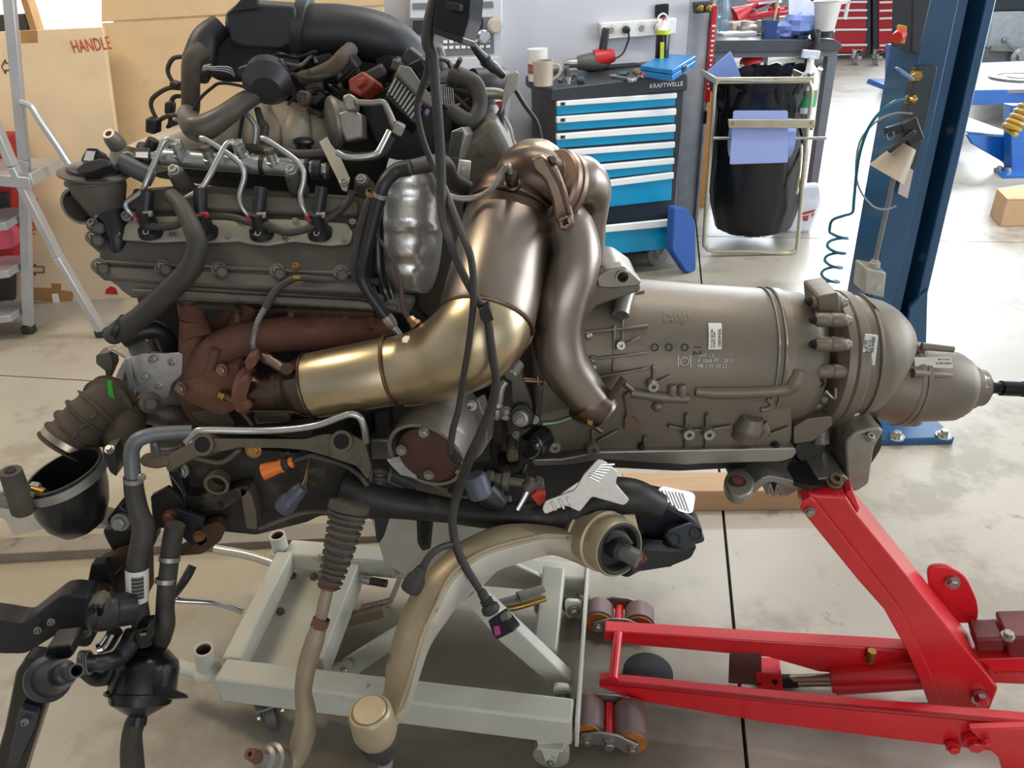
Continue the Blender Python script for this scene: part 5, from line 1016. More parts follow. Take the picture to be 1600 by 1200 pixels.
# --- alternator and left side
al = lathep('alternator', (200, 600, 1.36), (278, 612, 1.40), [(0, 44), (.05, 52), (.25, 56), (.6, 58), (1, 52)], ALUD, eng, 28)
lathep('alternator_rear', (186, 598, 1.35), (204, 601, 1.36), [(0, 26), (.3, 40), (1, 46)], HEAD, al, 24)
poly('alternator_shield', Pl(at(240, 590, 1.28), 5, -8), rp([(168, 544), (172, 545), (196, 560), (222, 553), (285, 552), (284, 585), (268, 600), (262, 622), (216, 615), (206, 565), (196, 562)], 4), .004, SHIELD, al, .001)
poly('shield_top', Pl(at(215, 545, 1.31), 55), rp([(165, 545), (200, 535), (228, 530), (238, 548), (205, 560), (180, 552)], 4), .004, ALUD, al, .001)
poly('shield_strap', Pl(at(205, 590, 1.27)), [(194, 562), (204, 565), (213, 609), (202, 609)], .003, mat('bright_strap', '#a9b0b8', .3, .8), al, .001, .003)
poly('green_sticker', Pl(at(177, 607, 1.245)), [(171, 592), (177, 591), (183, 624), (174, 625)], .002, mat('green_paper', '#39a435', .6), al, 0, .01)
for x, y in ((225, 590), (247, 604), (237, 562), (268, 566)): bolt(al, A((x, y, 1.276)), (0, -1, .2), .006, LINKM, 'socket')
poly('alternator_ear', Pl((0, 1.32, 0)), rp([(150, 555), (172, 550), (176, 575), (165, 600), (165, 580), (150, 568)], 3), .03, HEAD, al, .004)
lathep('pivot_bolt', (232, 628, 1.28), (236, 632, 1.25), [(0, 18), (.6, 16), (.7, 9), (1, 8)], HEAD, al, 18)
blob('mount_casting', [(195, 640, 1.33, 14), (235, 640, 1.33, 24), (270, 650, 1.33, 22), (290, 660, 1.34, 18)], HEAD, eng, 14)
hose('radiator_hose', [(268, 306, 1.36), (285, 325, 1.325), (302, 360, 1.29), (308, 385, 1.275), (300, 415, 1.265), (280, 440, 1.26), (250, 468, 1.26), (218, 497, 1.265), (196, 512, 1.27), (176, 524, 1.29)], [12, 13, 15, 16, 17, 17, 17, 17, 18, 15], HOSE, 18)
lathep('hose_clamp', (180, 508, 1.268), (204, 520, 1.268), [(0, 19), (.05, 20.5), (.4, 20.5), (.45, 19)], BLK, eng, 22)
hose('radiator_hose', [(192, 528, 1.32), (225, 516, 1.33), (250, 518, 1.34), (264, 540, 1.35), (272, 565, 1.37)], [16, 15, 14, 15, 14], BLK, 16)
lathep('silver_pulley', (230, 665, 1.34), (246, 672, 1.36), [(0, 10), (0, 13), (1, 15)], LINKM, eng, 18)
lathep('belt_pulley', (262, 686, 1.26), (264, 712, 1.26), [(0, 24), (.1, 26), (.2, 22), (.3, 26), (.4, 22), (.5, 26), (.6, 22), (.7, 26), (.8, 22), (1, 24)], ALUD, eng, 24)
# --- right upper side: sensors, pulley housing next to the filter
poly('rear_cover', Pl(at(765, 250, 1.62), 0, -35), [(745, 230), (790, 150), (783, 240), (760, 300), (735, 290)], .02, mat('cover_sheet', '#8b9096', .35, .7), eng, .003)
poly('bracket_post', Pl(at(795, 140, 1.55)), rp([(792, 118), (808, 112), (810, 118), (806, 142), (796, 152), (788, 170), (782, 180), (786, 150)], 3), .02, ALUD, eng, .003)
tubep('sensor_lead', [(806, 142, 1.55), (820, 165, 1.54), (838, 190, 1.53), (845, 215, 1.52), (846, 232, 1.5)], 3.4, BLK, eng, 8)
tubep('sensor_wire', [(788, 182, 1.5), (797, 200, 1.48), (801, 215, 1.46), (806, 234, 1.44)], [2, 3, 2.4, 2], LINKM, eng, 8)
blob('rear_pipe', [(745, 146, 1.6, 10), (775, 146, 1.6, 9), (790, 150, 1.6, 7)], ALUD, eng, 12)
poly('ribbed_block', Pl(at(715, 220, 1.46), 10, -15), [(705, 205), (722, 198), (728, 210), (716, 250), (700, 245)], .05, LINKM, eng, .002)
for k in range(6): obj('rib', MB().bar(Pl(at(715, 220, 1.46), 10, -15)(708 + k * 3, 206, .003), Pl(at(715, 220, 1.46), 10, -15)(702 + k * 3, 246, .003), .0018, .004, (0, -1, 0)), BLK, eng)
poly('steel_clip', Pl(at(723, 265, 1.42)), [(717, 250), (736, 252), (733, 282), (714, 280)], .01, SHIELD, eng, .002)
blob('rear_hose', [(700, 170, 1.52, 12), (735, 190, 1.52, 13), (750, 165, 1.54, 12), (740, 130, 1.56, 14), (705, 120, 1.58, 14)], HOSE, eng, 14)
for k in range(8): obj('fin', MB().bar(A((684 + k * 3.4, 132 + k, 1.56)), A((686 + k * 3.4, 162 + k, 1.55)), .002, .02, (0, 1, 0)), LINKM, eng)
blob('rear_duct', [(740, 130, 1.62, 22), (765, 128, 1.64, 22), (785, 124, 1.68, 18)], DUCT, eng, 16)
tubep('lambda_cable', [(725, 55, 1.5), (738, 70, 1.5), (755, 90, 1.52), (772, 105, 1.54), (785, 118, 1.56)], [5, 5, 8, 8, 6], BLK, eng, 12)
lathep('cable_ferrule', (756, 92, 1.52), (772, 106, 1.54), [(0, 8), (.1, 10), (.4, 10), (.5, 8.5), (1, 9)], BLK, eng, 16)
# ================================================================ exhaust with particulate filter
EXS = mat('brushed_exhaust_steel', '#8f847b', .36, 1, .08, 9, .03, [('#7c675c', 5, .60), ('#b9a68e', 3.5, .58)], soft=.25)
EXG = mat('straw_tinted_steel', '#bcab8c', .33, 1, .10, 9, .03, [('#8f7659', 5, .60), ('#c6b594', 3, .54)], soft=.25)
EXB = mat('brown_tinted_steel', '#5f5048', .38, 1, .14, 9, .04, [('#54453d', 6, .58), ('#8a7562', 4, .62)], soft=.25)
WELD = mat('weld_brown', '#6b5345', .5, .9, .2, 40, .1)
EXF = mat('flange_steel', '#8b7768', .42, .95, .12, 20, .06)
ex = thing('exhaust_filter', 'large steel exhaust filter can with golden elbow running down in front of the engine', 'exhaust', A((780, 420, 1.2)))
YX = 1.20
c0, c1 = (797, 345, YX + .115), (760, 500, YX - .04)
obj('filter_can', px_lathe(MB(), c0, c1, [(0, 72), (.03, 74), (.97, 74), (1, 73)], 48), EXS, ex)
for c, w in (((798, 341, YX + .117), 75), ((759, 504, YX - .042), 76)):
    p = A(c); d = A(c1) - A(c0); s = sca(p)
    o = obj('rolled_seam', MB().ring(p, d, w * s, 2.6 * s, 48, 8), WELD if w > 75 else EXB, ex)
# dome with outlet
dm2 = obj('inlet_dome', px_tube(MB(), [(797, 345, YX + .115), (803, 322, YX + .13), (808, 302, YX + .14), (812, 284, YX + .15), (813, 266, YX + .16), (811, 250, YX + .165)], [73, 73, 69, 61, 48, 20], 40, 6), EXB, ex)
obj('inlet_neck', px_tube(MB(), [(800, 284, YX + .13), (830, 277, YX + .125), (860, 285, YX + .12), (878, 296, YX + .115)], [44, 46, 45, 42], 30, 6), EXB, ex)
obj('back_shell', px_tube(MB(), [(795, 300, YX + .2), (820, 262, YX + .19), (845, 255, YX + .17), (862, 275, YX + .16)], [36, 38, 36, 30], 24), EXG, ex)
bg_ = obj('sensor_boss', px_lathe(MB(), (801, 294, YX + .075), (799, 270, YX + .05), [(0, 14), (.3, 13), (.35, 10), (.6, 10), (.62, 11), (.9, 10), (1, 7)], 18), EXB, ex)
tubep('braided_lead', [(798, 271, YX + .05), (794, 259, YX + .045), (785, 268, YX + .05), (770, 293, YX + .05), (745, 308, YX + .06), (715, 310, YX + .06), (690, 300, YX + .06)], [4, 5, 5, 5, 5, 4], LINKM, bg_, 9)
bolt(ex, A((808, 246, YX + .12)), (0, -.5, 1), .006, EXB)
# flange and clamp to the pipes
PFc = Pl(at(872, 300, YX + .02), 10, -62)
f = obj('flange_ring', MB().lathe(A((860, 289, YX + .10)), A((882, 298, YX + .115)), [(0, .060), (.15, .064), (.4, .064), (.45, .061), (.55, .061), (.6, .064), (.85, .064), (1, .058)], 36), EXF, ex)
poly('clamp_strip', Pl(at(868, 300, YX + .045)), rp([(830, 250), (846, 243), (873, 265), (887, 300), (897, 340), (894, 353), (878, 358), (868, 346), (863, 312), (851, 281), (834, 265)], 4), .02, EXF, f, .004)
poly('clamp_gasket', Pl(at(868, 300, YX + .043)), [(850, 250), (856, 250), (878, 284), (891, 338), (887, 340), (872, 290)], .01, EXB, f, .001)
poly('clamp_lug', Pl(at(882, 350, YX + .03)), [(872, 344), (894, 336), (898, 350), (884, 360), (873, 358)], .03, EXF, f, .003); bolt(f, A((885, 345, YX + .02)), (1, -.6, .2), .006, EXB); bolt(f, A((862, 252, YX + .05)), (.3, -.6, .6), .007, EXB)
obj('return_pipe', px_tube(MB(), [(868, 292, YX + .115), (888, 284, YX + .12), (908, 284, YX + .13), (922, 296, YX + .14), (926, 320, YX + .15), (925, 350, YX + .155), (924, 390, YX + .16), (930, 420, YX + .165), (945, 432, YX + .18)], [40, 41, 40, 34, 26, 22, 21, 20, 18], 32, 8), EXS, ex)
dp = obj('down_pipe', px_tube(MB(), [(868, 325, YX + .10), (888, 356, YX + .08), (898, 395, YX + .055), (892, 430, YX + .035), (878, 470, YX + .02), (872, 520, YX + .01), (880, 565, YX), (902, 600, YX), (926, 628, YX), (938, 642, YX)], [30, 40, 41, 42, 43, 41, 39, 36, 32, 31], 32, 8), EXS, ex)
obj('pipe_collar', px_lathe(MB(), (908, 622, YX), (940, 640, YX), [(0, 33), (.1, 35), (.5, 36), (1, 33)], 28), EXB, dp)
fa_, fb_ = A((976, 589, YX - .02)), A((924, 664, YX - .02)); vd_ = ray(950, 626).normalized(); ft_ = (fb_ - fa_).cross(vd_).normalized() * .0065
fl_ = obj('end_flange', MB().prism([fa_ + ft_, fb_ + ft_, fb_ - ft_, fa_ - ft_], vd_ * .07), EXB, dp, .003)
for x, y, x2, y2 in ((975, 600, 988, 610), (925, 665, 940, 675)): obj('flange_stud', MB().cyl(A((x, y, YX - .01)), A((x2, y2, YX - .01)), .0045, 10), EXB, dp)
poly('flange_nut', Pl(at(923, 662, YX - .04)), [(917, 655), (928, 655), (926, 666), (917, 664)], .01, BRASS, dp, .002)
# golden elbow and front pipe
el = obj('elbow', px_tube(MB(), [(615, 579, YX - .02), (650, 575, YX - .03), (690, 562, YX - .045), (722, 545, YX - .06), (745, 526, YX - .062), (758, 505, YX - .047), (770, 462, YX - .005)], [53, 57, 64, 70, 73.5, 73.5, 64], 44, 8), EXG, ex)
def seam(nm, pts, r, m=WELD): return tubep(nm, pts, r, m, el, 8)
seam('seam_weld', [(632, 634, YX - .04), (670, 629, YX - .045), (715, 610, YX - .05), (765, 584, YX - .06), (800, 560, YX - .06), (822, 540, YX - .06), (831, 524, YX - .05)], [3, 4, 4, 4, 3])
fp_ = obj('front_pipe', px_lathe(MB(), (487, 603, YX - .01), (615, 579, YX - .02), [(0, 51), (.02, 52), (.98, 54), (1, 53)], 44), EXG, ex)
obj('rolled_seam', MB().ring(A((613, 579, YX - .02)), A((615, 579, YX - .02)) - A((487, 603, YX - .01)), 54 * sca(A((613, 579, YX))), .003, 44, 8), WELD, ex)
obj('inlet_cone', px_tube(MB(), [(395, 612, YX + .01), (440, 611, YX), (458, 609, YX - .005), (472, 606, YX - .008), (488, 603, YX - .01)], [31, 33, 37, 46, 51], 36, 6), EXB, ex)
obj('rolled_seam', MB().ring(A((487, 603, YX - .01)), A((615, 579, YX - .02)) - A((487, 603, YX - .01)), 52 * sca(A((487, 603, YX))), .0022, 44, 8), EXB, ex)
cl = obj('v_clamp', px_lathe(MB(), (374, 608, YX + .015), (396, 611, YX + .012), [(0, 30), (.2, 36), (.5, 38), (.8, 36), (1, 31)], 30), RUST, ex)
poly('clamp_lug', Pl(at(382, 632, YX - .03)), rp([(372, 600), (384, 590), (390, 600), (384, 622), (392, 634), (384, 642), (372, 630)], 3), .02, RUST, cl, .003)
bolt(cl, A((386, 632, YX - .035)), (.5, -1, .2), .007, RUST); bolt(cl, A((392, 566, YX - .0)), (0, -1, .5), .008, EXB)
poly('clamp_tab', Pl(at(392, 570, YX - .01)), rp([(384, 560), (398, 556), (402, 568), (390, 580), (384, 576)], 3), .03, RUST, cl, .003)
for x, y in ((452, 582), (641, 536)): obj('sensor_port', MB().lathe(A((x, y, YX - .03)), A((x - 4, y - 6, YX - .045)), [(0, .016), (.5, .013), (1, .011)], 16), EXB, ex)
pf = obj('port_fitting', px_lathe(MB(), (641, 540, YX - .045), (634, 530, YX - .055), [(0, 11), (.5, 10), (.52, 8), (1, 8)], 6), LINKM, ex, .001)
obj('probe_nut', px_lathe(MB(), (652, 510, YX - .02), (640, 497, YX - .01), [(0, 10), (.4, 10), (.45, 8), (1, 7)], 6), mat('nut_copper', '#8a6a4f', .35, .9), ex, .001)
# ================================================================ gearbox
GB = mat('gearbox_casting', '#746a5d', .48, .45, .08, 8, .12, [('#5d574e', 5, .56), ('#8b857a', 70, .66)], soft=.15)
GBL = mat('gearbox_machined', '#98938a', .36, .75, .08, 20, .05)
GBD = mat('gearbox_grime', '#3f3a33', .7, .2, .2, 18, .2)
gb = thing('gearbox', 'long grey cast automatic gearbox with a black output shaft, resting on the red jack', 'gearbox', A((1150, 600, 1.42)))
YG = 1.43
obj('main_barrel', px_lathe(MB(), (846, 545, YG), (1262, 562, YG - .02), [(0, 128), (.05, 124), (.25, 116), (.6, 110), (.82, 108), (.825, 107), (.83, 109.5), (.86, 109.5), (.862, 107), (.94, 104), (.98, 95), (1, 84)], 56), GB, gb)
for t in (.80, .825): 
    a, b = A((846, 545, YG)), A((1262, 562, YG - .02)); p = a.lerp(b, t); obj('barrel_rib', MB().ring(p, b - a, 109.5 * sca(p), .0022, 56, 6), GBL, gb)
PG1 = Pl((0, YG - .158, 0))
low = poly('lower_casing', PG1, rp([(835, 600), (900, 594), (1010, 602), (1090, 614), (1220, 604), (1240, 640), (1240, 690), (1228, 712), (1100, 712), (940, 706), (850, 714), (838, 680)], 10), .24, GB, gb, .012)
poly('oil_pan_rail', Pl((0, YG - .172, 0)), rp([(832, 718), (880, 717), (935, 706), (1240, 700), (1246, 706), (1240, 716), (1222, 722), (1095, 725), (1075, 727), (940, 718), (890, 726), (834, 728)], 5), .27, GBL, gb, .004)
poly('oil_pan', Pl((0, YG - .13, 0)), rp([(880, 716), (1235, 708), (1230, 722), (1180, 730), (1060, 736), (900, 728)], 6), .2, BLK, gb, .01)
# bell ring at the engine side with webs and bosses
poly('bell_flange', Pl((0, YG - .10, 0)), rp([(880, 430), (940, 420), (968, 418), (1000, 440), (1002, 455), (960, 470), (930, 480), (912, 520), (908, 560), (912, 610), (850, 620), (850, 470)], 8), .12, GB, gb, .008)
tri = poly('lifting_ear', Pl((0, YG - .115, 0)), rp([(930, 432), (952, 420), (975, 416), (1003, 440), (998, 448), (950, 452), (934, 450)], 5), .03, GBL, gb, .004)
obj('ear_hole', MB().lathe(Pl((0, YG - .115, 0))(973, 432, .004), Pl((0, YG - .115, 0))(973, 432, -.01), [(0, .010), (0, .014), (1, .014)], 18), GBL, tri); bolt(tri, Pl((0, YG - .115, 0))(973, 432, .002), (0, -1, 0), .008, DARK, 'socket')
RP = Pl((0, YG - .145, 0))
def surf(x, y):                                        # a point on the near side of the barrel or casing
    if y > 600: return PG1(x, y)
    best = None
    a, b = A((846, 545, YG)), A((1262, 562, YG - .02)); ax = (b - a).normalized(); d = ray(x, y).normalized(); f_ = (x - 846) / 416; r = (116 - 8 * min(1, max(-.55, (f_ - .25) / .57))) * sca(a.lerp(b, f_))
    o = CAM - a; dd = d - ax * d.dot(ax); oo = o - ax * o.dot(ax)
    A_, B_, C_ = dd.dot(dd), 2 * dd.dot(oo), oo.dot(oo) - r * r; q = B_ * B_ - 4 * A_ * C_
    if q < 0: return RP(x, y)
    return CAM + d * ((-B_ - math.sqrt(q)) / (2 * A_))
def rib(x0, y0, x1, y1, w=.006, h=.02):
    p, q = surf(x0, y0), surf(x1, y1); mb = MB()
    n = (CAM - p).normalized(); mb.bar(p + n * h * .1, q - n * h * .15, w, h, n); return obj('casting_rib', mb, GB, gb, .002)
for L in ((905, 472, 1005, 455), (907, 520, 1012, 509), (915, 562, 1010, 552), (932, 590, 1012, 576), (960, 508, 958, 580), (972, 470, 972, 540), (1021, 570, 1021, 612), (1023, 600, 1048, 588), (975, 540, 998, 528), (1073, 645, 1071, 702), (1105, 645, 1103, 695), (1042, 665, 1073, 672), (1073, 672, 1104, 672), (1104, 672, 1142, 666), (934, 690, 966, 672), (1008, 680, 1006, 705), (926, 668, 926, 700), (1200, 680, 1232, 668), (1165, 680, 1200, 685)): rib(*L)
def boss(x, y, r=.012, m=GBL):
    p = surf(x, y); n = V((0, -1, .35 if y < 560 else .12)).normalized(); bolt(gb, p + n * .012, n, r, m, 'boss', 'boss')
for x, y, r in ((968, 538, .008), (1018, 598, .010), (1073, 672, .011), (1104, 672, .011), (925, 695, .012), (866, 692, .011)): boss(x, y, r)
p = surf(970, 488); n = V((-.15, -1, .25)).normalized()
o = obj('threaded_boss', MB().lathe(p + V((.012, .02, .04)), p + n * .025, [(0, .02), (.6, .017), (.7, .0165), (1, .0165), (1, .011), (.7, .010)], 22), GBL, gb); obj('bore', MB().lathe(p + n * .024, p + n * .012, [(0, .0105), (1, .01)], 18), GBD, o)
for x, y in ((922, 478), (918, 524), (925, 562), (924, 575)): obj('cast_knob', MB().ball(surf(x, y), .011, 12, 8), GBL, gb)
gl = obj('oil_gallery', MB().tube([surf(1086, 611) , surf(1120, 613), surf(1180, 612), surf(1225, 608), surf(1242, 598), surf(1250, 578)], [.010, .0135, .013, .014, .015, .013], 16), GB, gb)
obj('oil_gallery', MB().tube([surf(985, 612), surf(1030, 619), surf(1075, 622)], [.011, .012, .011], 14), GB, gb)
for x in (1050, 1065): obj('cast_knob', MB().lathe(surf(x, 614) + V((0, 0, -.01)), surf(x, 602) + V((0, -.004, .004)), [(0, .010), (.8, .010), (1, .006)], 14), GB, gb)
obj('cast_pocket', MB().tube([surf(1175, 650) , surf(1168, 668), surf(1160, 685)], [.022, .030, .024], 20), GB, gb); obj('cast_pocket', MB().tube([surf(1190, 660), surf(1195, 672), surf(1188, 684)], [.010, .012, .011], 14), GB, gb)
obj('oil_gallery', MB().tube([surf(1198, 622), surf(1206, 630), surf(1200, 638), surf(1188, 640)], .006, 10), GB, gb)
obj('cast_dome', MB().ball(surf(1027, 634), .012, 14, 8), GB, gb)
lev = poly('selector_plate', Pl((0, YG - .170, 0)), rp([(975, 618), (985, 612), (987, 652), (1002, 666), (1000, 674), (976, 674), (976, 655), (980, 648)], 3), .006, mat('brown_plate', '#6f5a4c', .5, .3), gb, .001)
for x, y in ((1002, 695), (1106, 706), (1216, 700), (1210, 694)): bolt(gb, surf(x, y) + V((0, -.006, 0)), (0, -1, .2), .006, DARK)
for x, y in ((998, 700), (1107, 712)): obj('pan_clip', MB().lathe(surf(x, 700), surf(x, 716), [(0, .008), (1, .010)], 12), GBL, gb)
# stickers and cast marks
def sticker(nm, pts, txts, off=.012):
    c = surf(sum(p[0] for p in pts) / 4, sum(p[1] for p in pts) / 4)
    return c
BA, BB = A((846, 545, YG)), A((1262, 562, YG - .02)); BX = (BB - BA).normalized()
def tan_pl(x, y, off=.002):                             # plane touching the barrel at a pixel
    p = surf(x, y); t = (p - BA).dot(BX); n = (p - BA - BX * t).normalized()
    pl = Pl(p + n * off); pl.n = n; return pl
def wrap(o, dr, flat=False):                                       # lay a flat mesh onto the barrel
    M = o.matrix_basis.copy(); Mi = M.inverted(); L = ROOT[gb.name]; r0 = None
    nn = (M.to_3x3() @ V((0, 0, 1))).normalized()
    for v in o.data.vertices:
        w = M @ v.co + L; t = (w - BA).dot(BX); f = t / (BB - BA).length; ax = BA + BX * t
        rr = (116 - 8 * min(1, max(-.55, (f - .25) / .57))) * sca(ax); d = (w - ax).normalized(); lift = 0 if flat else max(0, v.co.z)
        v.co = Mi @ (ax + d * (rr + dr + lift) - L)
    return o
pls = tan_pl(1118, 525)
mb = MB(); gpts = [[pls(1107 + 21 * i / 2, 504 + 42 * j / 8) for i in range(3)] for j in range(9)]
mb.loft(gpts, False, False, closed=False); s1_ = obj('sticker', mb, LBL, gb); wrap(s1_, .0012, True)
up_ = pls(1118, 504) - pls(1118, 545)
wrap(text('sticker_print', '10009436', s1_, pls(1127, 543, .0005), up_, (-1, 0, 0), .0092, INK), .0018); wrap(text('sticker_print', 'P 11 181 200 20BL\n22 08 09  86481', s1_, pls(1113.5, 543, .0005), up_, (-1, 0, 0), .0048, INK), .0018)
for k, (tx, x, y, rx, sz) in enumerate((('12', 1085, 553, (0, 0, -1), .026),)): pass
pc = tan_pl(1090, 545); wrap(text('cast_number', '12', gb, pc(1084, 538), pc(1084, 560) - pc(1084, 538), (1, 0, 0), .022, GBD, .0006), .001)
for x in (1023, 1045, 1070): p = surf(x, 543); obj('cast_ring', MB().ring(p + V((0, -.001, .001)), (p - BA) - BX * (p - BA).dot(BX), .0065, .0012, 18, 6), GBD, gb)
p = surf(1069, 565); obj('cast_ring', MB().ring(p + V((0, -.001, .001)), (p - BA) - BX * (p - BA).dot(BX), .008, .0013, 18, 6), GBL, gb); pc2 = tan_pl(1069, 565, .001); mb = MB()
q = [pc2(x, y) for x, y in ((1060, 556), (1079, 556), (1079, 574), (1060, 573))]
for a, b in zip(q, q[1:] + q[:1]): mb.bar(a, b, .0015, .0015)
obj('cast_frame', mb, GBL, gb)
pc = tan_pl(1053, 496); wrap(text('cast_letters', '1 0 1 1 1 1\n0 M V 27', gb, pc(1036, 494), (1, 0, -.05), pc(1036, 480) - pc(1036, 494), .012, GBL, .0004), .001)
pc = tan_pl(1115, 565); wrap(text('cast_letters', '5HP CE\nF 1068 PF - 2011\nPB 1 01 20 21', gb, pc(1090, 558), (1, 0, -.04), pc(1090, 545) - pc(1090, 558), .010, GBL, .0004), .001)
# rear flange with bolts and adapter dome
fl2 = obj('rear_flange', px_lathe(MB(), (1268, 560, YG - .02), (1312, 562, YG - .02), [(0, 92), (.2, 106), (.45, 107), (.5, 105), (.55, 108), (.85, 108), (1, 100)], 44), GB, gb)
for x, y in ((1290, 472), (1296, 500), (1296, 538), (1298, 580), (1284, 632), (1278, 660), (1302, 622)):
    p = at(x, y, YG - .02 - math.sqrt(max(.0, .0156 - ((y - 561) * .00122) ** 2))); d = V((1, 0, -.07)).normalized()
    e_ = obj('flange_lug', MB().lathe(p - d * .028, p + d * .030, [(0, .010), (.1, .0135), (.45, .014), (.5, .0125), (.55, .0145), (.9, .0135), (1, .011)], 16), GB, gb); bolt(e_, p + d * .034, d, .008, LINKM); bolt(e_, p - d * .032, -d, .006, DARK)
poly('flange_block', Pl((0, YG - .10, 0)), rp([(1278, 463), (1310, 457), (1314, 486), (1300, 496), (1280, 494)], 4), .08, GB, gb, .006)
poly('flange_block', Pl((0, YG - .15, 0)), rp([(1262, 655), (1300, 650), (1302, 664), (1270, 690), (1240, 694), (1240, 668)], 3), .10, GB, gb, .006)
ad = obj('adapter_dome', px_tube(MB(), [(1306, 558, YG - .02), (1330, 554, YG - .02), (1352, 549, YG - .02), (1370, 546, YG - .018), (1382, 546, YG - .015), (1388, 548, YG - .012)], [98, 96, 90, 78, 60, 40], 44, 5), GB, gb)
obj('adapter_rim', px_lathe(MB(), (1328, 556, YG - .02), (1336, 556, YG - .02), [(0, 95), (.2, 99), (.8, 98), (1, 94)], 44), GB, ad)
poly('adapter_ear', Pl((0, YG - .06, 0)), rp([(1366, 476), (1402, 518), (1409, 532), (1386, 552), (1380, 530), (1372, 500)], 3), .03, GB, ad, .003); bolt(ad, at(1397, 520, YG - .063), (.6, -.6, .6), .009, mat('blue_bolt', '#3b6f94', .4, .4))
poly('adapter_foot', Pl((0, YG - .11, 0)), rp([(1318, 590), (1362, 580), (1348, 650), (1310, 668), (1306, 640)], 5), .12, GB, ad, .008)
c = at(1353, 546, YG - .128); pls = Pl(c, 6, 6)
s2_ = poly('sticker', pls, rp([(1347, 519), (1367, 521), (1361, 573), (1339, 572)], 2), .003, LBL, gb, 0, .012)
dn = pls(1360, 571) - pls(1366, 521)
text('sticker_print', '0004184', s2_, pls(1357, 523, .0126), dn, (1, 0, 0), .0092, INK); text('sticker_print', '18.11.09  09\n1111.1 102 09\n09001 09', s2_, pls(1353, 527, .0126), dn, (1, 0, 0), .0046, INK)
c = at(1334, 640, YG - .125); pls = Pl(c, 0, 0)
poly('sticker', pls, rp([(1327, 632), (1343, 631), (1341, 649), (1325, 650)], 2), .003, LBL, gb, 0, .004)
tl = obj('tail_cone', px_lathe(MB(), (1340, 592, YG - .02), (1404, 599, YG - .02), [(0, 60), (.3, 58), (.8, 62), (1, 66)], 36), GB, gb)
obj('tail_flange', px_lathe(MB(), (1400, 599, YG - .02), (1420, 601, YG - .02), [(0, 60), (.1, 66), (.45, 66), (.5, 64), (.55, 66), (.9, 66), (1, 62)], 40), GB, gb)
th_ = obj('tail_housing', px_lathe(MB(), (1416, 600, YG - .02), (1535, 606, YG - .02), [(0, 60), (.3, 57), (.6, 54), (.72, 46), (.74, 36), (.86, 34), (.88, 30), (.98, 29), (1, 22)], 40), GB, gb)
for x, y, x2 in ((1412, 540, 1440), (1400, 604, 1446), (1392, 655, 1434), (1410, 590, 1428)):
    p, q = at(x, y, YG - .02 - .066 * (1 - abs(y - 600) / 75)), at(x2, y + 4, YG - .02 - .066 * (1 - abs(y - 600) / 75)); o = obj('tail_lug', MB().lathe(p, q, [(0, .009), (.1, .012), (.9, .012), (1, .009)], 14), GB, gb); bolt(o, q, q - p, .007, LINKM)
for L in ((1425, 583, 1518, 590, .0095), (1440, 640, 1505, 646, .010), (1440, 541, 1490, 546, .008)): obj('tail_rib', MB().tube([at(L[0], L[1], YG - .085 if 560 < L[1] < 620 else YG - .05), at(L[2], L[3], YG - .06)], [L[4], L[4] * .8], 12), GB, gb)
poly('tail_web', Pl((0, YG - .06, 0)), [(1352, 606), (1402, 604), (1402, 608), (1352, 610)], .02, GB, gb, .002)
c = at(1455, 566, YG - .062); pls = Pl(c, 25)
s3_ = poly('sticker', pls, rp([(1425, 558), (1483, 557), (1486, 575), (1427, 573)], 2), .003, LBL, gb, 0, .008)
lf_ = pls(1430, 566) - pls(1480, 567)
text('sticker_print', '0007679', s3_, pls(1483, 566, .0086), lf_, (0, 0, -1), .009, INK); text('sticker_print', 'P111 11 09', s3_, pls(1480, 560, .0086), lf_, (0, 0, -1), .005, INK)
obj('end_collar', px_lathe(MB(), (1502, 603, YG - .02), (1536, 606, YG - .02), [(0, 30), (.1, 33), (.5, 33), (.55, 30), (.8, 29), (1, 20)], 12), GBL, gb, .002)
sh_ = obj('output_shaft', px_lathe(MB(), (1530, 605, YG - .02), (1690, 612, YG - .02), [(0, 17), (.08, 17), (.12, 9), (.2, 9), (.21, 12), (.38, 12), (.39, 10), (.42, 10), (.43, 12), (1, 12)], 20), mat('dark_shaft', '#2b2a2a', .32, .9, .1), gb)
a, b = at(1597, 608, YG - .02), at(1690, 612, YG - .02); d, u_, w_ = basis(b - a); mb = MB()
for k in range(14):
    an = 2 * math.pi * k / 14; o_ = (u_ * math.cos(an) + w_ * math.sin(an)) * .0152; mb.bar(a + o_, b + o_, .003, .003, o_)
obj('splines', mb, MATS['dark_shaft'], sh_)
tubep('breather_pipe', [(1290, 610, YG - .14), (1304, 622, YG - .15), (1306, 605, YG - .15)], 3, GBL, gb, 8)
bolt(gb, at(1277, 595, YG - .14), (0, -1, 0), .011, DARK, 'socket')
# linkage and small parts between filter and gearbox (bolted to the gearbox)
arm_ = poly('damper_arm', Pl((0, 1.27, 0)), rp([(798, 588), (815, 582), (832, 632), (832, 655), (800, 655), (800, 625)], 4), .03, HEAD, gb, .005)
lathep('damper_bush', (815, 650, 1.24), (817, 652, 1.28), [(0, 10), (0, 17), (.1, 19), (1, 19)], BLK, arm_, 24); lathep('bush_sleeve', (812, 656, 1.225), (815, 652, 1.24), [(0, 6), (.2, 13), (1, 13)], LINKM, arm_, 20); bolt(arm_, A((812, 656, 1.222)), (-.1, -1, .1), .008, LINKM)
sp2 = lathep('spring_bolt', (797, 588, 1.24), (810, 568, 1.27), [(0, 7), (.02, 10), (.12, 10)] + [(.15 + k * .05, 11 if k % 2 else 9) for k in range(16)] + [(1, 9)], LINKM, gb, 18)
tubep('link_rod', [(818, 594, 1.28), (850, 596, 1.28)], 4.5, mat('copper_rod', '#7b5640', .35, .8), gb, 10)
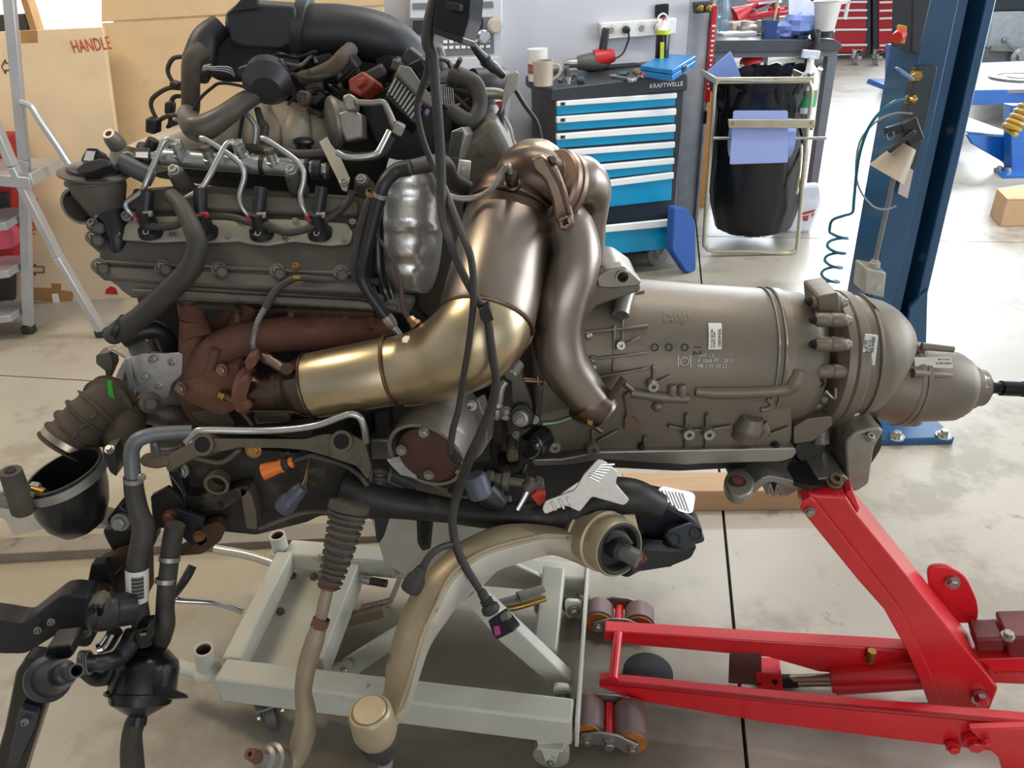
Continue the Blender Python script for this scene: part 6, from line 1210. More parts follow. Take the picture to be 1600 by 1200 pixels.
tubep('cooler_pipe', [(790, 596, 1.26), (783, 608, 1.255), (780, 630, 1.25), (776, 645, 1.25)], 6, LINKM, gb, 12); lathep('pipe_fitting', (779, 628, 1.25), (774, 652, 1.25), [(0, 6), (.2, 9), (.4, 7), (.6, 9.5), (1, 9)], LINKM, gb, 14)
tubep('cooler_hose', [(848, 662, 1.27), (868, 660, 1.27), (885, 655, 1.27), (900, 650, 1.27)], 4.5, mat('green_zinc', '#7b8a76', .35, .6), gb, 10)
lathep('round_plug', (822, 702, 1.22), (846, 684, 1.27), [(0, 15), (.1, 18), (.3, 18), (.35, 21), (1, 22)], BLKG, gb, 26)
poly('vertical_strip', Pl((0, 1.275, 0)), [(838, 590), (843, 588), (845, 640), (842, 655), (836, 652), (840, 620)], .01, LINKM, gb, .002)
for x, y in ((792, 642), (835, 656), (808, 680), (790, 650)): bolt(gb, A((x, y, 1.26)), (0, -1, .1), .007, LINKM)
for x, y, w, h in ((778, 672, 24, 30), (800, 700, 20, 30), (845, 690, 30, 36), (795, 720, 40, 14)): obj('valve_block', MB().box(A((x, y, 1.33)), w * .0012, .06, h * .0012), [BLK, BLOCKD, GB, BLOCKD][(x // 7) % 4], gb, .008)
# ================================================================ gearbox mount resting on the jack
mt_ = thing('gearbox_mount', 'cast aluminium gearbox cross bracket sitting on the tip of the red jack arm', 'bracket', A((1300, 775, 1.30)))
MG = mat('mount_casting', '#8a857b', .45, .55, .15, 20, .2, [('#5c554b', 10, .58)], soft=.12); MGD = mat('mount_grime', '#403b34', .7, .2, .25, 16, .25)
PM1 = Pl((0, 1.24, 0)); zm = PM1(1250, 752).z
ear = [(1130, 752), (1136, 737), (1152, 730), (1166, 734), (1180, 748), (1176, 768), (1160, 776), (1140, 772)]
obj('mount_ear', MB().prism([onz(x, y, zm + .012) for x, y in rp(ear, 8)], (0, 0, -.022)), MG, mt_, .004)
pe_ = onz(1152, 752, zm + .013); obj('ear_hole', MB().lathe(pe_ + V((0, 0, .001)), pe_ - V((0, 0, .02)), [(0, .011), (0, .018), (1, .018)], 20), MGD, mt_); obj('ear_bush', MB().lathe(pe_ + V((0, 0, .003)), pe_, [(0, .011), (1, .011)], 16), mat('bush_red', '#7a3a33', .6), mt_)
poly('mount_strap', PM1, rp([(1150, 772), (1168, 764), (1192, 746), (1204, 743), (1260, 756), (1300, 760), (1326, 766), (1322, 774), (1300, 776), (1250, 768), (1206, 753), (1196, 756), (1180, 770), (1156, 778)], 4), .09, MG, mt_, .004)
poly('mount_web', Pl((0, 1.29, 0)), rp([(1196, 756), (1206, 737), (1246, 737), (1252, 764), (1230, 776), (1196, 772)], 4), .06, MG, mt_, .004)
for x in (1202, 1214): poly('strut', PM1, [(x - 5, 772), (x, 756), (x + 4, 757), (x + 10, 776), (x + 6, 777), (x + 1, 764), (x - 2, 776)], .03, MG, mt_, .002)
poly('mount_pad', PM1, rp([(1276, 748), (1320, 742), (1330, 754), (1326, 768), (1280, 762)], 6), .10, MG, mt_, .005)
poly('mount_head', Pl((0, 1.25, 0)), rp([(1322, 690), (1336, 676), (1366, 668), (1382, 672), (1366, 700), (1358, 756), (1336, 770), (1324, 756)], 6), .12, MG, mt_, .008)
poly('mount_back', Pl((0, 1.33, 0)), rp([(1214, 728), (1250, 712), (1330, 690), (1380, 660), (1378, 700), (1340, 758), (1250, 762), (1214, 748)], 8), .10, MGD, mt_, .008)
poly('mount_lug', Pl((0, 1.31, 0)), rp([(1240, 700), (1270, 672), (1302, 668), (1290, 700), (1282, 724), (1262, 732), (1246, 716)], 6), .06, MGD, mt_, .006)
lathep('pivot_stub', (1283, 695, 1.29), (1281, 668, 1.31), [(0, 13), (1, 12)], MG, mt_, 18)
bolt(mt_, A((1360, 684, 1.24)), (0, -.3, 1), .007, LINKM, 'socket', 'stud'); bolt(mt_, A((1304, 752, 1.235)), (0, -.5, 1), .013, mat('bolt_oily', '#6d6248', .4, .6), 'socket')
# ================================================================ front subframe
SF = mat('subframe_black', '#25221f', .5, .1, .2, 12, .12, [('#4a4033', 9, .55), ('#7a4526', 13, .64), ('#8b7c66', 40, .70)], soft=.07)
SFD = mat('dusty_subframe', '#615646', .7, .1, .2, 12, .12, [('#2c2823', 7, .54), ('#7a4a2e', 14, .66)], soft=.12)
NAVYS = mat('navy_black_steel', '#23262d', .36, .2, .15, 10, .05, [('#6b3f2b', 12, .72)], soft=.06)
RBOLT = mat('rust_bolt', '#7a5138', .6, .5, .2, 30)
sf = thing('subframe', 'dusty black steel subframe with a long cross tube under the engine', 'subframe', A((600, 790, 1.14)))
YS = 1.14
PS1 = Pl((0, YS, 0)); PSt = Pl(at(420, 700, YS), 35)
poly('upper_plate', PSt, rp([(255, 716), (300, 690), (325, 685), (475, 686), (507, 678), (552, 680), (570, 690), (580, 730), (575, 750), (557, 728), (510, 712), (475, 703), (440, 700), (375, 699), (310, 712), (290, 722), (262, 738)], 4), .016, SFD, sf, .003)
for x, y in ((319, 695), (535, 690)):
    o = obj('plate_bush', MB().lathe(PSt(x, y, .008), PSt(x, y, -.03), [(0, .014), (0, .020), (1, .020)], 22), SFD, sf); obj('bush_bore', MB().lathe(PSt(x, y, .007), PSt(x, y, -.02), [(0, .0135), (1, .013)], 20), DARK, o)
poly('front_panel', Pl((0, YS + .03, 0)), rp([(262, 735), (300, 712), (375, 700), (500, 712), (575, 748), (600, 775), (640, 795), (600, 815), (545, 806), (500, 806), (480, 816), (400, 836), (350, 831), (310, 812), (282, 792), (270, 765)], 6), .05, SF, sf, .006)
poly('panel_ridge', PS1, rp([(270, 772), (296, 777), (340, 774), (376, 760), (390, 758), (385, 772), (350, 796), (310, 800), (286, 792)], 5), .03, SF, sf, .006)
poly('panel_ridge', PS1, rp([(265, 738), (280, 735), (290, 780), (300, 800), (326, 845), (312, 855), (296, 832), (276, 790)], 5), .03, NAVYS, sf, .005)
poly('panel_rib', PS1, rp([(375, 762), (392, 770), (400, 800), (402, 828), (385, 826), (380, 796)], 4), .03, SFD, sf, .004)
for x, y, rx in ((338, 760, 18), (375, 715, 14), (470, 725, 12)): obj('panel_hole', MB().lathe(PS1(x, y, -.028), PS1(x, y, -.034), [(0, rx * .0009), (1, rx * .0009)], 20), DARK, sf)
for x, y, m in ((392, 712, BRASS), (277, 745, LINKM), (305, 792, RBOLT)): o = bolt(sf, PS1(x, y, -.018), (0, -1, .3), .011, m)
for x, y in ((304, 788), (345, 789)): obj('slot', MB().lathe(PS1(x, y, .002), PS1(x, y, -.004), [(0, .006), (1, .006)], 14), DARK, sf)
poly('mount_tower', Pl((0, YS + .01, 0)), rp([(540, 690), (566, 684), (574, 700), (576, 750), (570, 756), (555, 720)], 5), .05, NAVYS, sf, .006)
beam = obj('cross_tube', px_tube(MB(), [(530, 760, YS + .03), (580, 775, YS + .03), (640, 788, YS + .02), (700, 797, YS + .02), (780, 806, YS + .01), (850, 806, YS + .01), (900, 796, YS + .01), (945, 778, YS + .01), (990, 776, YS), (1030, 792, YS)], [40, 32, 24, 20, 22, 25, 30, 32, 28, 22], 20, 6), SF, sf)
tubep('upper_tube', [(560, 735, YS + .05), (600, 745, YS + .05), (650, 765, YS + .05), (700, 785, YS + .04), (740, 795, YS + .03)], [10, 12, 15, 15, 10], SFD, sf, 14)
for k in range(4): tubep('brake_hose', [(566, 740 + k * 5, YS + .03), (590, 735 + k * 6, YS + .02), (615, 742 + k * 6, YS + .03), (650, 760 + k * 6, YS + .04)], [5, 6, 5], BLK if k % 2 else HOSE, sf, 8)
for x in (575, 604): obj('hose_clip', MB().ring(A((x + 5, 742, YS + .02)), (1, 0, -.3), .012, .003, 16, 6), GUN, sf)
for pts in ([(584, 802), (610, 806), (600, 838), (592, 850), (588, 845)], [(650, 806), (678, 806), (673, 858), (660, 862), (652, 850)]): poly('hanger_tab', Pl((0, YS + .0, 0)), rp(pts, 4), .03, NAVYS, sf, .005)
poly('slot', PS1, rp([(657, 816), (672, 816), (668, 850), (659, 850)], 3), .004, DARK, sf, .001, .003)
# right end bracket
poly('end_bracket', Pl((0, YS - .01, 0)), rp([(990, 795), (1012, 782), (1046, 790), (1085, 812), (1100, 832), (1096, 846), (1060, 858), (1035, 850), (1000, 838)], 7), .06, NAVYS, sf, .008)
PBm = Pl(at(1068, 835, YS - .04), 42)
pad = poly('bracket_pad', PBm, rp([(1036, 838), (1042, 828), (1080, 814), (1098, 832), (1101, 846), (1062, 857), (1050, 856)], 6), .03, NAVYS, sf, .004, .008)
for x, y in ((1052, 843), (1085, 833)): obj('pad_hole', MB().lathe(PBm(x, y, .010), PBm(x, y, -.02), [(0, .010), (0, .012), (.05, .012), (.1, .010), (1, .010)], 20), DARK, pad)
poly('lower_bracket', Pl((0, YS - .07, 0)), rp([(966, 880), (985, 862), (1010, 858), (1056, 862), (1090, 852), (1080, 872), (1045, 886), (1000, 893), (976, 897), (968, 890)], 6), .03, NAVYS, sf, .005)
poly('bracket_web', Pl((0, YS - .03, 0)), rp([(1000, 858), (1055, 856), (1088, 852), (1080, 868), (1050, 880), (1008, 876)], 4), .05, DARK, sf, .003)
poly('web_rib', Pl((0, YS - .065, 0)), [(1046, 858), (1052, 857), (1050, 886), (1042, 887)], .04, NAVYS, sf, .002)
bs_ = lathep('bush_bolt', (988, 873, YS - .085), (1000, 868, YS - .06), [(0, 11), (.6, 11), (.62, 14), (1, 14)], RBOLT, sf, 6); lathep('bolt_cup', (974, 882, YS - .08), (995, 874, YS - .05), [(0, 17), (.1, 20), (1, 18), (1, 12), (.3, 12)], NAVYS, sf, 24)
bolt(sf, PS1(1020, 792, .012), (0, -1, .5), .007, DARK)
# crinkled shield pieces on the beam
def wavy(name, rows, y0, m):
    mb = MB(); rg = []
    for i, row in enumerate(rows):
        rg.append([at(x, y, y0 + .004 * (1 if j % 2 else -1) + o) for j, (x, y, o) in enumerate(row)])
    n = len(rg[0]); vs = [p for r in rg for p in r]; vs2 = [p + V((0, .003, 0)) for p in vs]
    fs = [(k * n + i, k * n + i + 1, (k + 1) * n + i + 1, (k + 1) * n + i) for k in range(len(rg) - 1) for i in range(n - 1)]
    mb.add(vs, fs); mb.add(vs2, [f[::-1] for f in fs]); return obj(name, mb, m, sf, ang=70)
def strip(p0, p1, p2, p3, n, rows=2, dy=0.0):
    return [[((p0[0] + (p1[0] - p0[0]) * j / n) * (1 - i / rows) + (p3[0] + (p2[0] - p3[0]) * j / n) * i / rows, (p0[1] + (p1[1] - p0[1]) * j / n) * (1 - i / rows) + (p3[1] + (p2[1] - p3[1]) * j / n) * i / rows, dy * i / rows) for j in range(n + 1)] for i in range(rows + 1)]
PD1 = Pl((0, YS - .035, 0), 10)
d1 = poly('heat_deflector', PD1, rp([(934, 718), (944, 720), (966, 738), (962, 756), (984, 782), (975, 790), (925, 776), (906, 800), (884, 790), (852, 804), (847, 796), (852, 783), (898, 766), (912, 742)], 4), .004, SHIELD, sf, .001)
for k in range(7): obj('crease', MB().tube([PD1(916 + k * 3 + 4, 744 - k * 3, .001), PD1(936 + k * 4, 752 - k * 4.5, .001)], .0022, 6, 1), SHIELD, d1)
for k in range(3): obj('crease', MB().tube([PD1(862 + k * 12, 784 - k * 4, .001), PD1(868 + k * 13, 796 - k * 2, .001)], .003, 6, 1), SHIELD, d1)
poly('deflector_skirt', Pl((0, YS + .03, 0), 5), rp([(958, 742), (972, 770), (996, 786), (1012, 786), (1030, 762), (1036, 770), (1014, 794), (990, 792), (950, 778)], 3), .004, mat('deflector_grey', '#77726a', .42, .7, .1, 14, .1), sf, .001)
PD2 = Pl(at(1050, 780, YS + .005), 30)
d2 = poly('heat_deflector', PD2, rp([(1034, 759), (1082, 769), (1087, 776), (1083, 801), (1074, 803), (1012, 783), (1022, 772)], 4), .004, SHIELD, sf, .001)
for k in range(9): obj('crease', MB().tube([PD2(1024 + k * 5.2, 764 + k * .8 + (4 if k < 2 else 0), .001), PD2(1036 + k * 5, 788 + k * 1.4, .001)], .0018, 6, 1), SHIELD, d2)
for L in ([(498, 712), (530, 722), (555, 736), (574, 758)], [(300, 714), (345, 722), (375, 702)], [(268, 742), (284, 764), (292, 790)], [(405, 826), (440, 812), (480, 800), (530, 800)]): tubep('pressed_edge', [(x, y, YS + .004) for x, y in L], 4, SFD, sf, 8)
obj('panel_opening', MB().lathe(PS1(338, 758, .0), PS1(338, 758, -.028), [(0, .017), (0, .023), (.2, .023), (.9, .019)], 22, False, False), SFD, sf)
poly('far_side_dark_fill', Pl((0, 1.5, 0)), rp([(700, 700), (935, 716), (925, 740), (880, 770), (850, 800), (700, 800)], 8), .10, BLOCKD, sf, .01)  # dark sheet standing in for far-side shade and hidden frame
# connectors on the subframe
oc = obj('orange_connector', px_lathe(MB(), (410, 738, YS - .04), (458, 722, YS - .03), [(0, 9), (.02, 13), (.3, 12), (.5, 10), (.7, 11), (1, 8)], 14), ORGC, sf); lathep('seal_ring', (444, 727, YS - .035), (452, 724, YS - .035), [(0, 11), (.5, 12), (1, 11)], BLK, oc, 14)
tubep('connector_wire', [(456, 722, YS - .03), (470, 717, YS - .02), (485, 713, YS - .01), (500, 716, YS - .01), (540, 728, YS - .0), (565, 745, YS)], [3, 3, 5, 4, 5], HOSE, oc, 8)
gc = obj('grey_connector', px_lathe(MB(), (440, 796, YS - .04), (474, 760, YS - .03), [(0, 10), (.02, 16), (.4, 16), (.45, 13), (.8, 13), (.85, 11), (1, 10)], 10), mat('slate_plastic', '#4c525b', .4), sf, .002)
for k in range(4): tubep('connector_wire', [(470 + k * 2, 762, YS - .03), (476 + k, 748, YS - .02), (480, 730, YS - .01), (483, 716, YS - .01)], 1.0, [BRASS, BLK, HOSE, BRASS][k], gc, 5)
poly('cable_tag', Pl((0, YS - .02, 0)), [(438, 711), (451, 705), (452, 710), (440, 716)], .001, HOSE, sf, 0)
# grey coolant pipe across the front
PG_ = mat('grey_pipe', '#66676a', .42, .3, .08, 16)
hp = thing('coolant_pipe', 'bent grey metal coolant pipe with rubber hose running down to the black canister', 'coolant pipe', A((215, 1000, .98)))
tubep('metal_pipe', [(208, 748, 1.07), (206, 720, 1.08), (206, 703, 1.085), (215, 688, 1.09), (235, 680, 1.10), (262, 676, 1.11), (300, 674, 1.12)], [12, 12, 12, 12, 11, 10], PG_, hp, 16)
tubep('thin_pipe', [(290, 690, 1.11), (305, 676, 1.11), (320, 672, 1.11), (400, 673, 1.12), (460, 670, 1.12), (500, 663, 1.12), (530, 652, 1.12), (548, 647, 1.12), (562, 652, 1.12), (569, 668, 1.12), (572, 690, 1.13)], 5.5, PIPEM, hp, 12)
tubep('pipe_stay', [(240, 690, 1.10), (244, 700, 1.10), (248, 712, 1.11)], 5, PG_, hp, 10)
tubep('rubber_hose', [(208, 745, 1.07), (210, 770, 1.065), (217, 800, 1.055), (224, 822, 1.05), (222, 845, 1.04), (215, 870, 1.03), (214, 900, 1.02), (215, 930, 1.01), (219, 960, 1.0), (222, 985, .995), (226, 1005, .99)], [14, 15, 15, 17, 17, 15, 15, 14, 14, 14, 12], HOSE, hp, 18)
p, q = A((208, 742, 1.07)), A((209, 755, 1.068)); obj('hose_clamp', MB().band(p.lerp(q, .5), q - p, .0152, .008, .001), LINKM, hp); bolt(hp, A((222, 746, 1.05)), (1, -.5, 0), .005, LINKM)
a, b = A((214, 887, 1.025)), A((215, 937, 1.008)); d, u_, w_ = basis(b - a); mb = MB(); vs = []
c_ = [-1.5, -.9, -.3, .3, .9, 1.45]
hose_lbl = obj('barcode_label', MB().lathe(a, b, [(0, .0192), (1, .0188)], 24, False, False), LBL, hp)
rt = (A((220, 910, 1.0)) - A((212, 910, 1.0))).normalized(); cd_ = (b - a).normalized(); fr_ = (CAM - a).normalized(); fr_ = (fr_ - cd_ * fr_.dot(cd_)).normalized(); rt = cd_.cross(fr_) * -1
rt = rt if rt.x > 0 else -rt
for k in range(18):
    t = .16 + k * .038; cpt = a.lerp(b, t); ang = .62
    mb = MB(); hw = .0012 * (1 + (k * 7 % 3) * .5) * .5
    seg_ = []
    for j in range(5):
        an = -ang * .8 + ang * 1.7 * j / 4; seg_.append(fr_ * math.cos(an) * .0196 + rt * math.sin(an) * .0196)
    mb.loft([[cpt + s - cd_ * hw, cpt + s + cd_ * hw] for s in seg_], False, False, closed=False)
    obj('barcode_bar', mb, INK, hose_lbl)
# second hose with clips
h2 = thing('return_hose', 'black rubber hose with two steel clips hanging beside the labelled hose', 'hose', A((255, 1010, 1.0)))
tubep('hose', [(274, 820, 1.07), (268, 850, 1.06), (264, 885, 1.05), (260, 920, 1.03), (258, 950, 1.02), (258, 975, 1.01), (252, 1000, 1.01), (245, 1018, 1.0)], [15, 15, 14, 14, 14, 15, 14, 11], HOSE, h2, 18)
for x, y in ((265, 873), (259, 907)): p = A((x, y, 1.052 if y < 880 else 1.037)); obj('hose_clip', MB().band(p, A((264, 885, 1.05)) - A((260, 920, 1.03)), .0172, .008, .001), LINKM, h2)
# rusty plates at the left of the subframe
lp_ = thing('front_bracket', 'rusty dark bracket plates bolted below the left end of the subframe', 'bracket', A((270, 850, 1.1)))
poly('bracket_plate', Pl((0, 1.12, 0)), rp([(235, 776), (262, 762), (282, 780), (300, 830), (285, 826), (240, 825)], 3), .01, SF, lp_, .002)
bolt(lp_, A((267, 808, 1.11)), (0, -1, .1), .011, RBOLT); 
poly('bracket_plate', Pl((0, 1.10, 0)), rp([(272, 795), (302, 805), (320, 810), (306, 850), (300, 854), (286, 840)], 3), .008, NAVYS, lp_, .002); bolt(lp_, A((311, 838, 1.09)), (0, -1, .1), .008, RBOLT)
poly('rusty_wing', Pl((0, 1.14, 0)), rp([(290, 830), (340, 815), (352, 826), (345, 845), (315, 866), (260, 870), (300, 850)], 4), .02, mat('rusty_plate_steel', '#4d3426', .75, .2, .25, 14, .15), lp_, .003)
poly('bracket_plate', Pl((0, 1.14, 0)), rp([(160, 828), (245, 828), (242, 850), (200, 862), (176, 862), (164, 840)], 4), .03, SF, lp_, .004)
poly('bracket_arm', Pl((0, 1.12, 0)), rp([(152, 878), (190, 862), (240, 850), (236, 862), (180, 890), (178, 940), (170, 950)], 4), .02, MATS['rusty_plate_steel'], lp_, .003)
poly('bracket_plate', Pl((0, 1.05, 0)), rp([(142, 882), (164, 880), (180, 935), (176, 960), (150, 966), (132, 934)], 3), .02, NAVYS, lp_, .003); bolt(lp_, A((163, 922, 1.04)), (0, -1, .2), .009, RBOLT)
poly('bracket_plate', Pl((0, 1.10, 0)), rp([(172, 872), (230, 860), (232, 930), (210, 950), (176, 945)], 4), .03, MATS['rusty_plate_steel'], lp_, .003)
tubep('stay_rod', [(176, 908, 1.08), (190, 890, 1.09), (206, 872, 1.1)], 4, SF, lp_, 10)
poly('side_ear', Pl((0, 1.13, 0), 40), rp([(217, 718), (226, 708), (246, 706), (262, 716), (265, 726), (240, 732), (222, 728)], 6), .012, SFD, lp_, .003)
obj('ear_hole', MB().lathe(Pl((0, 1.13, 0), 40)(236, 719, .003), Pl((0, 1.13, 0), 40)(236, 719, -.012), [(0, .008), (0, .014), (.1, .014), (.1, .008), (1, .008)], 18), SFD, lp_)
# ================================================================ open air duct and ribbed hose at the left
ad_ = thing('air_intake_duct', 'wide open black intake elbow with steel band clamp, front left of the engine', 'duct', A((130, 830, 1.12)))
mb = MB(); o0 = A((100, 735, 1.10)); ax0 = V((-.18, .0, .98)).normalized(); d, u_, w_ = basis(ax0); r0 = 62 * sca(o0)
def ringp(c, axis, r, n=36, sq=1.0):
    d, u, w = basis(axis); return [V(c) + u * math.cos(2 * math.pi * i / n) * r + w * math.sin(2 * math.pi * i / n) * r * sq for i in range(n)]
ca = [(100, 735, 1.10, 61), (106, 754, 1.10, 61), (113, 778, 1.10, 59), (122, 801, 1.10, 51), (130, 818, 1.10, 37), (135, 829, 1.10, 12)]
rings = []
inner = [ringp(A(c[:3]), ax0, (c[3] - 5) * sca(A(c[:3])), 36, .93) for i, c in enumerate(ca[:4])][::-1]
outer = [ringp(A(c[:3]), ax0, c[3] * sca(A(c[:3])), 36, .93) for i, c in enumerate(ca)]
obj('duct_shell', MB().loft(inner + outer, True, True), mat('satin_black_duct', '#17171a', .33, 0, .15, 8, .03), ad_)
cb = A((103, 745, 1.10)); obj('band_clamp', MB().loft([ringp(cb + ax0 * h, ax0, r0 * (1.0 + t), 40, .93) for h, t in ((-.008, .0), (-.008, .05), (.008, .05), (.008, .0))], False, False), LINKM, ad_)
obj('clamp_screw', px_lathe(MB(), (50, 765, 1.05), (70, 772, 1.045), [(0, 7), (.6, 7), (.62, 9), (1, 9)], 14), BRASS, ad_); poly('clamp_housing', Pl((0, 1.05, 0)), [(44, 758), (58, 760), (66, 776), (60, 780), (42, 766)], .012, LINKM, ad_, .002)
lg = poly('duct_latch', Pl((0, 1.09, 0)), rp([(160, 704), (178, 700), (184, 730), (182, 745), (172, 738), (164, 720)], 3), .03, BLK, ad_, .003); bolt(lg, A((171, 702, 1.08)), (0, -.4, 1), .006, LINKM)
poly('duct_foot', Pl((0, 1.10, 0)), rp([(165, 815), (185, 790), (204, 805), (206, 825), (180, 832)], 5), .03, mat('satin_black_duct2', '#1c1c1f', .4), ad_, .004); bolt(ad_, A((188, 816, 1.085)), (0, -1, .3), .012, LINKM)
bu = lathep('rubber_buffer', (16, 735, 1.03), (38, 800, 1.03), [(0, 7), (.01, 16), (.95, 18), (1, 15)], DUSTRUB, ad_, 22); obj('buffer_bore', px_lathe(MB(), (15.6, 734, 1.029), (20, 746, 1.03), [(0, 8), (1, 7)], 14), DARK, bu)
tubep('buffer_stem', [(36, 770, 1.03), (52, 774, 1.04), (62, 782, 1.06)], 5, GUN, ad_, 10)
cbk = poly('cast_bracket', Pl((0, 1.16, 0)), rp([(-40, 760), (10, 768), (60, 776), (95, 800), (180, 826), (70, 826), (40, 834), (22, 838), (6, 810), (-40, 800)], 4), .05, SHIELD, ad_, .004); bolt(cbk, A((10, 782, 1.155)), (0, -1, .3), .012, ALUD)
# ribbed hose
P = crom([A(t) for t in ((104, 700, 1.20), (120, 678, 1.215), (140, 655, 1.23), (162, 635, 1.25), (178, 622, 1.28))], 12); mb = MB()
n = 72; pts = [P[int(i / n * (len(P) - 1))].lerp(P[min(len(P) - 1, int(i / n * (len(P) - 1)) + 1)], (i / n * (len(P) - 1)) % 1) for i in range(n + 1)]
prof = []
for i in range(n + 1): 
    t = i / n; k = (t * 6) % 1; prof.append((.050 - .006 * t) + (.0055 if k < .14 else 0) - (.0 if k < .14 else .003 * math.sin(math.pi * (k - .14) / .86)))
rh = obj('ribbed_hose', mb.tube(pts, prof, 28, 1), RIBD, ad_, ang=60)
P2 = crom([A(t) for t in ((178, 712, 1.20), (190, 690, 1.21), (196, 664, 1.24), (204, 645, 1.28))], 8); obj('lower_hose', MB().tube(P2, [.020, .034, .036, .03], 20, 1), RIBD, ad_)
for k in range(3):
    for j in range(2): pass
for k in range(4):
    c_ = pts[int((k + .6) / 6 * n) + 2]; obj('hose_rib', MB().bar(c_ + V((.012, -.045, .012)), pts[int((k + .6) / 6 * n) + 10] + V((.012, -.045, .012)), .006, .008, (0, -1, 0)), RIBD, rh, .002)
obj('band_clamp', MB().band(pts[8], pts[12] - pts[4], .0515, .012, .0012, 32), mat('bright_band', '#b5a793', .3, .9), ad_)
# ================================================================ auxiliary coolant pump, canister, bracket
cn = thing('coolant_canister', 'round black plastic canister hanging lowest at the left with a hose below', 'canister', A((210, 1210, .93)))
lathep('canister_body', (232, 1012, 1.0), (216, 1122, .915), [(0, 20), (.02, 30), (.12, 40), (.18, 47), (.30, 50), (.55, 50), (.62, 50), (.63, 54), (.67, 54), (.68, 48), (.80, 44), (.98, 13), (1.1, 13)], BLKG, cn, 40)
obj('outlet_hose', px_tube(MB(), [(217, 1116, .918), (211, 1130, .912), (206, 1150, .905), (206, 1180, .90), (210, 1240, .88)], [12, 15, 15, 17, 18], 18), HOSE, cn)
poly('side_tab', Pl((0, .90, 0), 60), rp([(255, 1072), (290, 1084), (291, 1090), (262, 1092), (252, 1086)], 3), .01, BLKG, cn, .002); poly('side_tab', Pl((0, .92, 0), 60), rp([(164, 1080), (185, 1074), (188, 1086), (166, 1086)], 3), .01, BLKG, cn, .002)
tubep('canister_neck', [(222, 1000, 1.0), (228, 1010, 1.0), (232, 1020, .99)], [14, 17, 20], BLK, cn, 16)
poly('neck_clip', Pl((0, .96, 0)), rp([(210, 985), (232, 980), (238, 998), (230, 1010), (212, 1006)], 3), .03, BLKG, cn, .003); poly('clip_tab', Pl((0, .955, 0)), [(218, 991), (228, 990), (228, 993), (218, 994)], .003, LINKM, cn, .001)
tubep('side_hose', [(128, 1035, .90), (146, 1036, .91), (168, 1034, .92), (185, 1028, .94), (200, 1010, .96), (210, 990, .985)], [12, 13, 14, 15, 16], BLK, cn, 16)
for k in range(4): p = A((128 + k * 4, 1035, .902)); obj('clip_coil', MB().ring(p, V((1, .2, 0)), .0185, .0016, 20, 6), GUN, cn)
tubep('rear_hose', [(128, 1046, .94), (150, 1060, .95), (172, 1055, .95), (182, 1035, .96)], [10, 12, 12, 12], BLK, cn, 14)
pm = thing('coolant_pump', 'black electric coolant pump with a side connector behind the labelled hose', 'pump', A((170, 975, .98)))
lathep('pump_body', (140, 958, .95), (206, 950, .99), [(0, 22), (.05, 28), (.25, 30), (.5, 30), (.55, 27), (1, 26)], BLK, pm, 28)
poly('pump_socket', Pl((0, .93, 0)), rp([(136, 946), (150, 940), (162, 946), (164, 962), (152, 968), (138, 962)], 4), .03, DUSTRUB, pm, .004); poly('socket_bore', Pl((0, .925, 0)), rp([(138, 949), (145, 946), (147, 960), (139, 961)], 2), .01, DARK, pm, .001)
poly('socket_key', Pl((0, .925, 0)), rp([(150, 948), (160, 950), (160, 962), (152, 964)], 2), .012, BLKG, pm, .002)
poly('support_arm', Pl((0, .97, 0)), rp([(-60, 962), (0, 970), (36, 976), (92, 932), (108, 930), (140, 934), (150, 990), (140, 1012), (112, 1010), (106, 988), (96, 988), (40, 1022), (0, 1022), (-60, 1010)], 8), .04, mat('arm_black', '#1b1d22', .45, .1, .15, 14, .08), pm, .006)
for x, y in ((59, 985), (80, 972), (136, 990)): bolt(pm, A((x, y, .962)), (0, -1, .4), .005, LINKM, 'socket')
obj('silver_outlet', px_tube(MB(), [(150, 1015, .99), (165, 1008, 1.0), (180, 985, 1.01)], [9, 13, 12], 14), CHROME, pm)
vl = thing('vacuum_valve', 'black round valve with an open nozzle on a tapered black bracket, lower left', 'valve', A((20, 1210, .86)))
poly('valve_bracket', Pl((0, .88, 0)), rp([(24, 1050), (40, 1030), (70, 1034), (90, 1060), (72, 1100), (40, 1200), (32, 1230), (-20, 1230), (6, 1140)], 6), .03, BLKG, vl, .005)
poly('bracket_web', Pl((0, .865, 0)), rp([(30, 1108), (58, 1116), (50, 1145), (24, 1200), (10, 1200)], 3), .015, mat('web_satin', '#2c3038', .35), vl, .003); bolt(vl, A((39, 1128, .86)), (0, -1, .3), .005, LINKM, 'socket')
lathep('valve_body', (72, 1062, .865), (98, 1053, .845), [(0, 34), (.2, 36), (.25, 28), (.6, 26), (1, 22)], BLK, vl, 30)
obj('valve_nozzle', px_lathe(MB(), (120, 1048, .825), (94, 1054, .848), [(.7, 9), (0, 8.5), (0, 11), (.5, 11), (.55, 16), (1, 17)], 24), BLK, vl); obj('nozzle_bore', px_lathe(MB(), (119, 1048, .826), (104, 1052, .84), [(0, 8.6), (1, 8)], 18, c0=False), DARK, vl)
poly('valve_cap', Pl((0, .89, 0)), rp([(72, 1012), (110, 1008), (116, 1022), (108, 1030), (70, 1030)], 4), .04, BLK, vl, .005)
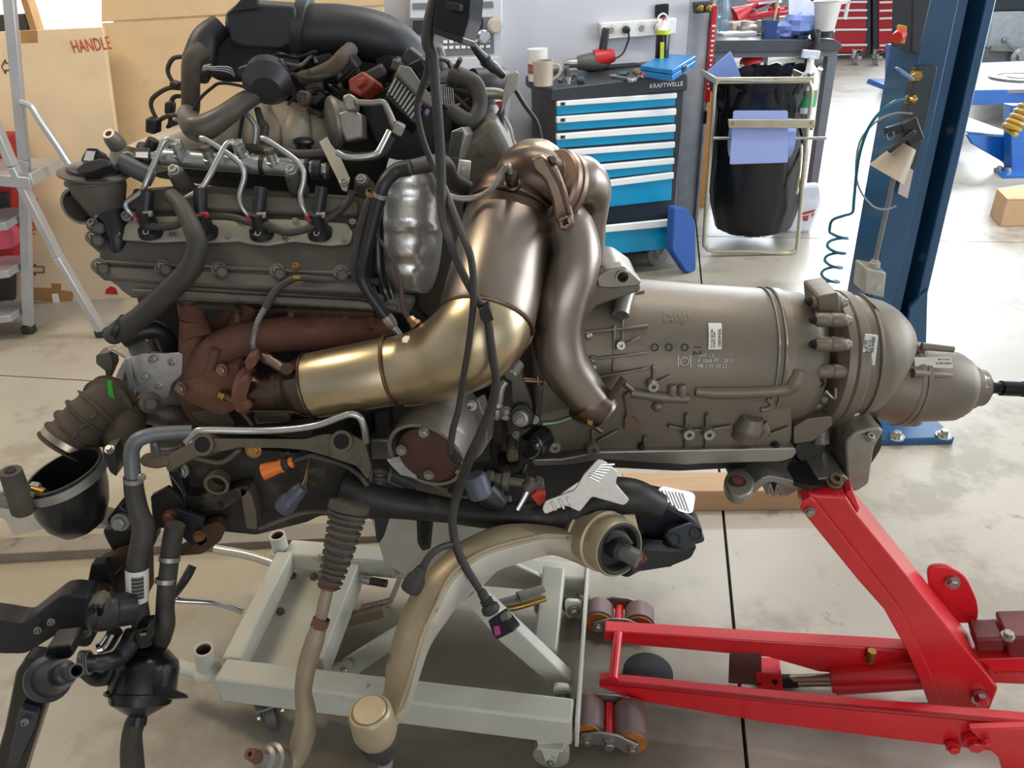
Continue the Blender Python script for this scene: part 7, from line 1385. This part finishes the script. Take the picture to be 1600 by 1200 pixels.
# ================================================================ control arm
CA = mat('dirty_control_arm', '#a4957a', .45, .4, .10, 9, .12, [('#b5ab97', 4.5, .58), ('#7d6a48', 12, .60), ('#4a3b28', 90, .66)], soft=.06)
CAS = mat('lit_clean_arm_side', '#bdb6aa', .42, .5, .06, 12, .1, [('#7d7160', 70, .70)], soft=.05)  # side faces paler: cleaner metal, plus light painted into the colour
ca_ = thing('control_arm', 'curved dirty aluminium control arm with a ball joint, swinging toward the camera', 'control arm', A((590, 1190, .84)))
st = [((552, 1110), (590, 1140), (612, 1148), .86), ((594, 1088), (628, 1106), (640, 1112), .87), ((602, 1040), (646, 1052), (656, 1062), .89), ((616, 985), (662, 996), (674, 1012), .92), ((634, 935), (683, 948), (702, 972), .95), ((662, 890), (708, 900), (738, 928), .985), ((706, 850), (752, 866), (778, 898), 1.02), ((756, 824), (806, 848), (830, 880), 1.05), ((800, 815), (850, 838), (866, 872), 1.07), ((850, 818), (888, 838), (896, 880), 1.085), ((900, 826), (920, 840), (925, 892), 1.095), ((935, 820), (950, 840), (950, 888), 1.10)]
def cr2(vals, k): return crom([V(v) if len(v) == 3 else V((v[0], v[1], 0)) for v in vals], k)
O_ = cr2([s[0] for s in st], 6); G_ = cr2([s[1] for s in st], 6); I_ = cr2([s[2] for s in st], 6); Y_ = crom([V((s[3], 0, 0)) for s in st], 6)
rings = []
for o, gg, ii, yy in zip(O_, G_, I_, Y_):
    y = yy.x; po, pg_, pi_ = at(o.x, o.y, y + .03), at(gg.x, gg.y, y), at(ii.x, ii.y, y + .012)
    pb_ = po + (pi_ - pg_) + V((0, .02, 0))
    q = [po, pg_, pi_, pb_]; r = []
    for i in range(4):
        c = q[i]; a_, b_ = q[i - 1], q[(i + 1) % 4]
        r += [c.lerp(a_, .14), c.lerp(b_, .14)]
    rings.append(r)
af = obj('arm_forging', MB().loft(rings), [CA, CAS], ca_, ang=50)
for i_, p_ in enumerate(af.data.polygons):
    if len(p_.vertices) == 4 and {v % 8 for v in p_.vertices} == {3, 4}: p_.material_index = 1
tubep('ridge_line', [(s[1][0] - 3, s[1][1] - 2, s[3] + .0035) for s in st[1:9]], 3.2, CA, ca_, 8)
bj = lathep('ball_housing', (577, 1110, .845), (590, 1154, .843), [(0, 28), (.0, 31), (.04, 33), (.10, 34), (.7, 35), (.85, 32), (1, 28)], CA, ca_, 36)
lathep('ball_cap', (576.4, 1108.5, .844), (578, 1114, .845), [(0, 24), (.3, 27), (1, 30)], CA, bj, 30)
lathep('joint_boot', (590, 1152, .843), (600, 1186, .84), [(0, 29), (.15, 31), (.3, 27), (.5, 27), (.6, 22), (.8, 14), (1, 13)], RUB, ca_, 28); lathep('joint_stud', (600, 1184, .84), (610, 1230, .835), [(0, 12), (.2, 12), (.25, 9), (1, 9)], LINKM, ca_, 18)
bh = lathep('bush_housing', (914, 828, 1.14), (968, 858, 1.05), [(0, 40), (.1, 46), (.2, 47), (.22, 44), (.45, 44), (.47, 48), (.62, 49), (.64, 45), (.95, 45), (1, 43), (1, 41), (.7, 39)], CA, ca_, 44)
lathep('rubber_bush', (962, 855, 1.06), (982, 866, 1.03), [(-.3, 42), (.3, 43), (.35, 40), (.3, 36), (-.25, 33), (-.25, 18), (.5, 17), (.6, 14)], RUB, ca_, 34); lathep('bush_core', (970, 860, 1.05), (998, 874, 1.03), [(0, 14), (1, 14)], GUN, ca_, 18)
tubep('bush_web', [(946, 846, 1.05), (955, 836, 1.05), (972, 836, 1.05), (986, 850, 1.045)], [4, 7, 6, 4], RUB, ca_, 10)
# ================================================================ rack boot and tie rod
tr = thing('tie_rod', 'rusty steering tie rod with a ribbed black boot hanging below the subframe', 'tie rod', A((440, 1200, .84)))
prof = [(0, 30), (.02, 32)]
for k in range(13):
    t = .06 + k * .07; R0 = 33 - 13 * t; R0 = R0 if k else 33
    prof += [(t, R0), (t + .02, R0), (t + .035, R0 - 5.0), (t + .055, R0 - 5.0)]
prof += [(.98, 16), (1, 14)]
mbp_ = px_tube(MB(), [(546, 790, 1.05)] * 1 + [(541, 810, 1.04), (532, 850, 1.02), (522, 890, .995), (514, 914, .98)], [33, 33, 32, 28, 24, 20, 16], 6, 2)
P = crom([A(t) for t in ((547, 786, 1.055), (541, 812, 1.04), (533, 846, 1.02), (523, 884, 1.0), (514, 916, .98))], 24)
m_ = len(P); n = 110; rl = []; pts = []
for i in range(n + 1):
    t = i / n; x = t * (m_ - 1); k = int(min(x, m_ - 2)); pts.append(P[k].lerp(P[k + 1], x - k))
    base = 33 - 14 * t if t > .22 else 32 - .5 * t; ph = (t * 13) % 1
    rl.append((base - (4.5 if .45 < ph < .95 and t > .12 else 0)) * sca(pts[-1]))
bt_ = obj('rack_boot', MB().tube(pts, rl, 26, 1), DUSTRUB, tr, ang=60)
lathep('boot_clip', (515, 908, .985), (512, 920, .978), [(0, 15), (.1, 16.5), (.9, 15.5), (1, 14)], RUST, bt_, 22)
ROD = mat('tie_rod_steel', '#94856f', .5, .3, .12, 12, .08, [('#6b5038', 12, .66)], soft=.1)
tubep('inner_rod', [(514, 912, .98), (506, 945, .965), (500, 972, .955)], [9.5, 10, 9], ROD, tr, 16); lathep('lock_nut', (503, 966, .957), (498, 980, .95), [(0, 12), (0, 14), (1, 14), (1, 11)], RUST, tr, 6)
tubep('outer_rod', [(499, 976, .952), (492, 1000, .942), (482, 1032, .93), (476, 1060, .92), (474, 1085, .91), (478, 1115, .90), (474, 1150, .885), (463, 1180, .87), (446, 1192, .86), (425, 1190, .855)], [12, 15, 15, 14, 13, 16, 18, 17, 20, 17], ROD, tr, 20)
e2 = lathep('ball_end', (446, 1192, .862), (402, 1184, .83), [(0, 22), (.4, 24), (.45, 26), (.55, 26), (.6, 19), (.62, 21), (.75, 20), (.8, 14), (1, 12)], LINKM, tr, 30); lathep('ball_stud', (410, 1186, .838), (390, 1178, .822), [(0, 11), (.7, 10), (1, 9), (1, 4), (.8, 3)], RUST, tr, 18)
# ================================================================ cast flange housing under the filter
dh = thing('drive_flange_housing', 'grey cast drive shaft housing with a rusty round flange, under the exhaust elbow', 'housing', A((680, 740, 1.12)))
obj('cast_shroud', px_tube(MB(), [(670, 706, 1.12), (680, 684, 1.15), (694, 660, 1.19), (705, 640, 1.24)], [60, 60, 56, 48], 40, 6, caps=False), ALUD, dh)
a, b = A((668, 714, 1.105)), A((700, 650, 1.22)); s = sca(a); obj('shroud_lip', MB().pipe(A((665, 712, 1.11)), A((692, 664, 1.19)), 64 * s, 6 * s, 40, .9), ALUD, dh)
rf = lathep('drive_flange', (670, 716, 1.10), (680, 694, 1.14), [(0, 42), (.06, 46), (.25, 52), (.8, 52), (1, 40)], mat('flange_rust', '#50332a', .7, .2, .15, 14, .1), dh, 36)
for x, y in ((627, 704), (718, 735), (670, 742), (662, 676)): bolt(rf, A((x, y, 1.095)), a - b, .007, LINKM)
poly('shroud_flange', Pl((0, 1.20, 0), 10, -25), rp([(720, 640), (746, 622), (752, 640), (762, 660), (760, 690), (740, 722), (728, 716), (742, 690), (744, 664)], 5), .03, ALUD, dh, .004); bolt(dh, A((736, 634, 1.18)), (0, -1, .4), .008, LINKM, 'socket')
poly('shroud_rib', Pl((0, 1.18, 0), 30), rp([(664, 652), (672, 640), (684, 640), (676, 668), (668, 668)], 4), .02, ALUD, dh, .004)
poly('torn_sticker', Pl(at(640, 732, 1.12), 25), [(604, 718), (628, 712), (642, 720), (652, 748), (626, 742), (612, 728)], .002, mat('torn_label', '#8f8d86', .6, 0, .3, 30), dh, 0)
lathep('grey_plug', (740, 742, 1.10), (752, 776, 1.09), [(0, 16), (.1, 19), (.9, 20), (1, 17)], mat('slate_plug', '#4b505a', .45), dh, 10); 
# shaft joint and tags between subframe and gearbox
sj = thing('steering_shaft', 'short steering shaft stub with a bright pin, between subframe and gearbox', 'shaft', A((800, 770, 1.15)))
lathep('shaft_joint', (760, 748, 1.16), (818, 755, 1.15), [(0, 14), (.15, 15), (.2, 11), (.4, 12), (.45, 15), (.6, 15), (.62, 7), (1, 7)], HEAD, sj, 20)
tubep('shaft_pin', [(829, 758, 1.14), (818, 778, 1.13), (808, 796, 1.12)], [7, 6.5, 5.5], CHROME, sj, 14); lathep('pin_head', (834, 752, 1.14), (822, 764, 1.14), [(0, 9), (.8, 11), (1, 8)], HEAD, sj, 18)
poly('joint_ear', Pl((0, 1.14, 0)), rp([(838, 752), (850, 756), (852, 770), (842, 776), (834, 768)], 3), .02, HEAD, sj, .003)
tg = poly('red_clip', Pl((0, 1.13, 0)), rp([(829, 775), (838, 770), (853, 772), (852, 784), (842, 791)], 3), .015, mat('tag_red', '#c4402c', .45), sj, .002)
tubep('wire_loop', [(790, 728, 1.2), (800, 742, 1.19), (815, 738, 1.19), (822, 725, 1.2)], 3, BLKG, sj, 8); tubep('wire_loop', [(812, 728, 1.2), (820, 735, 1.19), (824, 745, 1.18), (818, 752, 1.17)], 1.2, HOSE, sj, 6)
lathep('black_elbow', (760, 770, 1.13), (786, 790, 1.12), [(0, 22), (.5, 18), (1, 10)], BLK, sj, 20)
# ================================================================ hanging wiring harness
HW = mat('harness_tape', '#2b2724', .6, 0, .2, 30, .1)
wh = thing('wiring_harness', 'long black wiring harness hanging in front of the steel exhaust filter, with a magenta plug', 'wiring harness', A((780, 1000, 1.0)))
tubep('trunk', [(684, -20, 1.22), (672, 30, 1.200), (668, 65, 1.190), (676, 90, 1.185), (680, 130, 1.180), (684, 180, 1.170), (688, 240, 1.165), (690, 300, 1.152), (694, 345, 1.123), (706, 385, 1.086), (722, 425, 1.065), (738, 455, 1.055), (752, 478, 1.050), (762, 500, 1.045), (766, 530, 1.040), (770, 560, 1.038), (775, 590, 1.036), (772, 620, 1.036), (762, 650, 1.035), (748, 685, 1.030), (734, 715, 1.032), (722, 750, 1.052), (712, 780, 1.050), (707, 815, 1.035), (712, 850, 1.020), (724, 880, 1.005), (742, 910, .99), (752, 925, .985)], [9, 10, 10, 9, 8, 8, 8, 8, 8, 7, 6.5, 6.5, 6.5, 7, 7, 7, 7, 7.5, 7, 7.5, 8, 8, 7.5, 7, 7, 7, 6, 6], HW, wh, 12, 6)
tubep('branch', [(671, 70, 1.190), (668, 110, 1.200), (655, 150, 1.210), (652, 175, 1.210), (660, 215, 1.210), (675, 255, 1.200), (692, 290, 1.171), (708, 330, 1.129), (722, 365, 1.095), (735, 400, 1.065), (740, 440, 1.050), (739, 480, 1.042), (732, 540, 1.035), (724, 590, 1.032), (716, 640, 1.030), (708, 670, 1.025), (704, 700, 1.020), (706, 712, 1.030)], [6, 6, 5.5, 5, 5, 5.5, 6, 6, 6, 6, 5.5, 5, 5, 5, 5.5, 5.5, 6], HW, wh, 11, 6)
lathep('branch_plug', (706, 708, 1.03), (718, 722, 1.02), [(0, 5), (.3, 8), (1, 7)], BLK, wh, 10)
hc = poly('harness_connector', Pl((0, 1.17, 0), 12, -18), rp([(676, 46), (682, 6), (690, -20), (738, -20), (734, 28), (722, 66), (712, 66)], 3), .05, BLKG, wh, .005); poly('connector_skirt', Pl((0, 1.155, 0), 12, -18), rp([(676, 44), (724, 58), (722, 69), (676, 52)], 3), .05, BLK, hc, .003); poly('connector_lid', Pl((0, 1.155, 0), 12, -18), rp([(698, 2), (720, 6), (718, 18), (696, 14)], 2), .02, BLK, hc, .002)
poly('wire_clip', Pl((0, 1.03, 0)), rp([(748, 484), (764, 478), (772, 500), (756, 506), (750, 498)], 2), .02, BLKG, wh, .003)
lathep('sensor_boot', (751, 922, .985), (770, 958, .965), [(0, 6), (.1, 8), (.4, 8), (.42, 11), (.5, 9), (.55, 11), (.6, 9), (.7, 14), (.9, 15), (1, 11)], HW, wh, 18)
pg_ = poly('sensor_plug', Pl((0, .955, 0), 25, -25), rp([(762, 970), (782, 958), (800, 980), (804, 986), (776, 1000), (770, 992)], 3), .03, BLKG, wh, .003); poly('magenta_lock', Pl((0, .955, 0), 25, -25), [(772, 978), (780, 976), (783, 990), (775, 993)], .005, mat('magenta_plastic', '#b03a86', .45), pg_, .001, .004); poly('plug_latch', Pl((0, .955, 0), 25, -25), [(782, 960), (794, 954), (798, 966), (786, 970)], .015, GUN, pg_, .002, .006)
tubep('sensor_branch', [(708, 850, 1.02), (690, 855, 1.0), (675, 865, .985), (664, 880, .975), (658, 896, .968)], [5, 5.5, 6, 6.5], HW, wh, 11)
lathep('sensor_boot', (660, 886, .97), (640, 924, .955), [(0, 7), (.1, 9), (.3, 11), (.5, 16), (.8, 17), (.95, 16), (1, 10)], HW, wh, 20)
